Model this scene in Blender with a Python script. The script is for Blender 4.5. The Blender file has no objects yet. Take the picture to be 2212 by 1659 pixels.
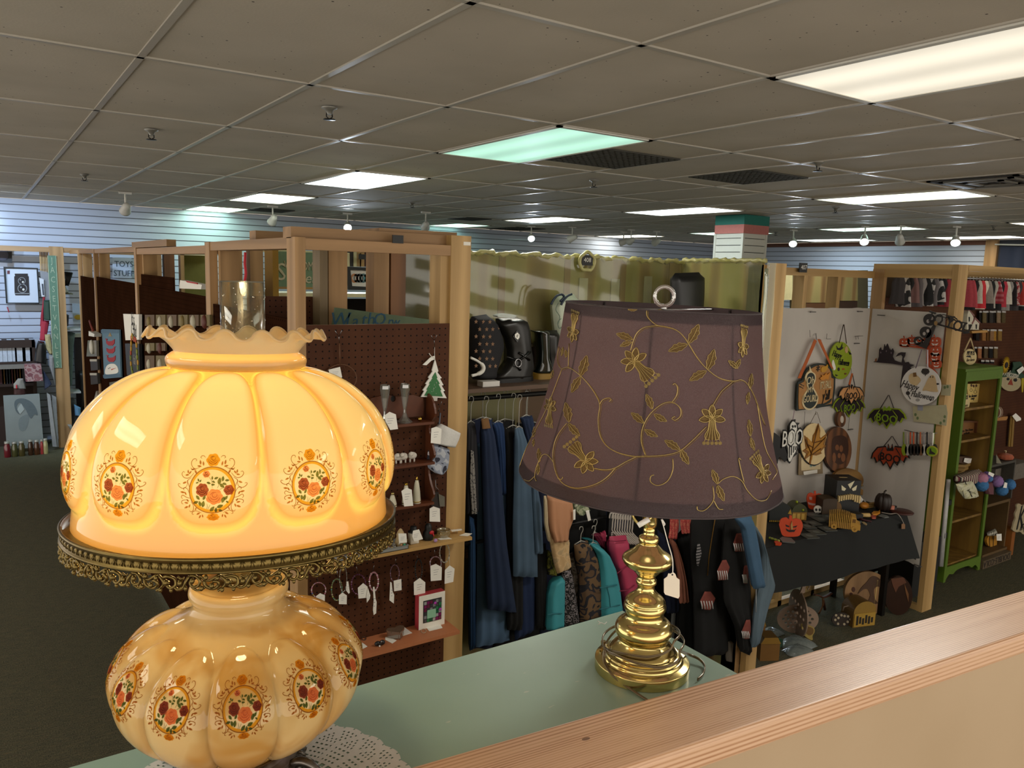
import bpy,math,random
from mathutils import Vector,Matrix
from mathutils.geometry import tessellate_polygon
from math import sin,cos,pi,radians,sqrt,atan2
rnd=random.Random(7)
SC=bpy.context.scene
COL=SC.collection
W_,H_=2212.0,1659.0
FPX=1705.0
HC=2.30
YAW,PIT,ROL=radians(34.121),radians(-8.059),radians(1.7307)
cw=Vector((sin(YAW)*cos(PIT),cos(YAW)*cos(PIT),sin(PIT)))
r0=Vector((cos(YAW),-sin(YAW),0));u0=r0 .cross(cw)
cr=cos(ROL)*r0+sin(ROL)*u0;cu=-sin(ROL)*r0+cos(ROL)*u0
CAM=Vector((0,0,HC))
def ray(px,py):return cw+(px-W_/2)/FPX*cr-(py-H_/2)/FPX*cu
def at(px,py,x=None,y=None,z=None):
 v=ray(px,py)
 t=(z-HC)/v.z if z is not None else(y/v.y if y is not None else x/v.x)
 return CAM+v*t
cd=bpy.data.cameras.new('camera');cam=bpy.data.objects.new('camera',cd);COL.objects.link(cam)
cd.sensor_fit='HORIZONTAL';cd.sensor_width=36;cd.lens=36*FPX/W_;cd.clip_start=.05;cd.clip_end=60
R3=Matrix((cr,cu,-cw)).transposed()
cam.matrix_world=Matrix.Translation(CAM)@R3 .to_4x4()
SC.camera=cam
def lin(c):
 if isinstance(c,str):c=[int(c[i:i+2],16)for i in(0,2,4)]
 o=[]
 for k in c[:3]:
  k=k/255.0
  o.append(k/12.92 if k<=.04045 else((k+.055)/1.055)**2.4)
 return(*o,1.0)
MC={}
def newmat(name):
 m=bpy.data.materials.new(name);m.use_nodes=True
 nt=m.node_tree;b=nt.nodes['Principled BSDF']
 return m,nt,b
def coordn(nt,scale=(1,1,1),kind='Object',rot=(0,0,0)):
 tc=nt.nodes.new('ShaderNodeTexCoord');mp=nt.nodes.new('ShaderNodeMapping')
 mp.inputs['Scale'].default_value=scale;mp.inputs['Rotation'].default_value=rot
 nt.links.new(tc.outputs[kind],mp.inputs['Vector']);return mp.outputs['Vector']
def rampn(nt,fac,stops,const=False):
 r=nt.nodes.new('ShaderNodeValToRGB');cr_=r.color_ramp
 if const:cr_.interpolation='CONSTANT'
 while len(cr_.elements)<len(stops):cr_.elements.new(.5)
 for e,(p,c)in zip(cr_.elements,stops):
  e.position=p;e.color=lin(c)
 nt.links.new(fac,r.inputs['Fac']);return r.outputs['Color']
def noisen(nt,vec,scale,detail=3,rough=.5,dist=0):
 n=nt.nodes.new('ShaderNodeTexNoise');n.inputs['Scale'].default_value=scale
 n.inputs['Detail'].default_value=detail;n.inputs['Roughness'].default_value=rough;n.inputs['Distortion'].default_value=dist
 nt.links.new(vec,n.inputs['Vector']);return n.outputs['Fac']
def mathn(nt,op,a,b=None,c=None):
 n=nt.nodes.new('ShaderNodeMath');n.operation=op
 for i,k in enumerate((a,b,c)):
  if k is None:continue
  if isinstance(k,(int,float)):n.inputs[i].default_value=k
  else:nt.links.new(k,n.inputs[i])
 return n.outputs[0]
def bumpn(nt,b,h,strength=.3,dist=.002):
 n=nt.nodes.new('ShaderNodeBump');n.inputs['Strength'].default_value=strength;n.inputs['Distance'].default_value=dist
 nt.links.new(h,n.inputs['Height']);nt.links.new(n.outputs['Normal'],b.inputs['Normal'])
def M(col,rough=.6,metal=0,var=.12,coat=0,name=None,emit=0,scale=30,alpha=None):
 """plain painted/plastic/cloth surface with a slight procedural mottling"""
 key=(str(col),rough,metal,var,coat,emit,scale)
 if key in MC:return MC[key]
 m,nt,b=newmat(name or 'surface');c=lin(col)
 if var>0:
  f=noisen(nt,coordn(nt),scale,3)
  mx=nt.nodes.new('ShaderNodeMix');mx.data_type='RGBA'
  mx.inputs['A'].default_value=tuple(k*(1-var)for k in c[:3])+(1,)
  mx.inputs['B'].default_value=tuple(min(1,k*(1+var))for k in c[:3])+(1,)
  nt.links.new(f,mx.inputs['Factor']);nt.links.new(mx.outputs['Result'],b.inputs['Base Color'])
 else:b.inputs['Base Color'].default_value=c
 b.inputs['Roughness'].default_value=rough;b.inputs['Metallic'].default_value=metal
 b.inputs['Coat Weight'].default_value=coat
 if emit:
  b.inputs['Emission Color'].default_value=c;b.inputs['Emission Strength'].default_value=emit
 MC[key]=m;return m
def wood(c1,c2,axis='z',freq=60,stretch=.06,rough=.55,name='wood',amp=2.0,knots=True,sharp=False):
 key=('wood',str(c1),str(c2),axis,freq,stretch,rough)
 if key in MC:return MC[key]
 m,nt,b=newmat(name)
 s={'x':(stretch,1,1),'y':(1,stretch,1),'z':(1,1,stretch)}[axis]
 v=coordn(nt,s)
 n1=noisen(nt,v,9,2,.5);n2=noisen(nt,v,160,2,.6)
 sx=nt.nodes.new('ShaderNodeSeparateXYZ');nt.links.new(v,sx.inputs[0])
 o={'x':(1,2),'y':(0,2),'z':(0,1)}[axis]
 sm=mathn(nt,'ADD',mathn(nt,'MULTIPLY',sx.outputs[o[0]],freq),mathn(nt,'MULTIPLY',sx.outputs[o[1]],freq*.7))
 ph=mathn(nt,'ADD',sm,mathn(nt,'MULTIPLY',n1,amp*6))
 w=mathn(nt,'MULTIPLY_ADD',mathn(nt,'SINE',ph),.5,.5)
 if sharp:w=mathn(nt,'POWER',w,2.2)
 w=mathn(nt,'ADD',mathn(nt,'MULTIPLY',w,.7),mathn(nt,'MULTIPLY',n2,.35))
 c=rampn(nt,w,[(.1,c1),(.95,c2)])
 if knots:
  vo=nt.nodes.new('ShaderNodeTexVoronoi');vo.inputs['Scale'].default_value=3.1
  v2=coordn(nt,tuple(.35 if k==stretch else 1 for k in s));nt.links.new(v2,vo.inputs['Vector'])
  k=mathn(nt,'LESS_THAN',vo.outputs['Distance'],.045)
  mx=nt.nodes.new('ShaderNodeMix');mx.data_type='RGBA';nt.links.new(mathn(nt,'MULTIPLY',k,.7),mx.inputs['Factor'])
  nt.links.new(c,mx.inputs['A']);mx.inputs['B'].default_value=lin((92,58,32));c=mx.outputs['Result']
 nt.links.new(c,b.inputs['Base Color']);b.inputs['Roughness'].default_value=rough
 bumpn(nt,b,w,.15,.001)
 MC[key]=m;return m
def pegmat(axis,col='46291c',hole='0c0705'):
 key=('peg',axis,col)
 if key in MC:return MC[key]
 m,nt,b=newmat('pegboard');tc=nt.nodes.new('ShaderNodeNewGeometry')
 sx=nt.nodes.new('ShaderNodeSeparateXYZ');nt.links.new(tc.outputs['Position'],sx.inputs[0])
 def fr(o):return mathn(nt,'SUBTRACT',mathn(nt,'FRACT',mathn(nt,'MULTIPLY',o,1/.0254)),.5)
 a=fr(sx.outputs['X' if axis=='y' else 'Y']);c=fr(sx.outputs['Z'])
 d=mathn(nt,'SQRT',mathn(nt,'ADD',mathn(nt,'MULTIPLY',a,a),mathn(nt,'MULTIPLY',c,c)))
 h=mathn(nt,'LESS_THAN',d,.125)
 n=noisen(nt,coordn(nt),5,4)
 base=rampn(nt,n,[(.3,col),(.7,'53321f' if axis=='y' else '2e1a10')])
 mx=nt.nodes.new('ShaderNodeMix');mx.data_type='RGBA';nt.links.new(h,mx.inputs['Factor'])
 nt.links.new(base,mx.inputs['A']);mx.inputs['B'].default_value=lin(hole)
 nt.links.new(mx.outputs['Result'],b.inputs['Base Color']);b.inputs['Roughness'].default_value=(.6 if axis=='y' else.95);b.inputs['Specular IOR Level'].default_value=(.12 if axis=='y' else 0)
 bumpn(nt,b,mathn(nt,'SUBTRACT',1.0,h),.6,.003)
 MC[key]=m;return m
def pattern(kind,cols,scale=20,rough=.8):
 """printed cloth: blotches / stripes / checks / leopard"""
 key=(kind,str(cols),scale)
 if key in MC:return MC[key]
 m,nt,b=newmat('printed_cloth');v=coordn(nt)
 if kind=='blotch':
  f=noisen(nt,v,scale,1.5,.5,.6);st=[(i/len(cols)*.5+.32 if i else 0,c)for i,c in enumerate(cols)]
  c=rampn(nt,f,st,True)
 elif kind=='spots':
  vo=nt.nodes.new('ShaderNodeTexVoronoi');vo.inputs['Scale'].default_value=scale;nt.links.new(v,vo.inputs['Vector'])
  c=rampn(nt,vo.outputs['Distance'],[(0,cols[0]),(.35,cols[1])]+([(.5,cols[2])]if len(cols)>2 else[]),True)
 elif kind=='check':
  sx=nt.nodes.new('ShaderNodeSeparateXYZ');nt.links.new(v,sx.inputs[0])
  a=mathn(nt,'GREATER_THAN',mathn(nt,'SINE',mathn(nt,'MULTIPLY',mathn(nt,'ADD',sx.outputs[0],sx.outputs[1]),scale)),0)
  d=mathn(nt,'GREATER_THAN',mathn(nt,'SINE',mathn(nt,'MULTIPLY',sx.outputs[2],scale)),0)
  c=rampn(nt,mathn(nt,'MULTIPLY',mathn(nt,'ADD',a,d),.5),[(0,cols[0]),(.3,cols[1]),(.8,cols[-1])],True)
 else:
  sx=nt.nodes.new('ShaderNodeSeparateXYZ');nt.links.new(v,sx.inputs[0])
  a=mathn(nt,'FRACT',mathn(nt,'MULTIPLY',mathn(nt,'ADD',sx.outputs[0 if kind=='xstripe' else 2],0),scale))
  c=rampn(nt,a,[(i/len(cols),k)for i,k in enumerate(cols)],True)
 nt.links.new(c,b.inputs['Base Color']);b.inputs['Roughness'].default_value=rough
 MC[key]=m;return m
def glassmat(tint='ffffff',gloss=.12,rough=.03,name='clear_glass',veil=0,vcol='ffffff'):
 key=('glass',str(tint),gloss,rough,veil)
 if key in MC:return MC[key]
 m,nt,b=newmat(name);nt.nodes.remove(b)
 out=nt.nodes['Material Output']
 tr=nt.nodes.new('ShaderNodeBsdfTransparent');tr.inputs[0].default_value=lin(tint)
 gl=nt.nodes.new('ShaderNodeBsdfGlossy');gl.inputs['Roughness'].default_value=rough
 lw=nt.nodes.new('ShaderNodeLayerWeight');lw.inputs['Blend'].default_value=.35
 f=mathn(nt,'ADD',mathn(nt,'MULTIPLY',mathn(nt,'POWER',lw.outputs['Facing'],2.5),.75),gloss)
 mx=nt.nodes.new('ShaderNodeMixShader');nt.links.new(f,mx.inputs[0]);nt.links.new(tr.outputs[0],mx.inputs[1]);nt.links.new(gl.outputs[0],mx.inputs[2])
 last=mx
 if veil:
  df=nt.nodes.new('ShaderNodeBsdfDiffuse');df.inputs[0].default_value=lin(vcol)
  m2=nt.nodes.new('ShaderNodeMixShader');m2 .inputs[0].default_value=veil
  nt.links.new(mx.outputs[0],m2 .inputs[1]);nt.links.new(df.outputs[0],m2 .inputs[2]);last=m2
 nt.links.new(last.outputs[0],out.inputs['Surface'])
 MC[key]=m;return m
def emitmat(col,s,name='lamp_light'):
 key=('emit',str(col),s)
 if key in MC:return MC[key]
 m,nt,b=newmat(name);b.inputs['Base Color'].default_value=(.8,.8,.8,1)
 b.inputs['Emission Color'].default_value=lin(col);b.inputs['Emission Strength'].default_value=s
 MC[key]=m;return m
WL={}
def props(o,label=None,cat=None,group=None,kind=None):
 if label:o['label']=label
 if cat:o['category']=cat
 if group:o['group']=group
 if kind:o['kind']=kind
def T(name,label,cat,loc,group=None,kind=None):
 o=bpy.data.objects.new(name,None);COL.objects.link(o);o.location=loc;o.empty_display_size=.05
 props(o,label,cat,group,kind);WL[o.name]=Vector(loc);return o
class Fr:
 """a plane in the room: u to the right, v up, w out towards the aisle"""
 def __init__(s,o,u=(1,0,0),v=(0,0,1)):
  s.o=Vector(o);s.u=Vector(u).normalized();s.v=Vector(v).normalized();s.w=s.u.cross(s.v)
 def __call__(s,a,b,c=0):return s.o+s.u*a+s.v*b+s.w*c
 def px(s,x,y,c=0):
  r=ray(x,y);o=s.o+s.w*c
  t=(o-CAM).dot(s.w)/r.dot(s.w);q=CAM+r*t-s.o
  return(q.dot(s.u),q.dot(s.v))
 def P(s,pts,c=0):return[s.px(x,y,c)for x,y in pts]
def FY(y):return Fr((0,y,0))
def FX(x):return Fr((x,0,0),(0,-1,0))
class MB:
 def __init__(s):s.v=[];s.f=[];s.m=[];s.mats=[];s.sm=[];s.at=None
 def mi(s,mat):
  if mat not in s.mats:s.mats.append(mat)
  return s.mats.index(mat)
 def add(s,vs,fs,mat,smooth=False):
  k=len(s.v);i=s.mi(mat);s.v+=[Vector(p)for p in vs]
  for f in fs:s.f.append(tuple(k+q for q in f));s.m.append(i);s.sm.append(smooth)
  return s
 def box(s,a,b,mat):
  x0,x1=sorted((a[0],b[0]));y0,y1=sorted((a[1],b[1]));z0,z1=sorted((a[2],b[2]))
  return s.add([(x0,y0,z0),(x1,y0,z0),(x1,y1,z0),(x0,y1,z0),(x0,y0,z1),(x1,y0,z1),(x1,y1,z1),(x0,y1,z1)],[(0,3,2,1),(4,5,6,7),(0,1,5,4),(1,2,6,5),(2,3,7,6),(3,0,4,7)],mat)
 def fbox(s,F,a,b,mat):
  """box in a frame: corners (u,v,w)"""
  vs=[F(x,y,z)for z in(a[2],b[2])for y in(a[1],b[1])for x in(a[0],b[0])]
  return s.add(vs,[(0,2,3,1),(4,5,7,6),(0,1,5,4),(1,3,7,5),(3,2,6,7),(2,0,4,6)],mat)
 def bar(s,p,q,w,h,mat,up=(0,0,1)):
  p,q=Vector(p),Vector(q);d=(q-p).normalized();up=Vector(up)
  if abs(d.dot(up))>.98:up=Vector((0,1,0))
  a=d.cross(up).normalized()*w/2;b=a.cross(d).normalized()*h/2
  vs=[e+x for e in(p,q)for x in(-a-b,a-b,a+b,-a+b)]
  return s.add(vs,[(3,2,1,0),(4,5,6,7),(0,1,5,4),(1,2,6,5),(2,3,7,6),(3,0,4,7)],mat)
 def poly(s,pts,F,c0,c1,mat,holes=(),side=None,smooth=False):
  """extruded outline with holes; pts in frame (u,v)"""
  loops=[[Vector((a,b,0))for a,b in L]for L in[pts]+list(holes)]
  tri=tessellate_polygon(loops);flat=[p for L in loops for p in L];n=len(flat)
  vs=[F(p.x,p.y,c1)for p in flat]+[F(p.x,p.y,c0)for p in flat]
  fs=[]
  for t in tri:
   a,b,c=(flat[i]for i in t)
   if(b-a).cross(c-a).z<0:t=(t[0],t[2],t[1])
   fs.append(tuple(t));fs.append(tuple(i+n for i in reversed(t)))
  s.add(vs,fs,mat)
  k=0;vs2=[];f2=[]
  for L in loops:
   m_=len(L);b0=len(vs2)
   vs2+=[F(p.x,p.y,c1)for p in L]+[F(p.x,p.y,c0)for p in L]
   for i in range(m_):
    j=(i+1)%m_;f2 .append((b0+i,b0+m_+i,b0+m_+j,b0+j))
  if abs(c1-c0)>1e-6:s.add(vs2,f2,side or mat)
  return s
 def tube(s,path,r,mat,n=6,closed=False,flat=1):
  P=[Vector(p)for p in path];m_=len(P);vs=[];up=None
  for i,p in enumerate(P):
   a=P[(i-1)%m_]if(closed or i)else P[0];b=P[(i+1)%m_]if(closed or i<m_-1)else P[-1]
   d=(b-a);d=d.normalized()if d.length>1e-9 else Vector((0,0,1))
   if up is None:up=Vector((0,0,1))if abs(d.z)<.9 else Vector((0,1,0))
   x=d.cross(up)
   if x.length<1e-6:x=d.orthogonal()
   x.normalize();y=x.cross(d).normalized();up=y
   rr=r[i]if isinstance(r,(list,tuple))else r
   vs+=[p+(x*cos(2*pi*k/n)+y*sin(2*pi*k/n)*flat)*rr for k in range(n)]
  fs=[]
  for i in range(m_ if closed else m_-1):
   j=(i+1)%m_
   for k in range(n):
    l=(k+1)%n;fs.append((i*n+k,i*n+l,j*n+l,j*n+k))
  if not closed:fs+=[tuple(range(n))[::-1],tuple((m_-1)*n+k for k in range(n))]
  return s.add(vs,fs,mat,True)
 def lathe(s,prof,c,mat,n=48,cap=True,axis=None,smooth=True,arc=None):
  c=Vector(c);vs=[];fs=[];m_=len(prof)
  A=axis or Matrix.Identity(3)
  for r,z in prof:
   for k in range(n):
    a=2*pi*k/n;vs.append(c+A@Vector((r*cos(a),r*sin(a),z)))
  for i in range(m_-1):
   for k in range(n):
    l=(k+1)%n;fs.append((i*n+k,i*n+l,(i+1)*n+l,(i+1)*n+k))
  if prof[0][1]>prof[-1][1]:fs=[f[::-1]for f in fs]
  s.add(vs,fs,mat,smooth)
  if cap:
   for i in(0,m_-1):
    if prof[i][0]>1e-5:s.add([vs[i*n+k]for k in range(n)],[tuple(range(n))],mat)
  return s
 def ball(s,c,r,mat,sc=(1,1,1),n=12):
  prof=[(max(1e-6,sin(pi*i/(n//2+2))),-cos(pi*i/(n//2+2)))for i in range(n//2+3)]
  vs=[];fs=[];c=Vector(c)
  for a,z in prof:
   for k in range(n):vs.append(c+Vector((a*cos(2*pi*k/n)*r*sc[0],a*sin(2*pi*k/n)*r*sc[1],z*r*sc[2])))
  for i in range(len(prof)-1):
   for k in range(n):l=(k+1)%n;fs.append((i*n+k,i*n+l,(i+1)*n+l,(i+1)*n+k))
  return s.add(vs,fs,mat,True)
 def grid(s,fn,nu,nv,mat,cu_=False,smooth=True,flip=False):
  vs=[fn(i/(nu if cu_ else nu-1),j/(nv-1))for j in range(nv)for i in range(nu)]
  fs=[]
  for j in range(nv-1):
   for i in range(nu if cu_ else nu-1):
    l=(i+1)%nu;f=(j*nu+i,j*nu+l,(j+1)*nu+l,(j+1)*nu+i);fs.append(f[::-1]if flip else f)
  return s.add(vs,fs,mat,smooth)
 def text(s,t,F,u,v,size,mat,c0=.0005,c1=.0015,align='CENTER',sx=1,shear=0,rot=0,bold=0):
  cvd=bpy.data.curves.new('t','FONT');cvd.body=t;cvd.size=1;cvd.align_x=align;cvd.align_y='CENTER';cvd.resolution_u=2
  cvd.shear=shear;cvd.offset=bold
  ob=bpy.data.objects.new('t',cvd);COL.objects.link(ob)
  me=bpy.data.meshes.new_from_object(ob.evaluated_get(bpy.context.evaluated_depsgraph_get()))
  cr_,sr_=cos(rot),sin(rot)
  def mp(p,c):
   a,b=p.x*size*sx,p.y*size;return F(u+a*cr_-b*sr_,v+a*sr_+b*cr_,c)
  vs=[mp(q.co,c1)for q in me.vertices];fs=[tuple(p.vertices)for p in me.polygons]
  s.add(vs,fs,mat)
  if c1-c0>.002:
   ec={}
   for p in me.polygons:
    for e in p.edge_keys:ec[e]=ec.get(e,0)+1
   n=len(vs);vs2=vs+[mp(q.co,c0)for q in me.vertices]
   s.add(vs2,[(a,a+n,b+n,b)for(a,b),k in ec.items()if k==1],mat)
  bpy.data.objects.remove(ob);bpy.data.meshes.remove(me);bpy.data.curves.remove(cvd)
  return s
 def build(s,name,parent=None,label=None,cat=None,group=None,kind=None,bevel=0,origin=None):
  me=bpy.data.meshes.new(name)
  if origin is not None:o_=Vector(origin)
  elif parent is not None:o_=WL[parent.name]
  else:
   xs=[p.x for p in s.v];ys=[p.y for p in s.v];zs=[p.z for p in s.v]
   o_=Vector(((min(xs)+max(xs))/2,(min(ys)+max(ys))/2,min(zs)))
  me.from_pydata([tuple(p-o_)for p in s.v],[],s.f)
  for m_ in s.mats:me.materials.append(m_)
  me.polygons.foreach_set('material_index',s.m);me.polygons.foreach_set('use_smooth',s.sm)
  if s.at:
   for an,fn in s.at.items():
    a=me.attributes.new(an,'FLOAT','POINT');a.data.foreach_set('value',fn)
  me.update()
  o=bpy.data.objects.new(name,me);COL.objects.link(o)
  if parent is not None:
   o.parent=parent;o.location=o_-WL[parent.name]
  else:o.location=o_
  WL[o.name]=o_
  props(o,label,cat,group,kind)
  if bevel:
   b=o.modifiers.new('bevel','BEVEL');b.width=bevel;b.segments=2;b.limit_method='ANGLE'
  return o
def copytree(root,loc,label=None,group=None,rotz=None,scale=None):
 """a copy of a thing together with its parts and sub-parts"""
 c=root.copy();COL.objects.link(c);c.location=loc
 if rotz is not None:c.rotation_euler=(0,0,rotz)
 if scale is not None:c.scale=scale if hasattr(scale,'__len__')else(scale,)*3
 if label:c['label']=label
 if group:c['group']=group
 for ch in list(root.children):
  d=ch.copy();COL.objects.link(d);d.parent=c
  for g in list(ch.children):
   e=g.copy();COL.objects.link(e);e.parent=d
 WL[c.name]=Vector(loc);return c
def ell(cx,cy,a,b=None,n=28,a0=0,a1=2*pi):
 b=a if b is None else b
 full=abs(a1-a0-2*pi)<1e-6
 return[(cx+a*cos(a0+(a1-a0)*i/(n if full else n-1)),cy+b*sin(a0+(a1-a0)*i/(n if full else n-1)))for i in range(n)]
def rrect(u0_,v0_,u1_,v1_,r,n=4):
 o=[]
 for cx,cy,a in((u1_-r,v1_-r,0),(u0_+r,v1_-r,pi/2),(u0_+r,v0_+r,pi),(u1_-r,v0_+r,3*pi/2)):
  o+=[(cx+r*cos(a+pi/2*i/n),cy+r*sin(a+pi/2*i/n))for i in range(n+1)]
 return o
def spline(pts,n=6,closed=False):
 """Catmull-Rom through points (tuples or Vectors)"""
 P=[Vector(p)for p in pts];m_=len(P);out=[]
 for i in range(m_ if closed else m_-1):
  g=lambda k:P[k%m_]if closed else P[max(0,min(m_-1,k))]
  p0,p1,p2,p3=g(i-1),g(i),g(i+1),g(i+2)
  for k in range(n):
   t=k/n;out.append(.5*((2*p1)+(p2-p0)*t+(2*p0-5*p1+4*p2-p3)*t*t+(3*p1-p0-3*p2+p3)*t**3))
 if not closed:out.append(P[-1])
 return out
def sp2(pts,n=5,closed=True):return[(p[0],p[1])for p in spline([(a,b,0)for a,b in pts],n,closed)]
def lerp_at(line,y):
 for(xa,ya),(xb,yb)in zip(line,line[1:]):
  if ya<=y<=yb:return xa+(xb-xa)*((y-ya)/(yb-ya)if yb>ya else 0)
 return line[0][0]if y<line[0][1]else line[-1][0]
def cloth(left,right,F,c,thick,mat,folds=3,amp=.006,nr=26,nc=14,mb=None,ph=0,drop=0):
 """soft hanging piece: closed pillow between a left and a right outline (image-traced on plane F, offset c), with fold relief"""
 mb=mb or MB();L=[F.px(*p,c)for p in left];R=[F.px(*p,c)for p in right]
 def resample(Q,t):
  ds=[0]
  for a,b in zip(Q,Q[1:]):ds.append(ds[-1]+sqrt((a[0]-b[0])**2+(a[1]-b[1])**2))
  x=t*ds[-1]
  for i in range(len(Q)-1):
   if x<=ds[i+1]or i==len(Q)-2:
    k=(x-ds[i])/max(1e-9,ds[i+1]-ds[i]);return(Q[i][0]+(Q[i+1][0]-Q[i][0])*k,Q[i][1]+(Q[i+1][1]-Q[i][1])*k)
 def surf(sg):
  def fn(s_,t):
   a,b=resample(L,t),resample(R,t)
   e=sqrt(max(0,1-(2*s_-1)**2));e=e**.5
   te=min(1,t*12,(1-t)*30+.25)
   w=thick*.5*e*te*sg+(amp*sin(folds*2*pi*s_+ph+1.7*t+1.2*sin(5*t+ph))*(.35+.65*t)if sg>0 else 0)*e
   return F(a[0]+(b[0]-a[0])*s_,a[1]+(b[1]-a[1])*s_,c+w)
  return fn
 mb.grid(surf(1),nc,nr,mat,flip=True);mb.grid(surf(-1),nc,nr,mat)
 for t in(0,1):
  f1,f2=surf(1),surf(-1)
  vs=[f1(i/(nc-1),t)for i in range(nc)]+[f2(i/(nc-1),t)for i in range(nc)]
  mb.add(vs,[(i,i+1,nc+i+1,nc+i)for i in range(nc-1)],mat)
 return mb
PINE=wood('967349','b58e60','z',55,.05,name='pine_stud')
PINEX=wood('8c6b45','a98359','x',55,.05,name='pine_rail')
PINEY=wood('8c6b45','a98359','y',55,.05,name='pine_side_rail')
PINEL=wood('a5834f','c4a06a','z',50,.05,name='pale_pine')
PINELX=wood('a5834f','c8a46c','x',50,.05,name='pale_pine_rail')
PINELY=wood('a5834f','c8a46c','y',50,.05,name='pale_pine_side_rail')
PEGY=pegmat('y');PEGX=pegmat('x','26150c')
BLACK=M('0d0d0e',.5);WHITE=M('e6e4dc',.6,var=.04);PAPER=M('ece8de',.7,var=.03);TAG=M('efece4',.7,var=.03)
STEEL=M('9a9a9c',.3,1,var=.05);INK=M('2a2522',.7,var=0);STRING=M('e8e4da',.8,var=0)
DKMETAL=M('2c2a28',.35,.8)
SCRIPT=dict(shear=.35)
CZ=3.0;XG0=-.096;YG0=1.905;TX=.6096;TY=1.2192
XR=12.8;YB=11.45
m,nt,b=newmat('flecked_carpet')
n1=noisen(nt,coordn(nt,(10,160,1),'Object',(0,0,radians(-4))),1.4,3,.7);n2=noisen(nt,coordn(nt),160,2,.7);n3=noisen(nt,coordn(nt),9,3)
c1=rampn(nt,n1,[(.36,'2b2c28'),(.48,'3c3d35'),(.60,'524f3c'),(.70,'6b4f3d')])
c2=rampn(nt,n2,[(.3,'1a1b18'),(.7,'a09878')])
mx=nt.nodes.new('ShaderNodeMix');mx.data_type='RGBA';mx.inputs['Factor'].default_value=.3
nt.links.new(c1,mx.inputs['A']);nt.links.new(c2,mx.inputs['B'])
nt.links.new(mx.outputs['Result'],b.inputs['Base Color']);b.inputs['Roughness'].default_value=.95;b.inputs['Specular IOR Level'].default_value=.1
bumpn(nt,b,n2,.5,.004)
CARPET=m
MB().box((-4,-3.2,-.05),(XR+.2,YB+.2,0),CARPET).build('floor',kind='structure')
m,nt,b=newmat('ceiling_tile')
vo=nt.nodes.new('ShaderNodeTexVoronoi');vo.inputs['Scale'].default_value=28;nt.links.new(coordn(nt),vo.inputs['Vector'])
sz=noisen(nt,coordn(nt),7,3,.6)
dot=mathn(nt,'LESS_THAN',vo.outputs['Distance'],mathn(nt,'MULTIPLY',mathn(nt,'MAXIMUM',mathn(nt,'SUBTRACT',sz,.38),0),.45))
base=rampn(nt,noisen(nt,coordn(nt),2.2,3),[(.3,'b5ac9c'),(.7,'c2b8a8')])
mx=nt.nodes.new('ShaderNodeMix');mx.data_type='RGBA';nt.links.new(dot,mx.inputs['Factor']);nt.links.new(base,mx.inputs['A']);mx.inputs['B'].default_value=lin('38302a')
nt.links.new(mx.outputs['Result'],b.inputs['Base Color']);b.inputs['Roughness'].default_value=.85
bumpn(nt,b,noisen(nt,coordn(nt),120,2),.25,.002)
TILE=m
mb=MB();mb.box((-4,-3.2,CZ+.006),(XR+.2,YB+.2,CZ+.05),TILE)
TBAR=M('b3aca0',.35,.1,var=.03)
for k in range(-6,22):
 x=XG0+k*TX
 if-4<x<XR:mb.box((x-.012,-3.2,CZ),(x+.012,YB,CZ+.008),TBAR)
for k in range(-4,8):
 y=YG0+k*TY
 if y<YB:mb.box((-4,y-.012,CZ),(XR,y+.012,CZ+.0075),TBAR)
mb.build('ceiling',kind='structure')
m,nt,b=newmat('blue_lit_slatwall')
b.inputs['Base Color'].default_value=lin('bcc4d6');b.inputs['Roughness'].default_value=.22;b.inputs['Coat Weight'].default_value=.3  # white slats; the bluish daylight tint is put into the base colour
SLATW=m;GROOVE=M('6f7078',.5,var=0)
def slatwall(name,F,a0,a1,z0,z1,pitch=.086,skip=()):
 mb=MB();z=z0
 mb.fbox(F,(a0,z0,-.03),(a1,z1,-.011),GROOVE)
 while z<z1:
  if not any(p<z<q for p,q in skip):mb.fbox(F,(a0,z+.012,-.011),(a1,min(z+pitch,z1),0),SLATW)
  z+=pitch
 return mb.build(name,kind='structure')
slatwall('wall_back',FY(YB),-4,XR,0,CZ)
wr=slatwall('wall_right',FX(XR),-YB,-6.1,0,2.93)
mb=MB();mb.box((XR,-3.2,0),(XR+.05,6.1,CZ),M('40444e',.8));mb.box((XR-.005,6.1,2.93),(XR+.03,YB,CZ),M('6f4a3c',.7));mb.build('wall_right',kind='structure')
MB().box((XR-.06,5.93,0),(XR-.001,6.1,CZ),PINE).build('trim_1',kind='structure')
mb=MB();NAVY=M('121c33',.8)
mb.grid(lambda s,t:Vector((XR-.10+.025*sin(s*70),5.86-3.9*s,2.9-(.28*s+0.0)*.5-2.6*t)),120,6,NAVY)
mb.grid(lambda s,t:Vector((XR-.085+.025*sin(s*70),5.86-3.9*s,2.9-(.28*s+0.0)*.5-2.6*t)),120,6,NAVY)
o=mb.build('curtain',label='dark navy curtain hanging high on the far right wall',cat='curtain')
MB().tube([(XR-.09,5.95,2.93),(XR-.09,1.9,2.79)],.012,WHITE).build('curtain_rod',o)
colr=T('slat_column','square column clad in white slats with teal and salmon bands at the ceiling','column',(7.19,6.09,0))
cx0,cx1,cy0,cy1=7.0,7.38,5.90,6.29
mb=MB();WS=M('d6d2c6',.45,var=.03);z=0
mb.box((cx0+.01,cy0+.01,0),(cx1-.01,cy1-.01,2.8),M('5f5d55',.6))
while z<2.79:
 mb.box((cx0,cy0,z+.008),(cx1,cy1,min(z+.076,2.8)),WS);z+=.0762
for x,y in((cx0,cy0),(cx1,cy0),(cx0,cy1),(cx1,cy1)):mb.box((x-.006,y-.006,0),(x+.022,y+.022,2.8),WS)
mb.build('slat_cladding',colr)
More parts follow.
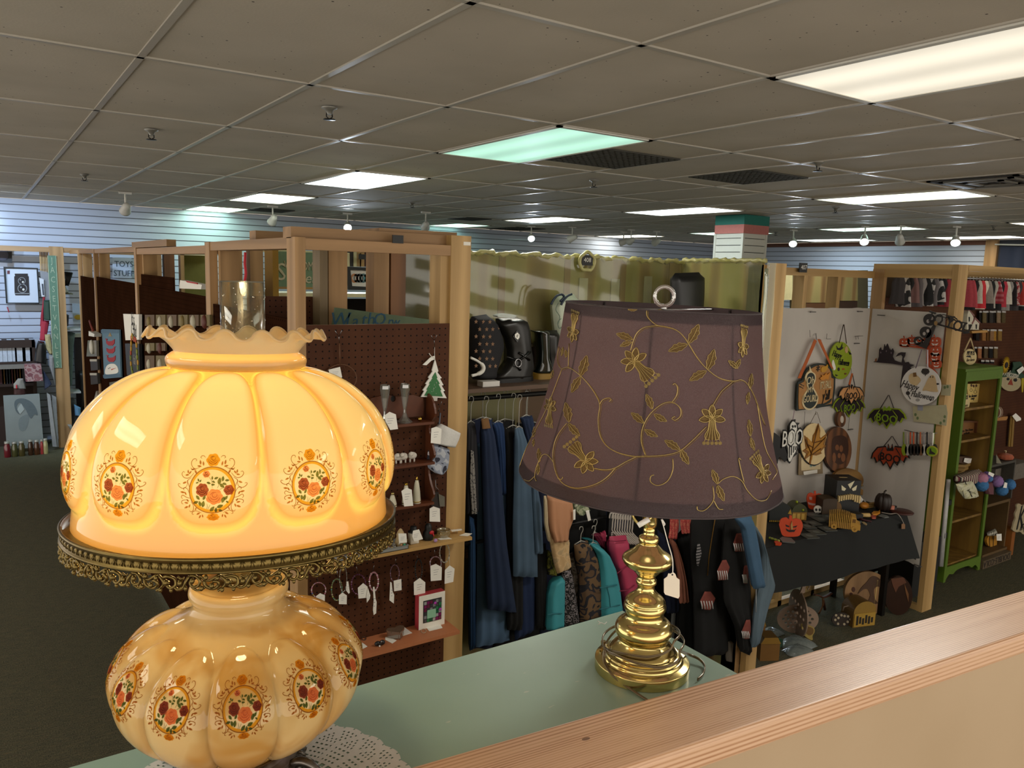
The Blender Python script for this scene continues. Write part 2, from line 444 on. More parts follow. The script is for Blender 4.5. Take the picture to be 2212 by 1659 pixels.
MB().box((cx0-.012,cy0-.012,2.80),(cx1+.03,cy1+.012,2.895),M('c4756c',.6)).build('salmon_band',colr)
MB().box((cx0-.012,cy0-.012,2.895),(cx1+.03,cy1+.012,CZ),M('1f7568',.6)).build('teal_band',colr)
def troffer(x0,y0,col,s,label,first=[None]):
 y1=y0+TY;x1=x0+TX
 y1=min(y1,YB-.02)
 r=T('ceiling_light',label,'ceiling light',((x0+x1)/2,(y0+y1)/2,CZ),'fluorescent ceiling panels')
 m=MB();FRM=M('cfccc2',.4,var=.02)
 for a,b_ in(((x0,y0),(x0+.025,y1)),((x1-.025,y0),(x1,y1)),((x0,y0),(x1,y0+.025)),((x0,y1-.025),(x1,y1))):
  m.box((*a,CZ-.006),(*b_,CZ+.005),FRM)
 m.build('frame',r)
 key=('dif',col,s)
 if key not in MC:
  mt,nt,b=newmat('lit_diffuser');b.inputs['Base Color'].default_value=(.7,.7,.7,1)
  sx=nt.nodes.new('ShaderNodeSeparateXYZ');nt.links.new(coordn(nt),sx.inputs[0])
  a=mathn(nt,'COSINE',mathn(nt,'MULTIPLY',sx.outputs[0],2*pi/.28))
  st=mathn(nt,'MULTIPLY',mathn(nt,'ADD',mathn(nt,'MULTIPLY',a,-.16),.9),s)
  b.inputs['Emission Color'].default_value=lin(col);nt.links.new(st,b.inputs['Emission Strength']);MC[key]=mt
 m=MB();m.box((x0+.025,y0+.025,CZ-.003),(x1-.025,y1-.025,CZ+.004),MC[key]);m.build('diffuser',r)
 return r
LW='fffbe8';LM='c8ffe6';LC='eafcff'
def downlight(r,p,col=(1,.95,.86)):
 ld=bpy.data.lights.new('tube_light','SPOT');ld.energy=p;ld.color=col;ld.spot_size=radians(165);ld.spot_blend=.6;ld.shadow_soft_size=.25
 lo=bpy.data.objects.new('tube_light',ld);COL.objects.link(lo);lo.parent=r;lo.location=(0,0,-.01)
xg=lambda k:XG0+k*TX
yg=lambda k:YG0+k*TY
LS=5.0
downlight(troffer(xg(4),yg(-1),'fff4dc',.50,'large warm-white ceiling light at the upper right of the view'),70)
downlight(troffer(xg(4),yg(1),'b4f5da',.55,'mint-tinted ceiling light beside the nearest dark ceiling panel'),60)
troffer(xg(4),yg(3),LC,LS,'white ceiling light third in the row that starts at the upper right')
troffer(xg(4),yg(5),'f0ffe8',LS,'white ceiling light fourth in the row over the timber frames')
troffer(xg(4),yg(7),'d2ffe0',LS,'small-looking greenish-white ceiling light nearest the left slatted wall')
downlight(troffer(xg(10),yg(1),'f7ffe0',2.2,'long cream-white ceiling light beside the black air diffuser'),40)
troffer(xg(10),yg(3),LC,LS,'white ceiling light just left of the slat column top')
troffer(xg(10),yg(5),'f6ffea',LS,'white ceiling light in the middle of the far rows')
troffer(xg(10),yg(7),'b9f5da',2.2,'greenish ceiling light over the far wall behind the timber corner post')
troffer(9.43,4.32-TY,LW,LS,'ceiling light cut by the right edge of the view')
troffer(9.43,5.5,'d2ffea',3.2,'greenish-white ceiling light right of the slat column')
troffer(9.43,7.85,'d2ffea',3.2,'ceiling light half hidden behind the slat column')
troffer(9.43,10.15,LW,LS,'thin-looking warm ceiling light above the far spotlights')
troffer(11.75,7.6,LC,LS,'thin-looking ceiling light between two lit spotlights on the right')
troffer(11.75,5.3,LW,LS,'thin-looking ceiling light nearest the navy curtain')
troffer(xg(4),yg(-3),LW,4.2,'ceiling light behind the viewpoint over the lamps')
troffer(xg(-2),yg(-1),LW,4.2,'ceiling light above left of the viewpoint')
troffer(xg(-2),yg(3),LW,3.5,'ceiling light over the left aisle outside the view')
def gridpanel(x0,y0,w,h,label):
 r=T('ceiling_grille',label,'ceiling grille',(x0+w/2,y0+h/2,CZ),'dark ceiling return grilles')
 m=MB();D=M('3a3830',.7,var=.05)
 m.box((x0,y0,CZ+.003),(x0+w,y0+h,CZ+.005),M('24221d',.8));m.build('backing',r)
 m=MB();n=12
 for i in range(n+1):
  x=x0+w*i/n;m.box((x-.003,y0,CZ-.004),(x+.003,y0+h,CZ+.004),D)
  y=y0+h*i/n;m.box((x0,y-.003,CZ-.004),(x0+w,y+.003,CZ+.004),D)
 m.build('grid',r)
gridpanel(xg(5)+.02,yg(1.31),.57,.59,'dark square ceiling grille beside the mint ceiling light')
gridpanel(xg(7)+.02,yg(1.3),.57,.56,'dark square ceiling grille between the mint light and the cream light')
gridpanel(5.42,9.2,.4,.5,'small dark ceiling grille above the far greenish light')
gridpanel(7.05,10.4,.55,.9,'dark ceiling grille farthest away near the slatted wall')
gridpanel(3.0,10.2,.45,.55,'dark ceiling grille beside the small greenish light on the left')
r=T('air_diffuser','black square air diffuser in the ceiling near the right edge','air diffuser',(5.75,2.76,CZ));m=MB();D=M('1d1b18',.5)
for i in range(5):
 k=.29-.055*i;z=CZ-.004-.006*(i%2)
 for a,b_ in(((-k,-k),(k,-k+.03)),((-k,k-.03),(k,k)),((-k,-k),(-k+.03,k)),((k-.03,-k),(k,k))):
  m.box((5.75+a[0],2.76+a[1],z),(5.75+b_[0],2.76+b_[1],z+.01),D if i%2==0 else M('6a665c',.5))
m.build('louvre',r)
def sprink(x,y,label):
 r=T('sprinkler',label,'sprinkler',(x,y,CZ),'ceiling sprinklers')
 MB().lathe([(.035,0),(.035,-.004),(.018,-.012),(.012,-.03)],(x,y,CZ),M('8d8a82',.4,.6,var=0),16).build('escutcheon',r)
 mm=MB().lathe([(.026,0),(.028,-.003),(.0,-.003)],(x,y,CZ-.05),DKMETAL,12)
 mm.tube([(x-.012,y,CZ-.02),(x-.014,y,CZ-.04),(x,y,CZ-.05),(x+.014,y,CZ-.04),(x+.012,y,CZ-.02)],.003,DKMETAL);mm.build('deflector',r)
for(x,y),l in zip([(.82,4.74),(.79,7.62),(1.34,3.49),(3.87,4.7),(3.89,7.74),(6.8,4.65),(9.77,4.61),(9.76,7.63),(4.18,3.0)],['ceiling sprinkler nearest on the left, in the second tile row','ceiling sprinkler farther back on the left near the slatted wall','ceiling sprinkler between the left tee bars, level with the mint light','ceiling sprinkler below the two dark grilles','ceiling sprinkler beyond the third white light','ceiling sprinkler above the slat column','ceiling sprinkler right of the greenish-white light','ceiling sprinkler behind the slat column','ceiling sprinkler beside the second dark grille']):
 sprink(x,y,l)
def trackspot(x,y,lit,aim,label,power=60,col=(.75,.86,1)):
 r=T('track_spotlight',label,'spotlight',(x,y,CZ),'track spotlights')
 mm=MB();mm.box((x-.06,y-.018,CZ-.02),(x+.06,y+.018,CZ),M('d8d6d0',.4,var=0));mm.tube([(x,y,CZ-.02),(x,y,CZ-.12)],.01,WHITE);mm.build('stem',r)
 d=(Vector(aim)-Vector((x,y,CZ-.17))).normalized()
 A=d.to_track_quat('Z','Y').to_matrix()
 c=Vector((x,y,CZ-.17))
 MB().lathe([(.0,-.09),(.03,-.085),(.04,-.05),(.052,.03),(.058,.05),(.05,.052),(.046,.03)],c,M('dcdad4',.35,var=0),20,cap=False,axis=A).build('head',r)
 MB().lathe([(.0001,0),(.049,0)],c+d*.04,emitmat('d8efff',40)if lit else M('b9b7ae',.2,.5,var=0),20,cap=False,axis=A).build('lens',r)
 if lit:
  ld=bpy.data.lights.new('spot_beam','SPOT');ld.energy=power;ld.color=col;ld.spot_size=radians(95);ld.spot_blend=.8;ld.shadow_soft_size=.04
  lo=bpy.data.objects.new('spot_beam',ld);COL.objects.link(lo);lo.parent=r;lo.location=c+d*.06-Vector((x,y,CZ));lo.rotation_euler=(-d).to_track_quat('Z','Y').to_euler()
trackspot(4.05,9.91,True,(2.2,5,0),'lit spotlight shining bluish white above the nearest timber frame')
trackspot(6.99,9.92,True,(4.5,5.5,0),'lit spotlight shining bluish white above the plastic-wrapped booth')
trackspot(9.44,7.08,True,(6.2,4.4,0),'lit spotlight just right of the slat column')
trackspot(9.21,5.86,True,(6.0,3.6,0),'lit spotlight, middle of the three on the right')
trackspot(9.70,4.99,True,(6.4,3.2,0),'lit spotlight nearest the navy curtain')
trackspot(1.32,9.19,False,(1.3,YB,1.8),'unlit white spotlight hanging by the left slatted wall')
trackspot(2.98,9.61,False,(3.0,YB,1.8),'unlit white spotlight over the middle timber frames')
trackspot(4.6,8.78,False,(5.6,YB,2.0),'unlit spotlight just above the plank on the timber frame')
trackspot(7.43,9.48,False,(7.0,YB,2.2),'unlit spotlight right of the lit one over the plastic-wrapped booth')
trackspot(8.64,9.69,False,(8.0,YB,2.2),'unlit spotlight, left of a close pair under the far warm light')
trackspot(8.3,9.14,False,(9.0,YB,2.2),'unlit spotlight, right of a close pair under the far warm light')
trackspot(8.79,9.1,False,(9.3,YB,2.2),'unlit spotlight left of the slat column')
trackspot(9.3,5.45,False,(10.5,6.0,2.0),'unlit chrome spotlight between the two right-hand lit ones')
trackspot(-1.0,9.3,True,(-.2,YB,1.6),'lit spotlight outside the view at the far left',60,(.55,.75,1))
trackspot(.1,9.3,True,(.7,YB,1.5),'lit spotlight at the left over the framed camera print',60,(.55,.75,1))
wd=bpy.data.worlds.new('world');SC.world=wd;wd.use_nodes=True
wd.node_tree.nodes['Background'].inputs[0].default_value=(1.0,.93,.82,1);wd.node_tree.nodes['Background'].inputs[1].default_value=1.15
SC.view_settings.view_transform='Standard';SC.view_settings.look='None';SC.view_settings.gamma=1;SC.view_settings.exposure=0.8
SC.view_settings.use_curve_mapping=False
SC.cycles.max_bounces=7;SC.cycles.diffuse_bounces=3;SC.cycles.glossy_bounces=4;SC.cycles.transparent_max_bounces=24;SC.cycles.transmission_bounces=6
SC.cycles.sample_clamp_indirect=4;SC.cycles.caustics_reflective=False;SC.cycles.caustics_refractive=False
SC.cycles.use_denoising=True
ang=atan2(.65-.771,1.657-.384)
capm,nt,b=newmat('fir_cap')
v=coordn(nt,(.12,1,1));nz=noisen(nt,v,7,2,.5);sx=nt.nodes.new('ShaderNodeSeparateXYZ');nt.links.new(v,sx.inputs[0])
far=mathn(nt,'MAXIMUM',mathn(nt,'SUBTRACT',sx.outputs[1],.018),0)
amp=mathn(nt,'ADD',5.0,mathn(nt,'MULTIPLY',far,520))
fr_=mathn(nt,'ADD',mathn(nt,'MULTIPLY',sx.outputs[1],1500),mathn(nt,'MULTIPLY',sx.outputs[2],900))
fr_=mathn(nt,'ADD',fr_,mathn(nt,'MULTIPLY',far,-700))
w=mathn(nt,'MULTIPLY_ADD',mathn(nt,'SINE',mathn(nt,'ADD',fr_,mathn(nt,'MULTIPLY',nz,amp))),.5,.5)
w=mathn(nt,'POWER',w,1.6)
fine=noisen(nt,coordn(nt,(3,90,90)),6,3,.7)
w2=mathn(nt,'ADD',mathn(nt,'MULTIPLY',mathn(nt,'MULTIPLY',w,noisen(nt,coordn(nt,(.5,18,18)),3,1,.5)),.95),mathn(nt,'MULTIPLY',fine,.5))
c=rampn(nt,w2,[(.12,'e4bd9f'),(.5,'d6aa86'),(.95,'a5704c')])
vo=nt.nodes.new('ShaderNodeTexVoronoi');vo.inputs['Scale'].default_value=9;nt.links.new(coordn(nt,(.5,1,0)),vo.inputs['Vector'])
kn=mathn(nt,'MULTIPLY',mathn(nt,'LESS_THAN',vo.outputs['Distance'],.035),.75)
mx=nt.nodes.new('ShaderNodeMix');mx.data_type='RGBA';nt.links.new(kn,mx.inputs['Factor']);nt.links.new(c,mx.inputs['A']);mx.inputs['B'].default_value=lin('5c3520')
nt.links.new(mx.outputs['Result'],b.inputs['Base Color']);b.inputs['Roughness'].default_value=.38;b.inputs['Coat Weight'].default_value=.25;b.inputs['Coat Roughness'].default_value=.25
bumpn(nt,b,w2,.12,.0005)
hw=T('half_wall','cream half wall with a knotty fir timber cap in the foreground','half wall',(1.0,.66,0))
hw.rotation_euler=(0,0,ang)
def localbox(a,b_,mat,name,bevel=0):
 m_=MB().box(a,b_,mat);me=bpy.data.meshes.new(name)
 me.from_pydata([tuple(p)for p in m_.v],[],m_.f);me.materials.append(mat)
 o=bpy.data.objects.new(name,me);COL.objects.link(o);o.parent=hw;o.location=(0,0,0)
 if bevel:
  bm_=o.modifiers.new('bevel','BEVEL');bm_.width=bevel;bm_.segments=4
 return o
nrm=Vector((-sin(ang),cos(ang)));d0=(Vector((.384,.771))-Vector((1.0,.66))).dot(nrm)
localbox((-1.3,d0-.115,1.682),(2.6,d0,1.72),capm,'timber_cap',.006)
m_,nt,b=newmat('cream_painted_wall')
nt.links.new(rampn(nt,noisen(nt,coordn(nt),3,2),[(.35,'b29878'),(.65,'b99f80')]),b.inputs['Base Color']);b.inputs['Roughness'].default_value=.6
bumpn(nt,b,noisen(nt,coordn(nt),90,2),.1,.001)
localbox((-1.3,d0-.106,0),(2.6,d0-.012,1.682),m_,'plaster_wall')
sg,nt,b=newmat('sage_paint');n_=noisen(nt,coordn(nt),3.5,3,.6)
c=rampn(nt,n_,[(.3,'94b0a2'),(.7,'a0bbad')])
sp=noisen(nt,coordn(nt,(1,3.5,1)),38,1.0,.4);mx=nt.nodes.new('ShaderNodeMix');mx.data_type='RGBA'
nt.links.new(mathn(nt,'GREATER_THAN',sp,.795),mx.inputs['Factor']);nt.links.new(c,mx.inputs['A']);mx.inputs['B'].default_value=lin('b9c4b4')
nt.links.new(mx.outputs['Result'],b.inputs['Base Color']);b.inputs['Roughness'].default_value=.34;b.inputs['Coat Weight'].default_value=.15
CAB=sg
cb=T('cabinet','tall sage green painted cabinet carrying both lamps','cabinet',(.32,.87,0))
def wally(x,k):return.771-(x-.384)*.0951+k
FZ=Fr((0,0,0),(1,0,0),(0,1,0))
MB().poly([(-.42,wally(-.42,.002)),(.937,wally(.937,.002)),(.937,1.004),(-.42,1.004)],FZ,1.672,1.70,CAB).build('top',cb,bevel=.004)
MB().poly([(-.40,wally(-.4,.012)),(.925,wally(.925,.012)),(.925,.99),(-.40,.99)],FZ,.06,1.672,CAB).build('body',cb)
MB().poly([(-.38,wally(-.38,.02)),(.905,wally(.905,.02)),(.905,.97),(-.38,.97)],FZ,0,.06,M('4c5a4c',.6)).build('plinth',cb)
for i in range(3):MB().box((-.38+.44*i,.99,.12),(.02+.44*i,1.0,1.62),CAB).build('door',cb)
mm=MB();p0=at(1298,1350,z=1.701)
mm.tube(spline([p0+Vector((-.004,.002,.0005)),p0+Vector((0,0,.004)),p0+Vector((.006,-.002,.001)),p0+Vector((.012,-.001,.003))],4),.0009,WHITE)
mm.tube(spline([p0+Vector((0,0,.003)),p0+Vector((-.003,.004,.006)),p0+Vector((-.002,.006,.004))],4),.0007,WHITE)
mm.build('plastic_fastener',label='tiny snipped white plastic fastener lying near the back corner of the green cabinet',cat='fastener')
AX=Vector((.2305,.885,0));TH0=atan2(-AX.y,-AX.x)
def interp(tab,z):
 """tab: list of (z, r) with z descending"""
 for(za,ra),(zb,rb)in zip(tab,tab[1:]):
  if za>=z>=zb:
   k=(za-z)/(za-zb)if za>zb else 0;k2=k
   return ra+(rb-ra)*k2
 return tab[0][1]if z>tab[0][0]else tab[-1][1]
def resamp(pts,n):
 P=spline([(r,z,0)for r,z in pts],12);L=[0]
 for a,b_ in zip(P,P[1:]):L.append(L[-1]+(b_-a).length)
 out=[];j=0
 for i in range(n):
  s=L[-1]*i/(n-1)
  while j<len(P)-2 and L[j+1]<s:j+=1
  k=(s-L[j])/max(1e-9,L[j+1]-L[j]);q=P[j].lerp(P[j+1],k);out.append((q.x,q.y))
 return out,L[-1]
class Lobed:
 def __init__(s,prof,nl,amp,t0,t1,phc,nexp=4,width=1.0,puff=.6):
  s.n=400;s.tab,s.len=resamp(prof,s.n);s.nl=nl;s.amp=amp;s.t0=t0;s.t1=t1;s.phc=phc;s.ne=nexp;s.w=width;s.pf=puff
 def q(s,phi,t):
  p=((phi-s.phc)*s.nl/(2*pi)+.5)%1-.5
  u=abs(p)/.5/s.w;v=(2*(t-s.t0)/(s.t1-s.t0)-1)
  e=s.ne
  return(min(1.5,u)**e+min(1.5,abs(v))**(e if v>0 else e*1.6))**(1/e)
 def base(s,t):
  k=max(0,min(1,t))*(s.n-1);i=min(int(k),s.n-2);f=k-i
  a,b_=s.tab[i],s.tab[i+1];return a[0]+(b_[0]-a[0])*f,a[1]+(b_[1]-a[1])*f
 def __call__(s,phi,t,off=0):
  r,z=s.base(t);r2,z2=s.base(min(1,t+.004));r1,z1=s.base(max(0,t-.004))
  dr,dz=r2-r1,z2-z1;l=sqrt(dr*dr+dz*dz)or 1;nr,nz=-dz/l,dr/l
  if nr<0 and nz<0:nr,nz=-nr,-nz
  q=s.q(phi,t);h=s.amp*(1-min(1,q)**3.2)**s.pf if q<1 else 0
  h+=off;rr=r+nr*h
  return Vector((AX.x+rr*cos(phi),AX.y+rr*sin(phi),z+nz*h))
shade_out=[(.067,2.186),(.0785,2.180),(.103,2.170),(.124,2.157),(.1425,2.139),(.155,2.120),(.162,2.101),(.1655,2.082),(.166,2.066),(.1650,2.054),(.1645,2.042),(.1655,2.028),(.166,2.022)]
NL=12
uh=cr.copy();uh.z=0;uh.normalize()
HT=Matrix.Translation((AX.x,AX.y,2.02))@Matrix.Rotation(radians(-3),4,uh)@Matrix.Translation((-AX.x,-AX.y,-2.02))
def tiltmb(mb):mb.v=[HT@p for p in mb.v];return mb
SH=Lobed(shade_out,NL,.0098,.015,.885,TH0+radians(-7.5),3.2,1.0,.5)
def medallion(mb,S,phc,tc,sc,mats):
 """decal of a gold-framed bouquet laid on the glass surface S; drawn in units of 1/407 ring radius"""
 rc,zc=S.base(tc);k=.0228/407*sc
 def mp(x,y,off):return S(phc+(x-712)*k/(rc+.008),tc+(y-957)*k/S.len,off)
 def F(off):return lambda a,b_,c:mp(a,-b_,off)
 def fill(pts,mat,off=.00035):
  mb.poly([(x,-y)for x,y in pts],F(off),0,0,mat)
 def ribbon(pts,w,mat,off=.0004,taper=True):
  P=sp2(pts,4,False);vs=[];n=len(P)
  for i,p in enumerate(P):
   a=P[max(0,i-1)];b_=P[min(n-1,i+1)];d=Vector((b_[0]-a[0],b_[1]-a[1]));d=d.normalized()if d.length else Vector((1,0))
   ww=w*(.45+.55*sin(pi*(i+.6)/(n+.2))if taper else 1)/2
   vs+=[mp(p[0]-d.y*ww,p[1]+d.x*ww,off),mp(p[0]+d.y*ww,p[1]-d.x*ww,off)]
  mb.add(vs,[(2*i,2*i+1,2*i+3,2*i+2)for i in range(n-1)],mat)
 def leaf(x,y,L,a,mat,vein=None,off=.00035,fat=.3):
  ca,sa=cos(radians(a)),-sin(radians(a));pts=[]
  for i in range(9):t=i/8;pts.append((t*L-L/2,fat*L*sin(pi*t)**.8*(1-.25*t)))
  for i in range(7,0,-1):t=i/8;pts.append((t*L-L/2,-fat*L*sin(pi*t)**.8*(1-.25*t)))
  fill([(x+p*ca-q*sa,y+p*sa+q*ca)for p,q in pts],mat,off)
  if vein:ribbon([(x-L*.45*ca,y-L*.45*sa),(x,y),(x+L*.42*ca,y+L*.42*sa)],4,vein,off+.0001)
 def rose(x,y,r,mat,line,lobes=7,sq=.9,off=.0004):
  pts=[(x+r*(.86+.17*abs(cos(lobes*a/2)))*cos(a),y+sq*r*(.86+.17*abs(cos(lobes*a/2+.4)))*sin(a))for a in[2*pi*i/32 for i in range(32)]]
  fill(pts,mat,off)
  for rr,a0,a1,dx,dy in((.28,-.6,4.6,.05,-.2),(.5,.3,2.9,.0,-.15),(.72,.2,1.7,-.05,-.05),(.72,1.75,3.1,.05,-.05),(.45,3.4,5.2,.0,-.1)):
   ribbon([(x+(dx+rr*cos(a0+(a1-a0)*i/6))*r,y+(dy+rr*sin(a0+(a1-a0)*i/6)*sq)*r)for i in range(7)],9,line,off+.00012)
 gd,g,gl,red,rl,pe,pl,gr,gk=mats
 n=56
 def annulus(r1,r2,mat,cx=712,cy=957,off=.00035):
  vs=[]
  for i in range(n):
   a=2*pi*i/n;vs+=[mp(cx+r1(a)*cos(a),cy+r1(a)*sin(a),off),mp(cx+r2(a)*cos(a),cy+r2(a)*sin(a),off)]
  mb.add(vs,[(2*i,2*i+1,(2*i+3)%(2*n),(2*i+2)%(2*n))for i in range(n)],mat)
 annulus(lambda a:407,lambda a:389,gd)
 annulus(lambda a:389,lambda a:345+10*cos(a+pi*.75),gl,off=.0003)
 sc_=[[(850,400),(880,372),(920,375),(935,400),(910,412)],[(940,560),(1010,590),(1070,560),(1098,490),(1070,430),(1020,425),(1005,450),(1025,460)],[(1040,660),(1090,720),(1150,750),(1220,735),(1258,680),(1235,640),(1208,655)],[(1140,780),(1160,880),(1220,925),(1290,900),(1320,860),(1300,840),(1275,855)],[(1110,1000),(1150,930),(1200,910),(1215,940),(1195,955)],[(1090,1090),(1160,1075),(1230,1040),(1255,1075),(1230,1105)],[(1110,1130),(1180,1120),(1245,1140),(1250,1180),(1220,1195)],[(1080,1150),(1040,1220),(1045,1300),(1090,1335),(1110,1305)],[(900,1350),(1000,1310),(1060,1340),(1065,1375),(1035,1375)],[(1080,740),(1150,790),(1130,850),(1110,900)],[(1000,600),(1080,600),(1100,570)]]
 lv=[(880,500,80,80),(935,480,85,80),(950,545,80,10),(1010,640,80,60),(1145,640,70,80),(1108,655,70,130),(1160,695,70,-10),(1200,825,80,-20),(1235,990,85,10),(1180,1010,70,60),(1165,1170,75,10),(1170,1250,85,-25),(1110,1225,70,110),(1000,1275,60,110),(960,1365,75,-30),(935,1420,70,-60),(885,1405,60,80),(1060,600,70,-20),(1140,1130,60,60)]
 for s_ in sc_:
  ribbon(s_,12,gd);ribbon([(1424-x,y)for x,y in s_],12,gd)
 for x,y,L,a in lv:
  leaf(x,y,L,a,g,gd,fat=.24);leaf(1424-x,y,L,180-a,g,gd,fat=.24)
 rose(715,442,122,gl,gd,6);rose(720,1430,112,gl,gd,8,.62)
 for x,y,L,a in((835,800,125,80),(780,750,80,20),(710,745,65,90),(735,812,65,-30),(650,830,80,-20),(725,860,70,0),(895,762,95,85),(970,790,80,0),(880,880,110,-40),(925,850,80,-20),(465,1080,95,-50),(430,1160,95,15),(500,1185,100,-80),(555,1190,120,80),(710,1280,120,50),(775,1300,100,85),(845,1235,120,20),(850,1310,80,-20),(900,1120,120,70),(950,1090,95,50),(970,1160,60,-40),(470,780,60,110),(505,795,55,60),(450,825,55,15),(575,1080,90,60)):
  leaf(x,y,L,a,gr,gk,.00038)
 for s_ in([(655,730),(700,800),(712,920)],[(830,860),(800,920)],[(620,1180),(625,1240),(610,1285)],[(680,1200),(650,1250),(635,1285)],[(930,915),(870,930),(840,950)]):ribbon(s_,7,gk)
 rose(605,682,66,pe,rl,6);rose(540,950,112,red,rl,7,1.05);rose(1000,958,92,red,rl,6,1.0);rose(748,1068,148,pe,pl,7,.92)
def proj_y(p):
 q=p-CAM;return H_/2-FPX*q.dot(cu)/q.dot(cw)
def find_t(S,phi,ytarget,TM=None):
 best=min((abs(proj_y((TM@S(phi,t/200,0))if TM else S(phi,t/200,0))-ytarget),t/200)for t in range(40,190));return best[1]
def film(col,dens=.14):
 key=('film',str(col),dens)
 if key in MC:return MC[key]
 m,nt,b=newmat('decal_ink');nt.nodes.remove(b);out=nt.nodes['Material Output']
 tr=nt.nodes.new('ShaderNodeBsdfTransparent');tr.inputs[0].default_value=lin(col)
 df=nt.nodes.new('ShaderNodeBsdfDiffuse');df.inputs[0].default_value=lin(col)
 mx=nt.nodes.new('ShaderNodeMixShader');mx.inputs[0].default_value=dens
 nt.links.new(tr.outputs[0],mx.inputs[1]);nt.links.new(df.outputs[0],mx.inputs[2]);nt.links.new(mx.outputs[0],out.inputs['Surface'])
 MC[key]=m;return m
DEC=[film(c)for c in('b98a4e','dcb070','f4cc50','c8866c','a05c48','f6c496','d49264','a4ae70','76825a')]
def castglass(name,trans_lo,trans_hi,diff,k=.5,gl=.04,rough=.04,diff2=None,trans_mid=None):
 m,nt,b=newmat(name);nt.nodes.remove(b);out=nt.nodes['Material Output']
 at_=nt.nodes.new('ShaderNodeAttribute');at_.attribute_name='groove'
 c=rampn(nt,at_.outputs['Fac'],[(0,trans_lo),(.5,trans_mid or trans_hi),(1,trans_hi)])
 tl=nt.nodes.new('ShaderNodeBsdfTranslucent');nt.links.new(c,tl.inputs[0])
 df=nt.nodes.new('ShaderNodeBsdfDiffuse');df.inputs[0].default_value=lin(diff)
 if diff2:nt.links.new(rampn(nt,noisen(nt,coordn(nt,(1,1,.6)),16,2,.5,.8),[(.38,diff2),(.6,diff)]),df.inputs[0])
 mx=nt.nodes.new('ShaderNodeMixShader');nt.links.new(tl.outputs[0],mx.inputs[1]);nt.links.new(df.outputs[0],mx.inputs[2]);mx.inputs[0].default_value=1-k
 g=nt.nodes.new('ShaderNodeBsdfGlossy');g.inputs['Roughness'].default_value=rough
 lw=nt.nodes.new('ShaderNodeLayerWeight');lw.inputs['Blend'].default_value=.5
 frf=mathn(nt,'MULTIPLY_ADD',mathn(nt,'POWER',lw.outputs['Facing'],4.5),.85,.045)
 m2=nt.nodes.new('ShaderNodeMixShader');nt.links.new(frf,m2 .inputs[0]);nt.links.new(mx.outputs[0],m2 .inputs[1]);nt.links.new(g.outputs[0],m2 .inputs[2])
 nt.links.new(m2 .outputs[0],out.inputs['Surface']);return m
TSH=find_t(Lobed.__call__.__get__(SH),SH.phc,1060,HT)
GSH=castglass('amber_cased_glass','ecd59e','ffe478','dcc48e',.66,trans_mid='e8ac50')  # thin-glass amber at grooves, plus shading between ribs put into the colour
GRIM=castglass('frosted_glass_rim','f3e0b4','f3e0b4','e8cfa0',.55,rough=.35)
hl=T('parlor_lamp','large lit amber glass lamp with ribbed floral shade, standing on a lace doily','lamp',(AX.x,AX.y,1.7015))
mb=MB();nph,nt_=NL*30,110;qs=[]
mb.grid(lambda s,t:SH(2*pi*s+SH.phc,t),nph,nt_,GSH,cu_=True,flip=True)
for j in range(nt_):
 for i in range(nph):
  q=SH.q(2*pi*i/nph+SH.phc,j/(nt_-1));g_=max(0,1-abs(q-.99)/.10);b0=.5*max(0,min(1,(q-.70)/.28));qs.append(min(1,b0+g_*.55))
n0=len(mb.v)
mb.lathe([(r,z)for r,z in resamp([(.0675,2.1862),(.0725,2.1885),(.0745,2.1935),(.0735,2.1985),(.069,2.2025),(.0655,2.2045)],16)[0]],(AX.x,AX.y,0),GSH,96,cap=False)
mb.lathe([(.166,2.022),(.1645,2.0195),(.162,2.022)],(AX.x,AX.y,0),GSH,96,cap=False)
for i in range(NL):medallion(mb,SH,SH.phc+2*pi*i/NL,TSH,.885,DEC)
qs+=[.35]*(len(mb.v)-len(qs));mb.at={'groove':qs}
tiltmb(mb);shade=mb.build('lamp_shade',hl,label='amber melon-ribbed glass shade with gold-framed rose bouquets')
NR=16
def ruff(s,t):
 a=2*pi*s;w=cos(NR*a);w=(1 if w>=0 else-1)*abs(w)**.75
 k=max(0,(t-.35)/.65)**1.6
 r=.0655+.0225*t**1.1+.0050*max(0,t-.6)/.4-.0028*k*w
 z=2.2045+.0245*t**.95-.0045*max(0,t-.7)/.3+.0052*k*w
 return Vector((AX.x+r*cos(a),AX.y+r*sin(a),z))
mb=MB();mb.grid(ruff,NR*20,26,GRIM,cu_=True)
mb.tube([ruff(i/(NR*14),1.0)for i in range(NR*14)],.0016,GRIM,8,closed=True)
mb.at={'groove':[0]*len(mb.v)}
tiltmb(mb);mb.build('ruffled_rim',shade,label='frosted ruffled rim')
CHC=Vector((.0085,-.004,0))
mb=MB();g_=glassmat('f4f6f4',.09,.03);n_=40
axc=AX+CHC
mb.lathe([(.026,2.0),(.026,2.05),(.0233,2.09),(.0225,2.14),(.0232,2.2),(.0235,2.281),(.0221,2.281),(.0218,2.2),(.0211,2.14)],(axc.x,axc.y,0),g_,n_,cap=False)
for _ in range(70):
 a=rnd.uniform(0,2*pi);z=2.2+.075*rnd.random();mb.ball((axc.x+.0236*cos(a),axc.y+.0236*sin(a),z),rnd.uniform(.0003,.0007),glassmat('ffffff',.9,.1),n=5)
mb.lathe([(.0221,2.2806),(.0228,2.2816),(.0236,2.2806)],(axc.x,axc.y,0),glassmat('f4ffff',.6,.12),n_,cap=False)
mb.build('glass_chimney',hl,label='clear glass chimney tube')
ABR=M('6e5c34',.34,.95,var=.35,scale=90,name='antique_brass');PEW=M('77706a',.3,.95,var=.35,scale=120,name='antique_pewter')
mb=MB();RG=.1745
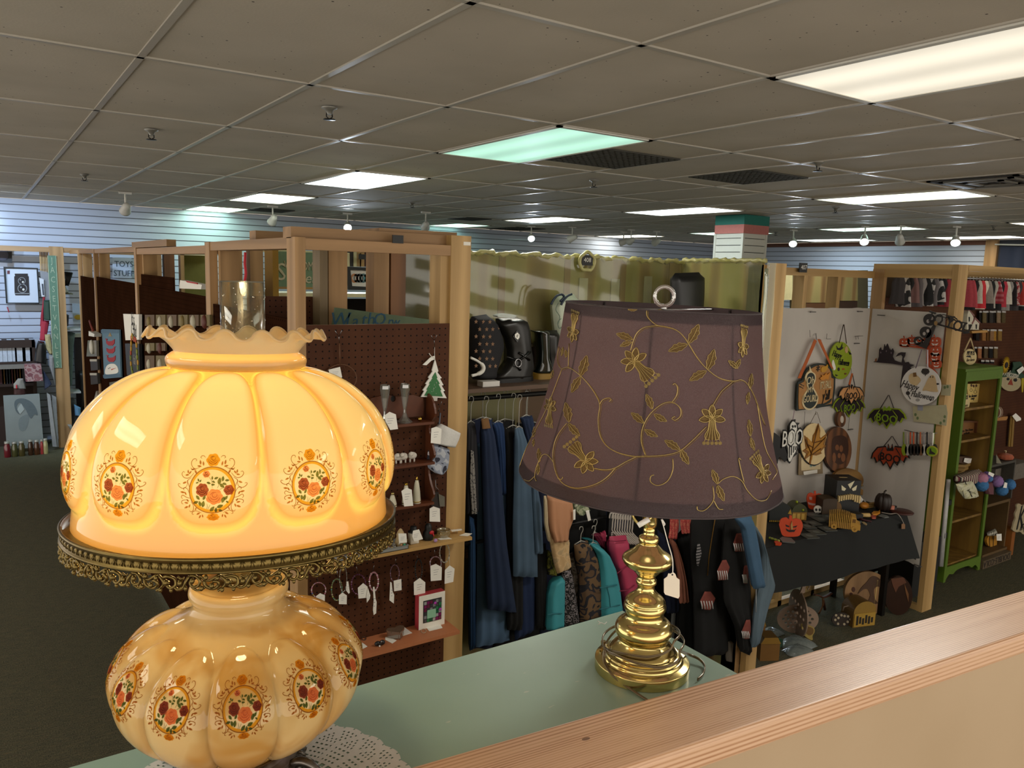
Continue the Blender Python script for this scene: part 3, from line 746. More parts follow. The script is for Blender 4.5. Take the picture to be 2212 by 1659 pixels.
mb.lathe([(.158,2.018),(RG-.002,2.018),(RG-.001,2.0235),(RG+.001,2.0245),(RG+.0025,2.0235),(RG+.0018,2.0205),(RG,2.0195),(RG,2.0125),(RG+.002,2.0115),(RG+.0022,2.0095),(RG-.001,2.0085),(RG-.003,2.012)],(AX.x,AX.y,0),ABR,120,cap=False)
nh=120
for i in range(nh):
 a=2*pi*i/nh
 Fg=lambda u,v,w,a=a:Vector((AX.x+(RG+w)*cos(a+u/RG),AX.y+(RG+w)*sin(a+u/RG),2.0160+v))
 vs=[Fg(-.0026,.0024,0),Fg(0,.0012,.0016),Fg(.0026,.0024,0),Fg(0,-.0028,.0003)];mb.add(vs,[(0,3,1),(1,3,2),(0,1,2)],ABR,True)
 mb.tube([Fg(.0024,-.003,.0003),Fg(.0042,.0028,.0009),Fg(.006,-.003,.0003)],.0005,ABR,4)
tiltmb(mb);mb.build('gallery_band',hl,label='antique brass band embossed with small hearts')
def fringe(a0,mb):
 Fg=lambda u,v,w=0:Vector((AX.x+(RG+w)*cos(a0+u/RG),AX.y+(RG+w)*sin(a0+u/RG),2.0100-v))
 S_=[([(0,2),(5,3),(9,7),(7,12),(2,12),(0,8),(3,6)],1.5),([(9,2),(12,6),(17,7),(22,4),(26,2)],1.3),([(12,7),(14,12),(20,15),(25,12),(24,8),(20,8)],1.7),([(26,3),(30,6),(31,11),(27,15),(24,17)],1.4),([(31,4),(36,3),(41,6),(42,11),(38,14),(34,12),(36,8)],1.6),([(40,12),(44,15),(49,13),(51,8),(54,3)],1.5),([(2,13),(6,16),(11,15),(14,12)],1.2),([(44,3),(47,6),(50,4)],1.1)]
 for pts,r in S_:
  mb.tube(spline([Fg(x*.001,y*.001,.0008*sin(x*.9))for x,y in pts],3),r*.001,ABR,6)
 for x,y,r in((2,7,2.4),(10,14,2.2),(19,12,2.4),(28,16,2.0),(33,9,2.6),(46,9,2.6),(51,14,1.9),(14,4,2.2),(38,16,1.8),(24,5,2)):mb.ball(Fg(x*.001,y*.001,.0005),r*.001,ABR,(1,1,1.3),7)
mb=MB();nf=20
for i in range(nf):fringe(2*pi*i/nf+.13,mb)
tiltmb(mb);mb.build('filigree_fringe',hl,label='openwork brass scroll fringe')
mb=MB()
for k in range(3):
 a=TH0+radians(25+120*k)
 mb.tube([(AX.x+.168*cos(a),AX.y+.168*sin(a),2.012),(AX.x+.10*cos(a),AX.y+.10*sin(a),1.985),(AX.x+.03*cos(a),AX.y+.03*sin(a),1.975)],.003,ABR)
mb.lathe([(.015,1.94),(.0225,1.942),(.0225,1.955),(.019,1.958),(.019,1.972),(.034,1.976),(.034,1.985),(.024,1.99),(.024,2.002)],(AX.x,AX.y,0),ABR,40)
mb.build('burner',hl,label='brass burner and shade arms')
mb=MB();mb.ball((AX.x,AX.y,2.022),.017,emitmat('ffd9a0',1.2),(1,1,1.3),16);mb.build('bulb',hl)
font_prof=[(.024,1.9425),(.043,1.9405),(.0455,1.938),(.0475,1.9405),(.0515,1.9395),(.0545,1.934),(.0540,1.928),(.0505,1.9225),(.0500,1.918),(.0545,1.910),(.066,1.9015),(.083,1.8925),(.101,1.8825),(.116,1.871),(.1265,1.858),(.1315,1.845),(.1315,1.832),(.128,1.817),(.121,1.803),(.109,1.788),(.092,1.773),(.072,1.760),(.055,1.752),(.0475,1.746),(.047,1.737),(.047,1.728)]
FO=Lobed(font_prof,NL,.0080,.28,.90,TH0+radians(.5),2.6,1.0,.55)
GFO=castglass('caramel_glass','e9c078','e0b060','d3b278',.12,rough=.03,diff2='b98a46')
TFO=find_t(Lobed.__call__.__get__(FO),FO.phc,1529)
mb=MB();mb.grid(lambda s,t:FO(2*pi*s+FO.phc,t),NL*24,150,GFO,cu_=True,flip=True)
for i in range(NL):medallion(mb,FO,FO.phc+2*pi*i/NL,TFO,.86,DEC)
mb.at={'groove':[0]*len(mb.v)}
mb.build('glass_body',hl,label='caramel glass melon-ribbed body with rose bouquet medallions')
mb=MB();c=(AX.x,AX.y,0)
mb.lathe([(.040,1.733),(.0485,1.735),(.0505,1.7375),(.0535,1.737),(.055,1.733),(.062,1.730),(.0685,1.724),(.0705,1.718),(.069,1.712),(.061,1.708),(.04,1.708)],c,PEW,72)
for k in range(14):mb.lathe([(.0558+.0011*k,1.7325-.00055*k),(.0562+.0011*k,1.7329-.00055*k),(.0566+.0011*k,1.732-.00055*k)],c,PEW,72,cap=False)
for i in range(36):
 a=2*pi*i/36;mb.tube([(AX.x+.0655*cos(a),AX.y+.0655*sin(a),1.729),(AX.x+.0715*cos(a+.05),AX.y+.0715*sin(a+.05),1.722),(AX.x+.069*cos(a+.1),AX.y+.069*sin(a+.1),1.713)],[.0016,.003,.0018],PEW,6)
mb.build('pewter_base',hl,label='ribbed pewter base ring')
for k in range(4):
 a=TH0+radians(58+90*k);d=Vector((cos(a),sin(a),0));e=Vector((-sin(a),cos(a),0))
 Q=lambda r,z,s=0:AX+d*r+e*s+Vector((0,0,z))
 mb=MB()
 mb.tube(spline([Q(.060,1.722),Q(.076,1.730),Q(.090,1.727),Q(.098,1.716),Q(.094,1.706),Q(.084,1.706),Q(.080,1.713),Q(.086,1.718)],5),[.006]*10+[.0055]*8+[.0045]*9+[.0035]*9,PEW,9)
 mb.tube(spline([Q(.066,1.716,.008),Q(.082,1.722,.012),Q(.096,1.712,.010),Q(.104,1.7045,.004)],5),.0032,PEW,7)
 mb.tube(spline([Q(.066,1.716,-.008),Q(.082,1.722,-.012),Q(.096,1.712,-.010),Q(.104,1.7045,-.004)],5),.0032,PEW,7)
 mb.ball(Q(.090,1.7065),.0048,PEW);mb.ball(Q(.074,1.724),.005,PEW)
 for j in range(5):mb.tube([Q(.070+.006*j,1.731-.0008*j*j*.5,-.004),Q(.073+.006*j,1.734-.0008*j*j*.5,0),Q(.070+.006*j,1.731-.0008*j*j*.5,.004)],.0014,PEW,5)
 mb.build('foot',hl,label='scrolled pewter foot')
ld=bpy.data.lights.new('bulb_light','POINT');ld.energy=.95;ld.color=(1,.76,.42);ld.shadow_soft_size=.03
lo=bpy.data.objects.new('bulb_light',ld);COL.objects.link(lo);lo.parent=hl;lo.location=Vector((AX.x,AX.y,2.098))-WL[hl.name]
mb=MB();LACE=M('e2e0dc',.85,var=.05);dc=Vector((.232,.812));nr_,na_=60,480;R_=.170
def capy(x):return.771-(x-.384)*.0951+.003
vid={}
def dv(i,j):
 if(i,j)not in vid:
  a=2*pi*i/na_;sc=1+.028*abs(sin(a*14));rr=R_*(j/nr_)*(1 if j<nr_*.7 else 1+(sc-1)*(j/nr_-.7)/.3)
  vid[(i,j)]=len(mb.v);mb.v.append(Vector((dc.x+rr*cos(a),dc.y+rr*sin(a),1.7008)))
 return vid[(i,j)]
mi_=mb.mi(LACE)
for j in range(6,nr_):
 for i in range(na_):
  a=2*pi*(i+.5)/na_;r=(j+.5)/nr_;x,y=dc.x+R_*r*cos(a),dc.y+R_*r*sin(a)
  if y<capy(x)+.003:continue
  p=(a*14/pi)%1;band=r
  edge=r>.965
  arch=abs((p-.5))*2
  hole=False
  if not edge:
   if.80<r<.965:hole=(i+j*1)%3==0 and(j%2==0)and not(abs(arch-(r-.80)/.165)<.16)
   elif.58<r<=.80:hole=(j%3==0 and i%4<2)and arch>.2
   elif.5<r<=.58:hole=(i%8<5)and(j%4<2)
   else:hole=(i%6<3)and(j%3==1)
  elif(i%6==0)and j%2:hole=True
  if hole:continue
  mb.f.append((dv(i,j),dv(i,j+1),dv((i+1)%na_,j+1),dv((i+1)%na_,j)));mb.m.append(mi_);mb.sm.append(False)
mb.build('doily',label='round white lace doily under the glass lamp',cat='doily')
BX=Vector((.82,.83,0))
BR=M('e0ca86',.17,1,var=.12,scale=14,name='polished_brass');BRD=M('7a6237',.35,1,var=.1)
bl=T('brass_lamp','turned brass table lamp with embroidered purple-brown fabric shade, cord wrapped round its base','lamp',(BX.x,BX.y,1.7005))
bp=[(.0722,1.7005),(.0722,1.7145),(.0705,1.7165),(.066,1.7185),(.062,1.7200),(.0605,1.7235),(.058,1.7245),(.0565,1.7275),(.052,1.7295),(.0500,1.7340),(.0455,1.7390),(.0410,1.7440),(.0382,1.7480),(.0378,1.7510),(.0400,1.7540),(.0432,1.7610),(.0438,1.7680),(.0410,1.7745),(.0370,1.7785),(.0345,1.7800),(.0300,1.7850),(.0288,1.7900),(.0300,1.7955),(.0318,1.7985),(.0320,1.8040),(.0300,1.8080),(.0305,1.8100),(.0270,1.8155),(.0190,1.8220),(.0140,1.8280),(.0128,1.8325),(.0135,1.8360),(.0155,1.8385),(.0158,1.8430),(.0138,1.8460),(.0132,1.8490),(.0150,1.8520),(.0200,1.8575),(.0235,1.8610),(.0330,1.8670),(.0378,1.8735),(.0382,1.8780),(.0350,1.8820),(.0250,1.8890),(.0185,1.8955),(.0140,1.9000),(.0134,1.9020),(.0150,1.9045),(.0152,1.9090),(.0140,1.9120),(.0095,1.9150),(.0085,1.9190),(.0090,1.9220),(.0082,1.9250)]
mb=MB();mb.lathe([(r,z)for r,z in resamp(bp,220)[0]],(BX.x,BX.y,0),BR,96);mb.build('brass_stem',bl,label='stacked turned brass stem and round base')
mb=MB();mb.lathe([(.0080,1.925),(.0105,1.928),(.0112,1.934),(.0108,1.955),(.0150,1.958),(.0155,1.985),(.0135,1.995)],(BX.x,BX.y,0),BR,32);mb.build('socket',bl)
uh=cr.copy();uh.z=0;uh.normalize();fwd=Vector((sin(YAW),cos(YAW),0))
mb=MB();hp=spline([BX+uh*a+Vector((0,0,z))for a,z in((-.010,1.931),(-.018,1.932),(-.0265,1.945),(-.030,1.97),(-.042,2.05),(-.045,2.14),(-.03,2.22),(0,2.252),(.03,2.22),(.045,2.14),(.042,2.05),(.03,1.97),(.018,1.955),(.010,1.95))],6)
mb.tube(hp,.0022,BR,8);mb.build('harp',bl,label='brass harp loop')
mb=MB();mb.tube([BX+uh*-.020-fwd*.016+Vector((0,0,1.9335)),BX+uh*-.004-fwd*.016+Vector((0,0,1.944))],.0042,M('f0efe8',.15,var=0,coat=.5),12);mb.tube([BX+uh*-.004-fwd*.016+Vector((0,0,1.944)),BX+uh*.004+Vector((0,0,1.948))],.0025,BR,8)
mb.build('switch_lever',bl,label='short white glossy lever below the shade')
mb=MB();mb.ball((BX.x,BX.y,2.06),.028,emitmat('ffe8dc',1.5),(1,1,1.4),16);mb.lathe([(.013,1.995),(.014,2.02),(.020,2.035)],(BX.x,BX.y,0),M('e8e4dc',.3),20,cap=False);mb.build('bulb',bl)
TIP=Matrix.Rotation(radians(1.5),3,fwd);PV=Vector((BX.x,BX.y,2.256))
shp=[(.139,2.256),(.1405,2.245),(.1455,2.199),(.1575,2.127),(.1745,2.063),(.1885,2.018),(.1925,2.0015)]
stab,slen=resamp(shp,300)
def rz(z):
 for(ra,za),(rb,zb)in zip(stab,stab[1:]):
  if za>=z>=zb:return ra+(rb-ra)*(za-z)/max(1e-9,za-zb)
 return stab[0][0]if z>stab[0][1]else stab[-1][0]
RIB0=atan2(-BX.y,-BX.x)+radians(-4)
def scal(phi):return 1-.010*(1-abs(cos((phi-RIB0)*4)))
def shp_pt(phi,z,off=0):
 r=rz(z)*scal(phi)+off
 return PV+TIP@(Vector((BX.x+r*cos(phi),BX.y+r*sin(phi),z))-PV)
m,nt,b=newmat('sheer_plum_fabric');nt.nodes.remove(b);out=nt.nodes['Material Output']
geo=nt.nodes.new('ShaderNodeNewGeometry')
fine=noisen(nt,coordn(nt,(1,1,1)),900,1,.5)
spk=noisen(nt,coordn(nt),2200,0,.5)
co=rampn(nt,fine,[(.35,'443a3c'),(.65,'52474a')])
df=nt.nodes.new('ShaderNodeBsdfDiffuse');nt.links.new(co,df.inputs[0])
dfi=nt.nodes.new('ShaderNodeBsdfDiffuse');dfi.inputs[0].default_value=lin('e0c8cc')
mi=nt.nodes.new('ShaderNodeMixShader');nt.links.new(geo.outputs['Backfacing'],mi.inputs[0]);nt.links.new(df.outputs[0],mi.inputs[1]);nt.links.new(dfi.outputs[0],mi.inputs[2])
tl=nt.nodes.new('ShaderNodeBsdfTranslucent');tl.inputs[0].default_value=lin('a0807a')
m1=nt.nodes.new('ShaderNodeMixShader');m1 .inputs[0].default_value=.4;nt.links.new(mi.outputs[0],m1 .inputs[1]);nt.links.new(tl.outputs[0],m1 .inputs[2])
gl=nt.nodes.new('ShaderNodeBsdfGlossy');gl.inputs['Roughness'].default_value=.42;gl.inputs[0].default_value=lin('c9b4b4')
m2=nt.nodes.new('ShaderNodeMixShader');nt.links.new(mathn(nt,'MULTIPLY',mathn(nt,'GREATER_THAN',spk,.58),.10),m2 .inputs[0]);nt.links.new(m1 .outputs[0],m2 .inputs[1]);nt.links.new(gl.outputs[0],m2 .inputs[2])
nt.links.new(m2 .outputs[0],out.inputs['Surface']);PLUM=m
PLD=M('43383a',.8);WIRE=M('2a2224',.6)
mb=MB();mb.grid(lambda s,t:shp_pt(2*pi*s,stab[int(t*299)][1]),192,60,PLUM,cu_=True,flip=True)
bs=mb.build('fabric_shade',bl,label='sheer plum-brown bell shade with gold vine embroidery')
mb=MB()
for z0,z1,ze in((2.2555,2.241,2.2562),(2.019,2.0018,2.0012)):
 mb=MB();mb.grid(lambda s,t,z0=z0,z1=z1:shp_pt(2*pi*s,z0+(z1-z0)*t,-.0012),128,4,PLD,cu_=True)
 mb.tube([shp_pt(2*pi*i/128,ze,-.0002)for i in range(128)],.0013,PLD,6,closed=True);mb.build('hem',bs,label='doubled dark hem')
mb=MB()
for k in range(8):
 a=RIB0+k*pi/4;mb.tube([shp_pt(a,z,-.0030)for z in(2.255,2.23,2.199,2.16,2.127,2.09,2.063,2.03,2.003)],.0019,WIRE,6)
for k in range(3):
 a=RIB0+.5+k*2*pi/3;mb.tube([shp_pt(a,2.254,-.003),PV+Vector((.05*cos(a),.05*sin(a),-.004)),PV+Vector((0,0,-.003))],.0016,STEEL,6)
mb.build('wire_frame',bs)
def hit(x,y):
 r=ray(1080+x*.33755,580+y*.33755);t=.85;prev=None
 inv=TIP.transposed()
 def ins(t):
  p=PV+inv@((CAM+r*t)-PV);d=sqrt((p.x-BX.x)**2+(p.y-BX.y)**2)
  return d-rz(p.z)*scal(atan2(p.y-BX.y,p.x-BX.x)),p
 best=(9,None)
 while t<1.3:
  f,p=ins(t)
  if f<best[0]:best=(f,t)
  if f<0:
   a,b_=t-.004,t
   for _ in range(14):
    c=(a+b_)/2
    if ins(c)[0]<0:b_=c
    else:a=c
   t=b_;break
  t+=.004
 else:t=best[1]
 p=ins(t)[1];z=min(2.2555,max(2.0025,p.z));return atan2(p.y-BX.y,p.x-BX.x),z
GT=M('a8905a',.38,.8,var=.25,scale=400,name='gold_thread');GT2=M('86683a',.5,.35,var=.3,scale=500,name='dark_gold_thread')
mb=MB()
def em(x,y,off=.0006):
 a,z=hit(x,y);return a,z,off
V_=[[(940,265),(945,310),(1000,360),(1050,370),(1120,390),(1170,430),(1210,490),(1260,570),(1320,640),(1400,700),(1490,720),(1540,712),(1580,740),(1620,810),(1660,920),(1690,1000)],[(1010,365),(930,375),(880,410),(855,460),(835,530)],[(1490,722),(1420,780),(1380,840),(1352,890)],[(380,500),(370,590),(395,640),(440,632),(500,670),(560,730),(610,800),(640,870),(630,960),(640,1060),(680,1130),(750,1175),(850,1200),(920,1200)],[(640,870),(660,840),(700,828),(712,840),(700,852)],[(920,1200),(1010,1198),(1100,1185),(1160,1160),(1230,1100),(1290,1040),(1320,1010)],[(930,1195),(905,1110),(910,1030),(940,960),(980,910),(1040,865),(1100,855),(1150,890),(1155,940),(1120,970),(1100,958),(1118,945)],[(1100,855),(1130,810),(1135,760),(1118,735),(1105,745)],[(870,1205),(800,1240),(740,1275),(680,1288),(600,1278)],[(740,1275),(680,1340),(600,1385),(500,1405),(420,1385),(370,1330),(345,1240),(345,1150),(370,1070),(430,990)],[(345,1240),(310,1195),(275,1195),(240,1260),(225,1330),(235,1360)],[(225,1330),(190,1360),(158,1350)],[(372,1340),(395,1350),(405,1332)],[(1105,1215),(1105,1290),(1070,1360),(1010,1388),(965,1365),(965,1330),(985,1320)],[(1395,1375),(1430,1345),(1490,1330),(1545,1360),(1580,1420),(1640,1480),(1700,1480),(1735,1420)],[(1360,1390),(1365,1480),(1310,1545),(1265,1545),(1260,1520)],[(1365,1480),(1395,1535),(1425,1540)],[(440,630),(445,480)],[(1560,1370),(1540,1290),(1525,1215),(1540,1225)],[(400,640),(300,900),(200,1090),(110,1275)],[(1640,850),(1690,1130),(1740,1240),(1770,1300),(1740,1350)]]
def thread(pts,r=.0006,mat=None,off=.0006,res=4):
 P=sp2(pts,res,False);mb.tube([shp_pt(*em(x,y)[:2],off)for x,y in P],r,mat or GT,5)
def patch(pts,mat,off=.0005):
 P=[em(x,y)[:2]for x,y in pts];
 a0=P[0][0];rc=rz(P[0][1])
 uv=[((a-a0)*rc,z)for a,z in P]
 mb.poly(uv,lambda u,v,w:shp_pt(a0+u/rc,v,off),0,0,mat)
def eleaf(x,y,L,a,fat=.21,wx=1):
 ca,sa=cos(radians(a)),-sin(radians(a))
 tr=lambda p,q:(x+(p*ca-q*sa)*wx,y+p*sa+q*ca)
 side=[(t*L,fat*L*sin(pi*min(1,t*1.02))**.8*(1+.18*sin(t*22)))for t in[i/8 for i in range(9)]]
 out=[tr(p,q)for p,q in side]+[tr(p,-q*.8)for p,q in side[::-1][1:-1]]
 patch(out,GT2);thread(out+[out[0]],.00045,GT,.0008,2);thread([tr(0,0),tr(L*.5,L*.04),tr(L*.95,0)],.00045,GT,.0009,3)
 for t in(.35,.6):thread([tr(L*t,0),tr(L*(t+.15),L*fat*.6)],.0003,GT,.0009,2)
def flower(x,y,a,s,wx=1):
 tr=lambda p,q,aa:(x+(p*cos(radians(aa))-q*-sin(radians(aa))*-1*-1)*wx if False else x+(p*cos(radians(aa))+q*sin(radians(aa)))*wx,y-p*sin(radians(aa))+q*cos(radians(aa)))
 for k in(-100,-50,0,50,100):
  aa=a+180+k;L=s*.62
  side=[(t*L,.24*L*sin(pi*t)**.7)for t in[i/7 for i in range(8)]]
  out=[tr(p,q,aa)for p,q in side]+[tr(p,-q,aa)for p,q in side[::-1][1:-1]]
  patch(out,GT2,.0006);thread(out+[out[0]],.0008,GT,.0009,2)
 side=[(0,.13*s),(.25*s,.15*s),(.55*s,.2*s),(.8*s,.34*s),(1.0*s,.30*s),(1.05*s,.12*s)]
 out=[tr(p,q,a)for p,q in side]+[tr(p,-q,a)for p,q in side[::-1]]
 patch(out,GT2,.0006)
 for q in(-.3,-.15,0,.15,.3):thread([tr(0,q*.3*s,a),tr(.5*s,q*.5*s,a),tr(1.15*s,q*1.25*s,a)],.0005,GT,.0009,3)
 thread([tr(p,q,a)for p,q in side],.0007,GT,.0009,3);thread([tr(p,-q,a)for p,q in side],.0007,GT,.0009,3)
 for q in(-.38,-.2,0,.2,.38):
  c=tr(1.2*s,q*s,a);patch([(c[0]+.09*s*cos(t)*wx,c[1]+.09*s*sin(t))for t in[i*pi/4 for i in range(8)]],GT,.0008)
for v_ in V_:thread(v_,.00075)
for v_ in V_[:10]:thread([(x+9,y+7)for x,y in v_],.0004,GT2)
for x,y,L,a in((850,455,110,160),(845,470,80,200),(1205,480,140,62),(1200,485,130,-160),(1325,650,140,72),(1320,655,125,-150),(515,690,140,72),(520,690,120,-120),(1520,640,80,140),(1500,640,70,60),(445,985,130,100),(440,990,110,-48),(975,900,105,112),(920,990,105,140),(985,930,95,-30),(925,1030,95,-28),(1150,1160,115,148),(1155,1155,110,-62),(1590,790,80,-100),(1595,770,100,80),(1390,1380,100,110),(1390,1385,110,-68),(1600,1075,110,98),(1600,1080,90,-68),(255,1240,90,95),(250,1250,70,-95),(345,650,60,-110),(425,570,50,90),(215,1080,70,80),(220,1090,50,-95),(880,262,60,180),(395,560,60,75)):
 eleaf(x,y,L,a,wx=.75 if x>1570 or x<400 else 1)
for x,y,a,s,wx in((862,592,-48,140,1),(1355,955,-90,135,1),(550,1232,128,130,1),(1680,1305,125,115,.7),(470,405,78,110,.55),(325,885,-98,105,.6),(1552,500,82,110,.5)):flower(x,y,a,s,wx)
n=len(mb.v);inv=TIP.transposed();RB=Matrix.Rotation(pi,3,'Z');cc=Vector((BX.x,BX.y,0))
mb.v+=[PV+TIP@((cc+RB@((PV+inv@(p-PV))-cc))-PV)for p in mb.v[:n]]
fc=len(mb.f);mb.f+=[tuple(i+n for i in f)for f in mb.f[:fc]];mb.m+=mb.m[:fc];mb.sm+=mb.sm[:fc]
mb.build('embroidery',bs,label='gold thread vines, leaves and blossoms')
mb=MB();fc_=at(1426,645,y=.83);fc_=Vector((BX.x+.004,BX.y,2.270));cl=glassmat('f6f4f2',.35,.05,veil=.12,vcol='fff4ee')
mb.tube([fc_+uh*.0138*cos(2*pi*i/36)+Vector((0,0,.0138*sin(2*pi*i/36)+.002))for i in range(36)],.0030,cl,10,closed=True)
mb.lathe([(.0055,2.250),(.0045,2.256),(.005,2.2605)],(fc_.x,fc_.y,0),cl,16);mb.build('finial',bl,label='clear acrylic ring finial')
ld=bpy.data.lights.new('bulb_light','POINT');ld.energy=.085;ld.color=(1,.86,.80);ld.shadow_soft_size=.03
lo=bpy.data.objects.new('bulb_light',ld);COL.objects.link(lo);lo.parent=bl;lo.location=Vector((BX.x,BX.y,2.12))-WL[bl.name]
def cyl(px,py,r):
 v=ray(px,py);ox,oy=-BX.x,-BX.y;A=v.x**2+v.y**2;B=2*(v.x*ox+v.y*oy);C=ox*ox+oy*oy-r*r
 D=max(0,B*B-4*A*C);return CAM+v*((-B-sqrt(D))/(2*A))
CORD=M('6e5c3e',.25,.35,var=.2,coat=.6)
def crop6(x,y):return 1280+x*.11754,1380+y*.11754
def backarc(p,q,r,z):
 a0=atan2(p.y-BX.y,p.x-BX.x);a1=atan2(q.y-BX.y,q.x-BX.x)
 while a1<a0:a1+=2*pi
 return[Vector((BX.x+r*cos(a0+(a1-a0)*t),BX.y+r*sin(a0+(a1-a0)*t),p.z+(q.z-p.z)*t+z*sin(pi*t)))for t in(.15,.3,.5,.7,.85)]
mb=MB()
def loop(pts,r,z=.01):
 P=[cyl(*crop6(*p),r)for p in pts];full=P+backarc(P[-1],P[0],r+.003,z)
 for off in(0,.0022):mb.tube([p+Vector((0,0,off))for p in spline(full,5,True)],.0012,CORD,6,closed=True)
loop([(230,170),(420,250),(700,310),(1000,345),(1250,300),(1430,200),(1500,60)],.0520)
loop([(240,215),(500,340),(850,470),(1200,540),(1450,500),(1590,380),(1600,250)],.0600,.006)
sw=at(*crop6(215,190),z=1.722)
P=[cyl(*crop6(215,200),.064),cyl(*crop6(200,400),.067),cyl(*crop6(330,640),.0735),at(*crop6(560,830),z=1.706)-fwd*.001,at(*crop6(860,1040),z=1.7022),at(*crop6(1000,1130),z=1.7022)]
for off in(0,.0024):mb.tube([p+uh*off for p in spline(P,6)],.0012,CORD,6)
P=[cyl(*crop6(1600,240),.062),at(*crop6(1760,300),z=1.712),at(*crop6(1960,390),z=1.706),at(*crop6(2060,520),z=1.7022),at(*crop6(2030,660),z=1.7022),at(*crop6(1930,760),z=1.7022)]
for off in(0,.0024):mb.tube([p+Vector((0,0,off))for p in spline(P,6)],.0012,CORD,6)
mb.build('cord',bl,label='thin brownish cord wound round the base')
mb=MB();mb.lathe([(.007,0),(.007,.002),(.003,.0025),(.0028,.006),(.0036,.0065),(.0044,.0125),(.004,.0135)],at(1303,1402,z=1.7195),BRD,18);mb.build('switch_knob',bl,label='small brass knob on the base')
mb=MB();g=cyl(1489,1471,.0728);dd=(g-Vector((BX.x,BX.y,g.z))).normalized()
mb.lathe([(.0045,-.001),(.0045,.0015),(.0025,.0018)],g,BRD,16,axis=dd.to_track_quat('Z','Y').to_matrix());mb.build('cord_grommet',bl)
tg=T('price_tag','blank cream price tag on a white string hanging in front of the brass stem','price tag',tuple(BX-fwd*.045+uh*.03+Vector((0,0,1.85))))
Ft=Fr(BX-fwd*.045,uh,(0,0,1))
def c5(x,y):return 1100+x*.28933,1080+y*.28933
out=[(1155,590),(1180,572),(1188,548),(1205,550),(1222,538),(1240,552),(1250,580),(1272,596),(1272,720),(1262,736),(1165,706),(1155,690)]
hole=ell(1218,558,7,7,10)
mb=MB();mb.poly(Ft.P([c5(*p)for p in out]),Ft,-.0003,.0003,M('eadfcc',.7,var=.05),holes=[Ft.P([c5(*p)for p in hole])]);mb.build('card',tg)
mb=MB();Ps=[Ft(*Ft.px(*c5(*p)),.0006)for p in((1135,145),(1150,190),(1185,320),(1218,440),(1220,552))]
mb.tube(spline(Ps,5),.0008,STRING,6);mb.tube(spline([Ps[0]+Vector((.001,0,0)),Ps[1]+Vector((.0022,0,.002)),Ps[1]],4),.0014,STRING,6);mb.build('string',tg)
FP=FY(2.75);BR1=M('35190f',.7)
def tagcard(F,pts,c,parent=None,lines=True,conv=None,label=None):
 """cut-corner paper tag with a few pen lines; pts traced clockwise from the upper left"""
 P=F.P([conv(*p)if conv else p for p in pts],c);mb=MB()
 mb.poly(P,F,c-.0006,c+.0006,TAG)
 us=[p[0]for p in P];vs=[p[1]for p in P];cx,cy=sum(us)/len(us),sum(vs)/len(vs);w=(max(us)-min(us))*.5;h=(max(vs)-min(vs))
 if lines:
  for k in range(3):
   y=cy+h*.10-k*h*.13;mb.fbox(F,(cx-w*.45,y,c+.0006),(cx+w*(.45-.15*k),y+h*.018,c+.0009),M('8d8790',.7,var=0))
 return mb.build('price_tag',parent,label=label)
pa=T('partition_frame','pine stud frame end with brown pegboard panel, behind the glass lamp','partition',(1.29,2.79,0),'pine booth partitions')
MB().box((1.555,2.75,0),(1.646,2.79,2.437),PINEL).build('post',pa)
MB().box((.929,2.75,0),(.967,2.84,2.40),PINE).build('post',pa)
MB().box((1.517,2.765,2.085),(1.555,2.853,2.36),PINEL).build('stud',pa)
MB().box((.967,2.752,2.357),(1.555,2.79,2.397),PINEX).build('rail',pa)
MB().box((.929,2.79,2.397),(1.646,2.88,2.437),PINEX).build('top_plate',pa)
MB().box((.967,2.752,.05),(1.555,2.758,2.09),PEGY).build('pegboard',pa)
MB().box((.967,2.758,2.05),(1.555,2.80,2.088),PINEX).build('rail',pa)
MB().box((1.61,2.748,2.40),(1.642,2.7495,2.414),PAPER).build('paper_label',pa)
XS=.93;FS=FX(XS)
pb=T('partition_frame','long pine stud wall with dark brown pegboards running back to the slatted wall','partition',(.95,6.4,0),'pine booth partitions')
for y0_ in(3.99,6.10,8.48,9.88):
 MB().box((XS,y0_,0),(XS+.038,y0_+.09,2.40),PINE).build('post',pb)
 MB().box((XS+.038,y0_-.05,0),(XS+.127,y0_-.012,2.36),PINE).build('post',pb)
for a,b_,z in((2.84,3.99,2.40),(4.08,6.10,2.385),(6.19,8.48,2.40),(8.57,10.9,2.40)):
 MB().box((XS+.004,a,z-.04),(XS+.09,b_,z),PINEY).build('rail',pb)
MB().box((XS-.002,5.0,2.39),(XS+.05,6.25,2.43),PINEY).build('rail',pb)
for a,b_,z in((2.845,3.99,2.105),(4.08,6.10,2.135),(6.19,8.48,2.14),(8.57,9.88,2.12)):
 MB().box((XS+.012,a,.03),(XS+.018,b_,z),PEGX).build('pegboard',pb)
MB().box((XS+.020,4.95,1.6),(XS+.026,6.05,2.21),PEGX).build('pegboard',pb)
pc=T('partition_frame','inner pine stud frame glimpsed over the near pegboard panel','partition',(1.4,3.4,0),'pine booth partitions')
GREYP=wood('7c6a4e','94805e','z',50,.05,name='weathered_pine')
for x0,x1,mt in((1.245,1.281,GREYP),(1.285,1.372,PINE),(1.50,1.575,PINE),(1.585,1.66,wood('6e4a2c','8c5f38','z',50,.05,name='brown_pine'))):
 MB().box((x0,3.36,0),(x1,3.45,2.40),mt).build('stud',pc)
MB().box((.97,3.36,2.40),(1.66,3.45,2.44),PINEX).build('rail',pc)
MB().box((.97,3.455,.02),(1.26,3.46,2.165),PEGY).build('pegboard',pc)
OLIVE=M('6f6444',.6,name='kraft_sheet')
MB().box((1.665,3.40,.02),(1.80,3.41,2.42),OLIVE).build('kraft_panel',pc)
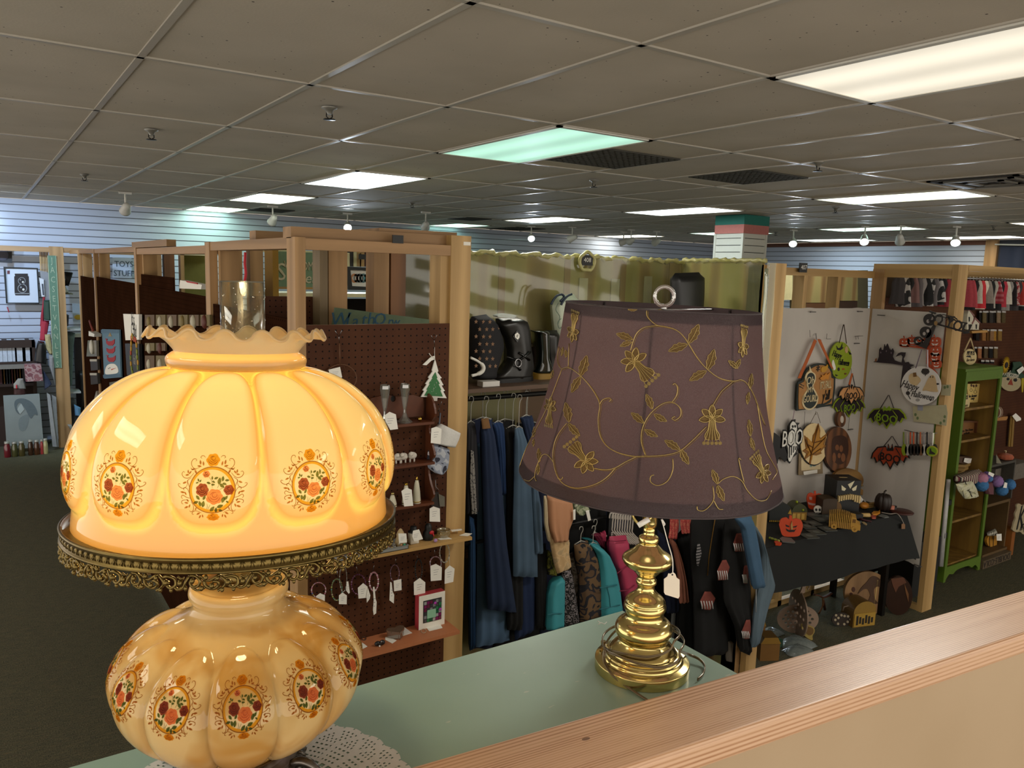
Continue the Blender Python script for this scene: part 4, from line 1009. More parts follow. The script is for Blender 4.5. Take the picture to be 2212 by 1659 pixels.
pd=T('shelf_unit','yellow and brown shelf unit glimpsed between the studs, holding the green sign','shelf unit',(2.1,5.6,0))
YEL=M('a97f1e',.6);CRM=M('d8cfa2',.5);DKB=M('1b100b',.8)
yy=5.5
MB().box((1.66,yy-.13,0),(1.70,yy+.05,2.40),YEL).build('side_panel',pd)
MB().box((1.66,yy+.30,0),(3.0,yy+.33,2.06),DKB).build('back_panel',pd)
MB().box((1.705,yy-.05,2.085),(3.0,yy+.30,2.11),CRM).build('shelf',pd)
MB().box((1.705,yy+.22,2.39),(3.0,yy+.26,2.41),CRM).build('shelf',pd)
MB().box((1.705,yy-.02,1.72),(3.0,yy+.30,1.74),DKB).build('shelf',pd)
Fs=FY(yy)
sgn=MB();GS=M('7f9c7c',.7,var=.1);LET=M('d6ceb0',.5,var=.03)
a=Fs.px(596,552);b_=Fs.px(702,622)
sgn.fbox(Fs,(a[0],b_[1]-.012,-.02),(b_[0]+.05,a[1]+.03,0),GS)
sgn.fbox(Fs,(a[0],b_[1]-.012,0),(b_[0]+.05,b_[1]+.004,.006),M('b08a50',.6))
for t,px,py,s_,kw in(('S',607,589,.17,dict(sx=.9)),('WELC',632,573,.075,dict(sx=.6)),('OME',668,576,.085,dict(sx=.6)),('eas',677,602,.105,dict(sx=1.0,shear=.2))):
 u,v=Fs.px(px,py);sgn.text(t,Fs,u,v,s_,LET,0,.008,**kw)
tr_=Fs.P([(684,594),(692,578),(688,578),(694,566),(700,578),(697,580),(706,594)]);sgn.poly(tr_,Fs,0,.004,M('3f5a3c',.7))
sgn.build('welcome_sign',label='green sign with raised cream words WELCOME and a large S',cat='sign')
fr_=T('picture_frame','black framed print with coloured rings on a cream shelf between studs','picture frame',tuple(Fs(*Fs.px(780,626),.02)))
mb=MB();O=Fs.P([(751,576),(808,579),(808,627),(753,626)],.02);I=Fs.P([(757,583),(805,585),(803,620),(761,618)],.02)
mb.poly(O,Fs,0,.02,BLACK,holes=[I]);mb.build('frame',fr_)
mb=MB();mb.poly(I,Fs,.002,.006,PAPER)
for px,c in((767,'c98a5c'),(773,'8a8a84'),(779,'6d6a66'),(786,'4f6f72'),(795,'5aa3ac')):
 u,v=Fs.px(px,601,.02);mb.poly(ell(u,v,.030,.034,16),Fs,.006,.0075,M(c,.6),holes=[ell(u,v,.015,.018,16)])
mb.build('print',fr_)
MB().fbox(Fs,(Fs.px(771,550)[0],Fs.px(771,560)[1],.03),(Fs.px(792,550)[0],Fs.px(771,549)[1],.035),BLACK).build('number_plate',label='small black number plate above the ring print, between studs',cat='number plate')
mb=MB()
for i,(px,c,w)in enumerate([(756,'e0d9ae',4),(762,'2c2622',5),(769,'d6cfa4',5),(777,'9c7e50',6),(784,'b08c58',6),(798,'4a1414',6),(806,'d8d0b4',4)]):
 u,v=Fs.px(px,576,-.05);mb.fbox(Fs,(u-.02,v,-.12),(u-.02+w*.006,v+.10+.02*(i%3),-.06),M(c,.6))
mb.build('parcel',label='stack of pale and brown packages above the framed ring print',cat='package')
mb=MB()
for i in range(16):
 u,v=Fs.px(752+3.6*i,662+6*sin(i*1.7),0);mb.ball(Fs(u,1.78+.03*abs(sin(i*2.1))+.02,.05),.035,M(rnd.choice(['4e5a3c','6d6a50','2f3d2a','77624c','8d8f80']),.8),(1,.6,.8),8)
mb.build('trinket',label='dim heap of green and grey trinkets on the shelf below the ring print',cat='trinkets',kind='stuff')
mb=MB();Ft2=FY(3.22);O=Ft2 .P([(722,664),(716,702),(935,706),(935,691)]);mb.poly(O,Ft2,0,.018,M('64765c',.7,var=.2))
BL_=M('2e5a74',.7)
for t,px,py,s_ in(('W',729,691,.085),('l',746,690,.08),('a',763,693,.07),('th',791,690,.08),('O',815,690,.075),('r',838,694,.06),('w',850,695,.055)):
 u,v=Ft2 .px(px,py);mb.text(t,Ft2,u,v,s_,BL_,.018,.020,shear=.2)
mb.build('lettered_plank',label='greenish board with blue hand-painted letters leaning behind the pegboard',cat='sign')
mb=MB();mb.box((1.28,2.82,2.438),(1.62,3.1,2.452),PINEX);mb.build('plank',label='short plank lying across the top of the near timber frame',cat='plank')
mb=MB();F3=FY(3.1);O=F3 .P([(806,499),(898,503),(928,511),(930,520),(806,520)]);mb.poly(O,F3,-.30,-.22,M('cfc9a0',.8,var=.2));mb.build('wrapped_board',label='cream wrapped board lying on top of the near timber frame',cat='board')
MB().box((1.30,2.745,2.395),(1.345,2.7495,2.425),BLACK).build('number_plate',label='small black number plate on the top rail of the near timber frame',cat='number plate')
mb=MB();O=FS.P([(386,623),(389,605),(436,615),(434,625)],-.05);mb.poly(O,FS,-.09,-.05,PAPER);O=FS.P([(400,606),(425,611),(426,614),(404,610)],-.045);mb.poly(O,FS,-.05,-.045,M('b02018',.6));mb.build('leaflet_box',label='white box with a red corner poking above the pegboard behind the lamp',cat='box')
F5=FY(5.0);F7=FY(7.2)
for F_,a_,b_,mt in((F5,483,497,GREYP),(F5,497,524,PINE),(F5,541,569,PINE),(F7,310,322,PINE),(F7,326,334,M('b8b0a0',.6)),(F7,338,350,PINE),(F7,356,378,wood('6e4a2c','8c5f38','z',50,.05,name='brown_pine')),(F7,391,399,PINEL)):
 MB().fbox(F_,(F_.px(a_,600)[0],0,-.09),(F_.px(b_,600)[0],2.42,0),mt).build('stud',pc)
MB().fbox(F7,(F7 .px(378,600)[0],2.36,-.09),(F7 .px(470,600)[0],2.42,0),CRM).build('rail',pc)
MB().fbox(F7,(F7 .px(401,600)[0],1.6,-.2),(F7 .px(455,600)[0],2.42,-.15),M('827c34',.7)).build('wall_panel',pc)
mb=MB();mb.tube(spline([Vector(at(530,545,y=3.6)),at(529,570,y=3.6),at(531,590,y=3.6),at(528,612,y=3.6),at(526,640,y=3.6)],4),.006,M('c22a34',.7));mb.build('ribbon',label='red ribbon hanging behind the glass chimney',cat='ribbon')
def FSs(c=0):return c
def flat(name,F,pts,c0,c1,mat,label,cat,extra=None,group=None,conv=None):
 mb=MB();P=F.P([conv(*p)if conv else p for p in pts],c1);mb.poly(P,F,c0,c1,mat)
 if extra:extra(mb)
 return mb.build(name,label=label,cat=cat,group=group)
def snow(mb):
 B=M('3f6076',.6)
 RED=M('9c1420',.7);q=lambda x,y:FS.px(150+x*.19293,580+y*.19293,.01)
 for pts in([(358,685),(550,685),(550,725),(358,725)],[(380,1190),(572,1180),(574,1215),(384,1225)]):mb.poly([q(*p)for p in pts],FS,.012,.014,B)
 for cx,cy,fl in((465,825,1),(468,912,-1),(475,1008,1)):
  body=[(cx-48,cy-22),(cx-20,cy-8),(cx+20,cy-14),(cx+48,cy-34),(cx+46,cy+14),(cx+24,cy+38),(cx-20,cy+38),(cx-44,cy+12)]
  beak=[(cx-fl*40,cy-20),(cx-fl*62,cy-40),(cx-fl*30,cy-38)]
  mb.poly([q(*p)for p in body],FS,.012,.016,RED);mb.poly([q(*p)for p in beak],FS,.012,.015,RED)
 mb.poly([q(*p)for p in sp2([(410,1180),(415,1110),(450,1072),(510,1068),(545,1105),(550,1165),(480,1182)],4)],FS,.012,.016,WHITE)
 mb.poly([q(*p)for p in[(478,1125),(480,1138),(535,1112)]],FS,.016,.018,M('c0572c',.6))
 for x,y in((462,1112),(448,1120)):mb.poly([q(x+5*cos(t),y+5*sin(t))for t in[i*pi/4 for i in range(8)]],FS,.016,.018,INK)
 mb.poly([q(*p)for p in[(440,760),(460,715),(480,760)]],FS,.012,.015,M('9a7f50',.7))
flat('banner',FS,[(220,711),(257,712),(261,815),(225,818)],0,.012,M('57788c',.7),'blue hanging banner with three red birds and a snowman face','banner',snow)
def cold(mb):
 for t,px,py,s_ in(("It's",287,690,.13),('so',289,702,.12),('Cold',289,714,.13),('outside',289,728,.07)):
  u,v=FS.px(px,py,.02);mb.text(t,FS,u,v,s_,INK,.02,.022,sx=.9,shear=.15)
flat('wall_sign',FS,[(266,678),(300,679),(300,734),(271,735)],0,.02,PAPER,"white sign with curly black writing hanging right of the snowman banner",'sign',cold)
def wreath(mb):
 u0_,v0_=FS.px(291,778,.02)
 for i in range(26):
  a=2*pi*i/26;r=.17+.015*sin(i*5);u,v=u0_+r*cos(a)*.9,v0_+r*sin(a)
  mb.poly(ell(u,v,.026,.02,7),FS,.02,.026,M(rnd.choice(['a8421c','b98a20','6f7a22','c05a22','7c8420']),.7))
 mb.text('fall',FS,u0_,v0_,.10,M('9a9488',.7),.02,.022,shear=.3)
flat('wall_sign',FS,[(270,742),(300,743),(302,812),(274,810)],0,.02,BLACK,'black square plaque with a painted autumn leaf wreath','sign',wreath)
flat('storage_box',FS,[(236,826),(300,815),(300,880),(240,880)],0,.15,M('4a4a40',.8),'dull grey box below the wreath plaque','box')
k=0
for row,(y0_,y1_)in enumerate(((680,704),(741,758),(768,800))):
 for i in range(6 if row!=1 else 5):
  x0=313+24*i;
  if row and x0>345:continue
  P=[(x0,y0_),(x0+20,y0_),(x0+20,y1_),(x0,y1_)]
  def ex(mb,x0=x0,y0_=y0_,y1_=y1_):
   c=rnd.choice(['6e5a2a','59261a','3a3330','7d6b3a','b6ae98']);u,v=FS.px(x0+10,(y0_+y1_)/2+3,.01);mb.ball(FS(u,v,.012),.035,M(c,.6),(.5,1,1),8)
  flat('card_pouch',FS,P,0,.01,M('6b5c34',.7)if(i+row)%2 else M('5a4228',.7),'kraft card with small jewellery hung on the dark pegboard behind the lamp rim','jewellery card',ex,'jewellery cards on the dark pegboard')
q=lambda x,y:(150+x*.19293,580+y*.19293)
flat('gift_pot',FS,[q(215,700),q(280,735),q(275,765),q(215,755)],0,.06,WHITE,'small white pot with a red stem hung left of the snowman banner','ornament',lambda mb:mb.tube([FS(*FS.px(*q(*p),.03),.03)for p in((228,585),(245,640),(262,690),(262,715))],.012,M('7a3020',.7)))
flat('plastic_pouch',FS,[q(205,805),q(300,805),q(305,985),q(190,985)],0,.02,M('787468',.25),'clear pouch with pale contents left of the snowman banner','pouch',lambda mb:mb.ball(FS(*FS.px(*q(250,880),.03),.03),.06,M('c9c6ba',.5),(.4,1,1.2)))
for j,yq in enumerate((1015,1170)):
 flat('packet',FS,[q(232,yq),q(310,yq),q(318,yq+120),q(240,yq+130)],0,.02,M('2e2a26',.4),'small dark packet with white header card, %s of the two left of the snowman banner'%('upper','lower')[j],'packet',lambda mb,yq=yq:mb.poly(FS.P([q(232,yq),q(308,yq),q(308,yq+25),q(234,yq+25)],.02),FS,.02,.024,M('b8b4a8',.6)))
flat('tree_ornament',FS,[q(300,1370),q(330,1480),q(310,1500),q(345,1560),q(262,1555),q(290,1495),q(270,1480)],0,.02,M('8f8a80',.5),'small pale tree ornament low on the left pegboard','ornament')
cA=lambda x,y:(620+x*.30137,660+y*.30137);cB=lambda x,y:(620+x*.2411,1100+y*.2411);cC=lambda x,y:(700+x*.14919,1130+y*.14919);cD=lambda x,y:(660+x*.1537,1220+y*.1537)
def fp(conv,x,y,c=.01):return FP(*FP.px(*conv(x,y),c),c)
def yhook(mb,conv,pts):
 for a,b_ in pts:mb.tube([fp(conv,*a,.03),fp(conv,*b_,.01)],.0012,STEEL,5)
dcx=T('dreamcatcher','rattan hoop with paper tag hanging from a forked hook beside the lamp neck','dreamcatcher',tuple(fp(cA,385,620)))
mb=MB();yhook(mb,cA,[((345,182),(372,225)),((392,180),(372,225)),((372,225),(376,275))]);mb.build('hook',dcx)
mb=MB();RAT=M('5e3a20',.6);mb.tube([fp(cA,375,270,.012),fp(cA,381,425,.012)],.0028,RAT,6)
mb.tube([fp(cA,385+113*cos(t),522+100*sin(t),.012)for t in[i*2*pi/32 for i in range(32)]],.0022,RAT,6,closed=True);mb.build('hoop',dcx)
mb=MB();n=9
for i in range(n):
 for r1,r2,s in((1,.62,.5),(.62,.3,.5)):
  for k2 in(s,-s):
   a,b_=2*pi*i/n,2*pi*(i+k2)/n;mb.tube([fp(cA,385+113*r1*cos(a),522+100*r1*sin(a),.012),fp(cA,385+113*r2*cos(b_),522+100*r2*sin(b_),.012)],.0004,RAT,4)
mb.build('webbing',dcx)
tagcard(FP,[(297,460),(380,440),(395,515),(315,530)],.022,dcx,conv=cA)
tr=T('tree_ornament','green Christmas tree ornament with white edge hanging on the brown pegboard','ornament',tuple(fp(cA,1050,685)))
mb=MB();yhook(mb,cA,[((1033,215),(1055,252)),((1075,212),(1055,252)),((1055,252),(1058,300))]);mb.tube([fp(cA,1058,298,.012),fp(cA,1057,400,.012)],.0008,STRING,5);mb.build('hook',tr)
tw=[(1062,385),(1085,470),(1078,478),(1110,520),(1097,524),(1122,570),(1108,574),(1132,612),(1120,616),(1145,664),(960,655),(985,612),(972,608),(1003,566),(992,562),(1022,520),(1012,516),(1045,472),(1040,466)]
tgp=[(1064,478),(1078,520),(1072,522),(1095,560),(1086,564),(1106,605),(1098,608),(1117,652),(985,645),(1008,605),(1000,602),(1026,560),(1018,558),(1045,520),(1040,516)]
mb=MB();mb.poly(FP.P([cA(*p)for p in tw],.012),FP,.006,.012,WHITE);mb.build('white_backing',tr)
mb=MB();mb.poly(FP.P([cA(*p)for p in tgp],.014),FP,.012,.015,M('2f6e3c',.6))
for i in range(14):x,y=rnd.uniform(1020,1085),rnd.uniform(540,640);mb.ball(fp(cA,x,y,.016),.0012,WHITE,n=5)
mb.poly(FP.P([cA(*p)for p in[(1025,655),(1078,657),(1076,684),(1022,682)]],.014),FP,.012,.015,M('c9c5be',.5));mb.build('green_tree',tr)
mb=MB();mb.poly(FP.P([cA(*p)for p in[(1060,360),(1030,370),(972,425),(1000,428),(1035,395),(1062,385)]],.016),FP,.013,.016,WHITE);mb.tube([fp(cA,1060,380,.016),fp(cA,1030,360,.018),fp(cA,1018,342,.016)],.0015,WHITE);mb.build('ribbon_bow',tr)
cu_=T('curio_shelf','small brown wooden curio shelf with scalloped side mounted on the pegboard','wall shelf',(1.36,2.71,1.38))
CW=M('5a2e17',.45,var=.25,name='brown_stained_wood');yf=.085
mb=MB();top=FP.P([cA(*p)for p in[(600,665),(700,640),(800,652),(900,640),(975,662),(980,720),(975,790),(600,830)]],.01)
u_,v_=FP.px(*cA(760,668),.01);mb.poly(top,FP,.002,.012,CW,holes=[ell(u_,v_,.011,.012,14)]);mb.poly(ell(u_,v_,.011,.012,14),FP,.0021,.003,BLACK);mb.build('back_board',cu_)
for i,(z,xr)in enumerate(((1.716,1.447),(1.555,1.452),(1.392,1.452),(1.24,1.45))):
 if i<3:MB().box((1.22,2.665,z-.010),(xr,2.748,z),CW).build('shelf',cu_)
side=[(2.748,1.82),(2.70,1.80),(2.672,1.745),(2.70,1.71),(2.72,1.68),(2.70,1.63),(2.672,1.58),(2.70,1.55),(2.72,1.51),(2.70,1.46),(2.672,1.42),(2.70,1.385),(2.72,1.36),(2.748,1.35)]
MB().poly(sp2([(-a,b_)for a,b_ in side],3,False),Fr((1.452,0,0),(0,-1,0)),-.008,0,CW).build('side_panel',cu_)
FC=Fr((0,2.70,0))
def onshelf(px,y,z):p=at(px,0,y=y);return p.x
for i,px in enumerate((831,874)):
 gx=at(px,905,y=2.70).x;r=T('candlestick','clear glass candlestick on the top curio shelf, %s one'%('left, tagged','right, free-standing')[i],'candlestick',(gx,2.70,1.7163),'pair of glass candlesticks')
 mb=MB();mb.lathe([(.029,0),(.030,.004),(.022,.010),(.012,.022),(.0065,.038),(.006,.050),(.008,.060),(.012,.085),(.017,.118),(.0195,.135),(.0185,.147),(.0165,.150),(.015,.146),(.010,.10)],(gx,2.70,1.7165),glassmat('cfd0cc',.30,.08,veil=.10,vcol='d8d4cc'),10,smooth=False);mb.build('cut_glass_body',r)
 if i==0:tagcard(FC,[(695,790),(735,762),(780,780),(795,885),(740,892),(706,830)],.035,r,conv=cA)
MB().ball((at(907,893,y=2.69).x,2.69,1.726),.0095,M('b89a48',.2,1),(1,1,1),14).build('gold_bauble',label='tiny gold ball at the right end of the top curio shelf',cat='bauble')
WOOL=M('cfc8bd',.9,var=.15,scale=200)
for i,px in enumerate((863,874,893)):
 gx=at(px,985,y=2.69).x;mb=MB();z=1.556
 mb.ball((gx,2.70,z+.026),.0165,WOOL,(1.15,.9,.85));mb.ball((gx-.012,2.685,z+.036),.009,WOOL)
 for dx in(-.009,.009):mb.tube([(gx+dx,2.70,z),(gx+dx,2.70,z+.014)],.0035,WOOL)
 mb.build('lamb_figurine',label='small white lamb figurine on the middle curio shelf, %s of three'%('leftmost','middle','rightmost')[i],cat='figurine',group='white lamb figurines')
for i,(px,h,top_)in enumerate(((848,.045,'b9a46a'),(877,.075,'b8963c'),(900,.090,'c2a24c'))):
 gx=at(px,1075,y=2.69).x;z=1.3925;r=T('angel_bell','white and gold porcelain figurine on the lowest curio shelf, %s'%('leftmost','middle, tagged','rightmost, pointed')[i],'figurine',(gx,2.69,z),'white and gold porcelain figurines')
 MB().lathe([(.0165,0),(.016,.01),(.0135,h*.5),(.009,h*.85),(.006,h),(.0001,h+.002)],(gx,2.69,z),M('c8c2ac',.4),20).build('body',r)
 mb=MB().ball((gx,2.69,z+h+.006),.0075 if i<2 else.0045,M(top_,.25,.9),(1,1,.8 if i<2 else 2.2),12);mb.lathe([(.0165,.004),(.017,.006),(.0165,.008)],(gx,2.69,z),M(top_,.25,.9),20,cap=False);mb.build('gold_top',r)
 if i==1:tagcard(FC,[(820,1330),(855,1305),(893,1320),(904,1435),(840,1440)],.035,r,conv=cA)
st=T('christmas_stocking','small satin stocking with white fluffy cuff hanging on a pegboard hook','stocking',tuple(fp(cA,1085,1215)))
mb=cloth([cA(*p)for p in((1040,985),(1010,1040),(1000,1120),(1010,1165),(1060,1200))],[cA(*p)for p in((1165,1030),(1165,1060),(1162,1120),(1150,1170),(1110,1215))],FP,.03,.035,pattern('blotch',['b5b8c0','8f96a6','2a2c3a','c9c4cc'],26),1,.002);mb.build('foot',st)
mb=cloth([cA(*p)for p in((1105,848),(1060,880),(1035,920),(1028,985))],[cA(*p)for p in((1112,850),(1245,915),(1235,955),(1205,1020))],FP,.034,.045,M('d2d0cc',.95,var=.1,scale=150),2,.003);mb.build('fluffy_cuff',st)
mb=MB();yhook(mb,cA,[((1108,690),(1090,735)),((1090,735),(1092,775))]);mb.tube([fp(cA,1098,770,.02),fp(cA,1092,850,.03)],.0035,M('5c6470',.6));mb.build('hanging_loop',st)
tagcard(FP,[(1035,880),(1070,868),(1108,885),(1100,992),(1030,985)],.065,st,conv=cA)
kc=T('charm_cluster','dark feather and metal charm cluster with white tag under the stocking','charm',tuple(fp(cA,1070,1550)))
mb=MB();mb.poly(FP.P([cA(*p)for p in[(1040,1345),(1085,1335),(1100,1440),(1070,1490),(1035,1440)]],.02),FP,.015,.022,M('2a2420',.6));mb.poly(FP.P([cA(*p)for p in[(1085,1350),(1130,1370),(1130,1440),(1095,1440)]],.025),FP,.02,.026,M('8a8a80',.3,.6));mb.build('charms',kc)
mb=MB();mb.tube([fp(cA,1063,1225,.01),fp(cA,1066,1300,.02),fp(cA,1070,1350,.02)],.0015,STEEL);mb.tube([fp(cA,1068,1300,.02),fp(cA,1095,1330,.022)],.001,STEEL);mb.build('hook',kc)
tagcard(FP,[(1022,1455),(1050,1440),(1095,1455),(1097,1550),(1022,1548)],.03,kc,conv=cA)
S1=wood('b0894f','cda76c','x',50,.05,name='plain_pine_shelf')
MB().box((1.030,2.650,1.212),(1.622,2.7505,1.225),S1).build('display_shelf',label='long plain pine shelf on the pegboard carrying trays and figurines',cat='shelf')
Z1=1.2255
ty=T('jewellery_tray','shallow grey plastic tray heaped with jewellery on the pine shelf','tray',(1.19,2.70,Z1))
GT_=M('8b8c8a',.35)
mb=MB();x0,x1,y0_,y1_=1.045,1.335,2.652,2.742;mb.box((x0,y0_,Z1),(x1,y1_,Z1+.002),GT_)
for a,b_ in(((x0,y0_),(x1,y0_+.002)),((x0,y1_-.002),(x1,y1_)),((x0,y0_),(x0+.002,y1_)),((x1-.002,y0_),(x1,y1_))):mb.box((*a,Z1),(*b_,Z1+.014),GT_)
mb.tube([(x0,y0_,Z1+.014),(x1,y0_,Z1+.014),(x1,y1_,Z1+.014),(x0,y1_,Z1+.014)],.0016,GT_,6,closed=True);mb.build('tray',ty)
mb=MB()
for i in range(70):
 x,y=rnd.uniform(x0+.01,x1-.01),rnd.uniform(y0_+.01,y1_-.012);c=rnd.choice(['2f8a68','d8a878','c4512c','b79c54','e0dcd0','9c9a94','2a2824','c8a070','d8d4c8'])
 mb.ball((x,y,Z1+.006+rnd.uniform(0,.010)),rnd.uniform(.003,.0075),M(c,.4),n=7)
for i in range(9):
 x,y=rnd.uniform(x0+.12,x1-.05),rnd.uniform(y0_+.02,y1_-.02);mb.tube([Vector((x+.022*cos(t),y+.018*sin(t),Z1+.013+.006*sin(2*t+i)))for t in[k*2*pi/14 for k in range(14)]],.0012,M(rnd.choice(['b8b4aa','6a6762','3a3836','c9c5b8']),.4),5,closed=True)
mb.build('jewellery',ty)
mb=MB();gx=at(822,1175,y=2.68).x
for i in range(8):mb.ball((gx+.012*cos(i*.8),2.68+.012*sin(i*.8),Z1+.022),.0065,M('c9a640',.25,.8),n=8)
mb.ball((gx,2.68,Z1+.024),.007,M('e6cf8a',.3,.6));mb.build('gold_brooch',label='shiny gold flower brooch on the jewellery tray',cat='brooch')
def lathe_item(name,px,y,z,prof,mat,label,cat,n=18):
 gx=at(px,1160,y=y).x;return MB().lathe(prof,(gx,y,z),mat,n).build(name,label=label,cat=cat)
sx_=at(865,1160,y=2.70).x
r=T('santa_figurine','beige hooded figurine with a white tag on the pine shelf','figurine',(sx_,2.70,Z1))
MB().lathe([(.022,0),(.023,.012),(.018,.03),(.015,.036),(.0165,.045),(.012,.056),(.006,.066),(.001,.069)],(sx_,2.70,Z1),M('b29a70',.7,var=.25,scale=120),16).build('robe',r)
mb=MB().ball((sx_+.003,2.684,Z1+.044),.007,M('d8b48c',.6));mb.ball((sx_+.002,2.683,Z1+.035),.008,M('cfc4a8',.9),(1,.7,1));mb.build('face',r)
tagcard(Fr((0,2.68,0)),[(1075,150),(1190,150),(1200,280),(1085,290)],.012,r,conv=cC)
sx_=at(893,1160,y=2.70).x
r=T('snowman_figurine','square white snowman figurine with black top hat and red bow on the pine shelf','figurine',(sx_,2.70,Z1))
MB().box((sx_-.018,2.685,Z1),(sx_+.018,2.715,Z1+.045),WHITE).build('body',r,bevel=.003)
mb=MB().lathe([(.022,.045),(.022,.049),(.0135,.050),(.013,.068),(.0001,.069)],(sx_,2.70,Z1),BLACK,18);mb.build('top_hat',r)
mb=MB().ball((sx_-.006,2.683,Z1+.038),.006,M('b01a26',.5),(1.2,.5,.8));mb.ball((sx_+.006,2.683,Z1+.038),.006,M('b01a26',.5),(1.2,.5,.8));mb.build('red_bow',r)
tagcard(Fr((0,2.68,0)),[(1290,110),(1375,90),(1432,230),(1305,265),(1275,190)],.012,r,conv=cC)
sx_=at(925,1150,y=2.71).x
r=T('penguin_figurine','black figurine with a red bow, right of the snowman on the pine shelf','figurine',(sx_,2.71,Z1))
MB().lathe([(.020,0),(.023,.012),(.021,.03),(.014,.042),(.015,.052),(.010,.064),(.0001,.067)],(sx_,2.71,Z1),BLACK,18).build('body',r)
mb=MB().ball((sx_+.004,2.688,Z1+.034),.009,M('b01a26',.5),(1.2,.5,.9));mb.tube([(sx_+.010,2.688,Z1+.03),(sx_+.013,2.686,Z1+.018)],.003,M('b01a26',.5));mb.build('red_bow',r)
sx_=at(958,1150,y=2.71).x
MB().lathe([(.022,0),(.027,.004),(.028,.020),(.027,.027),(.029,.029),(.0275,.030),(.026,.021),(.025,.006)],(sx_,2.71,Z1),glassmat('e8e0c4',.28,.1,veil=.14,vcol='d8cca8'),24,cap=False).build('glass_dish',label='round clear glass dish at the right of the pine shelf',cat='dish')
MB().ball((at(941,1160,y=2.665).x,2.665,Z1+.0075),.0075,M('a884b8',.6)).build('lilac_bead',label='lilac ball in front of the glass dish on the pine shelf',cat='bead')
for i,(pts)in enumerate(([(1640,225),(1790,205),(1850,230),(1680,245)],[(1960,180),(2050,145),(2145,155),(2080,190)],[(1835,100),(1990,85),(2000,105),(1850,125)])):
 z=Z1+(.0008 if i<2 else.014);P=[at(*cC(*p),z=z)for p in pts];mb=MB();mb.add([p for p in P]+[p+Vector((0,0,.0012))for p in P],[(3,2,1,0),(4,5,6,7),(0,1,5,4),(1,2,6,5),(2,3,7,6),(3,0,4,7)],PAPER)
 if i==2:mb.tube([P[0]+Vector((.015,0,0)),P[0]+Vector((.017,0,-.0135))],.002,WHITE);mb.tube([P[0]+Vector((.03,-.004,0)),P[0]+Vector((.028,-.004,-.0135))],.002,WHITE)
 mb.build('paper_tag',label=('white paper slip lying in front of the glass dish','white card at the right tip of the pine shelf','white card propped on a little stand beside the glass dish')[i],cat='card')
def bracelet(name,conv,cx,cy,rx,ry,cols,bead,hk,tags,label,cat='bracelet',nb=26,twist=0,c=.02):
 r=T(name,label,cat,tuple(fp(conv,cx,cy+ry,c)),'bracelets hanging below the pine shelf')
 mb=MB();yhook(mb,conv,hk);mb.build('hook',r)
 mb=MB()
 for i in range(nb):
  a=2*pi*i/nb;p=fp(conv,cx+rx*cos(a),cy+ry*sin(a),c+.004*sin(a));mb.ball(p,bead*(1+.3*((i*7)%3-1)*.5),M(cols[i%len(cols)],.35),n=7)
 mb.tube([fp(conv,cx+rx*cos(2*pi*i/24),cy+ry*sin(2*pi*i/24),c)for i in range(24)],bead*.5,M(cols[0],.5),5,closed=True)
 mb.build('beads',r)
 for k,tpts in enumerate(tags):
  if len(tpts)>3:tagcard(FP,tpts,c+.008+.004*k,r,conv=conv)
  else:
   m2=MB();m2 .tube([fp(conv,*p,c)for p in tpts],.0008,STRING,5);m2 .build('string',r)
 return r
PK=['c48a9a','e2d8d6','b47084','d8c4c8'];MV=['5c2a52','7a3f6c','a0788e']
bracelet('bracelet',cD,185,355,100,105,PK+['a8a83c','4c6a9a'],.0026,[((165,130),(172,250))],[[(150,440),(205,400),(272,428),(268,540),(150,540)]],'pink and white bead bracelet nearest the glass lamp, on the first hook under the shelf')
bracelet('bracelet',cD,440,350,75,150,['6a7a54','4f8a80','9a9c4c','a09078'],.0030,[((445,85),(455,210))],[[(470,430),(520,390),(580,430),(578,555),(470,552)]],'long green and grey bead bracelet on the second hook under the shelf')
bracelet('necklace',cD,530,190,50,190,['9a9890','4a4842','c4c0b4'],.0020,[((520,10),(524,30))],[[(580,240),(600,230),(622,390),(606,408),(570,360)]],'twisted grey metal chain hanging behind the green bracelet','necklace',44)
bracelet('bracelet',cD,745,275,100,140,MV,.0026,[((715,30),(735,130))],[[(735,325),(810,258),(872,308),(872,462),(745,475)],[(858,455),(880,330),(910,430),(900,480),(862,532)]],'purple bead bracelet with two tags on the third hook under the shelf')
bracelet('bracelet',cD,960,235,62,130,PK,.0036,[((965,10),(938,100))],[[(948,310),(968,310),(985,480),(998,520),(992,680),(958,706),(948,640),(958,500)]],'chunky pink bead bracelet with a long narrow tag on the fourth hook')
bracelet('bracelet',cD,1255,120,62,120,['7a5a70','a88894','2a2426'],.0022,[((1268,-80),(1264,5))],[[(1238,225),(1345,200),(1350,355),(1245,372)],[(1190,240),(1210,250),(1222,370),(1245,420),(1240,545),(1180,500)]],'thin mauve and black bracelet with two tags on the fifth hook')
bracelet('bracelet',cD,1590,70,48,150,['161414','2c2a28','0e0c0c'],.0036,[((1568,-125),(1575,-60))],[[(1522,245),(1605,185),(1682,245),(1680,425),(1525,425)]],'black bead bracelet with a white tag above the mosaic box')
bracelet('bracelet',cC,1615,580,80,95,['b08a96','8a8c98','c8b4b8','93535f'],.0030,[((1600,390),(1605,490))],[[(1540,620),(1620,590),(1705,640),(1700,825),(1545,840)]],'pink and grey bracelet left of the silver bead loop, near the post')
bracelet('bracelet',cC,1745,430,70,140,['b9b2a4','8c8678'],.0034,[((1740,260),(1742,285))],[[(1750,680),(1820,612),(1890,660),(1870,850),(1745,880)],[(1815,480),(1820,560),(1822,625)]],'silver round-bead bracelet hanging from the shelf edge against the post',nb=22)
Z2=.852
MB().box((1.02,2.615,Z2-.014),(1.552,2.7505,Z2),M('b5714a',.55,name='terracotta_shelf')).build('display_shelf',label='lower terracotta coloured shelf with a mosaic box on it',cat='shelf')
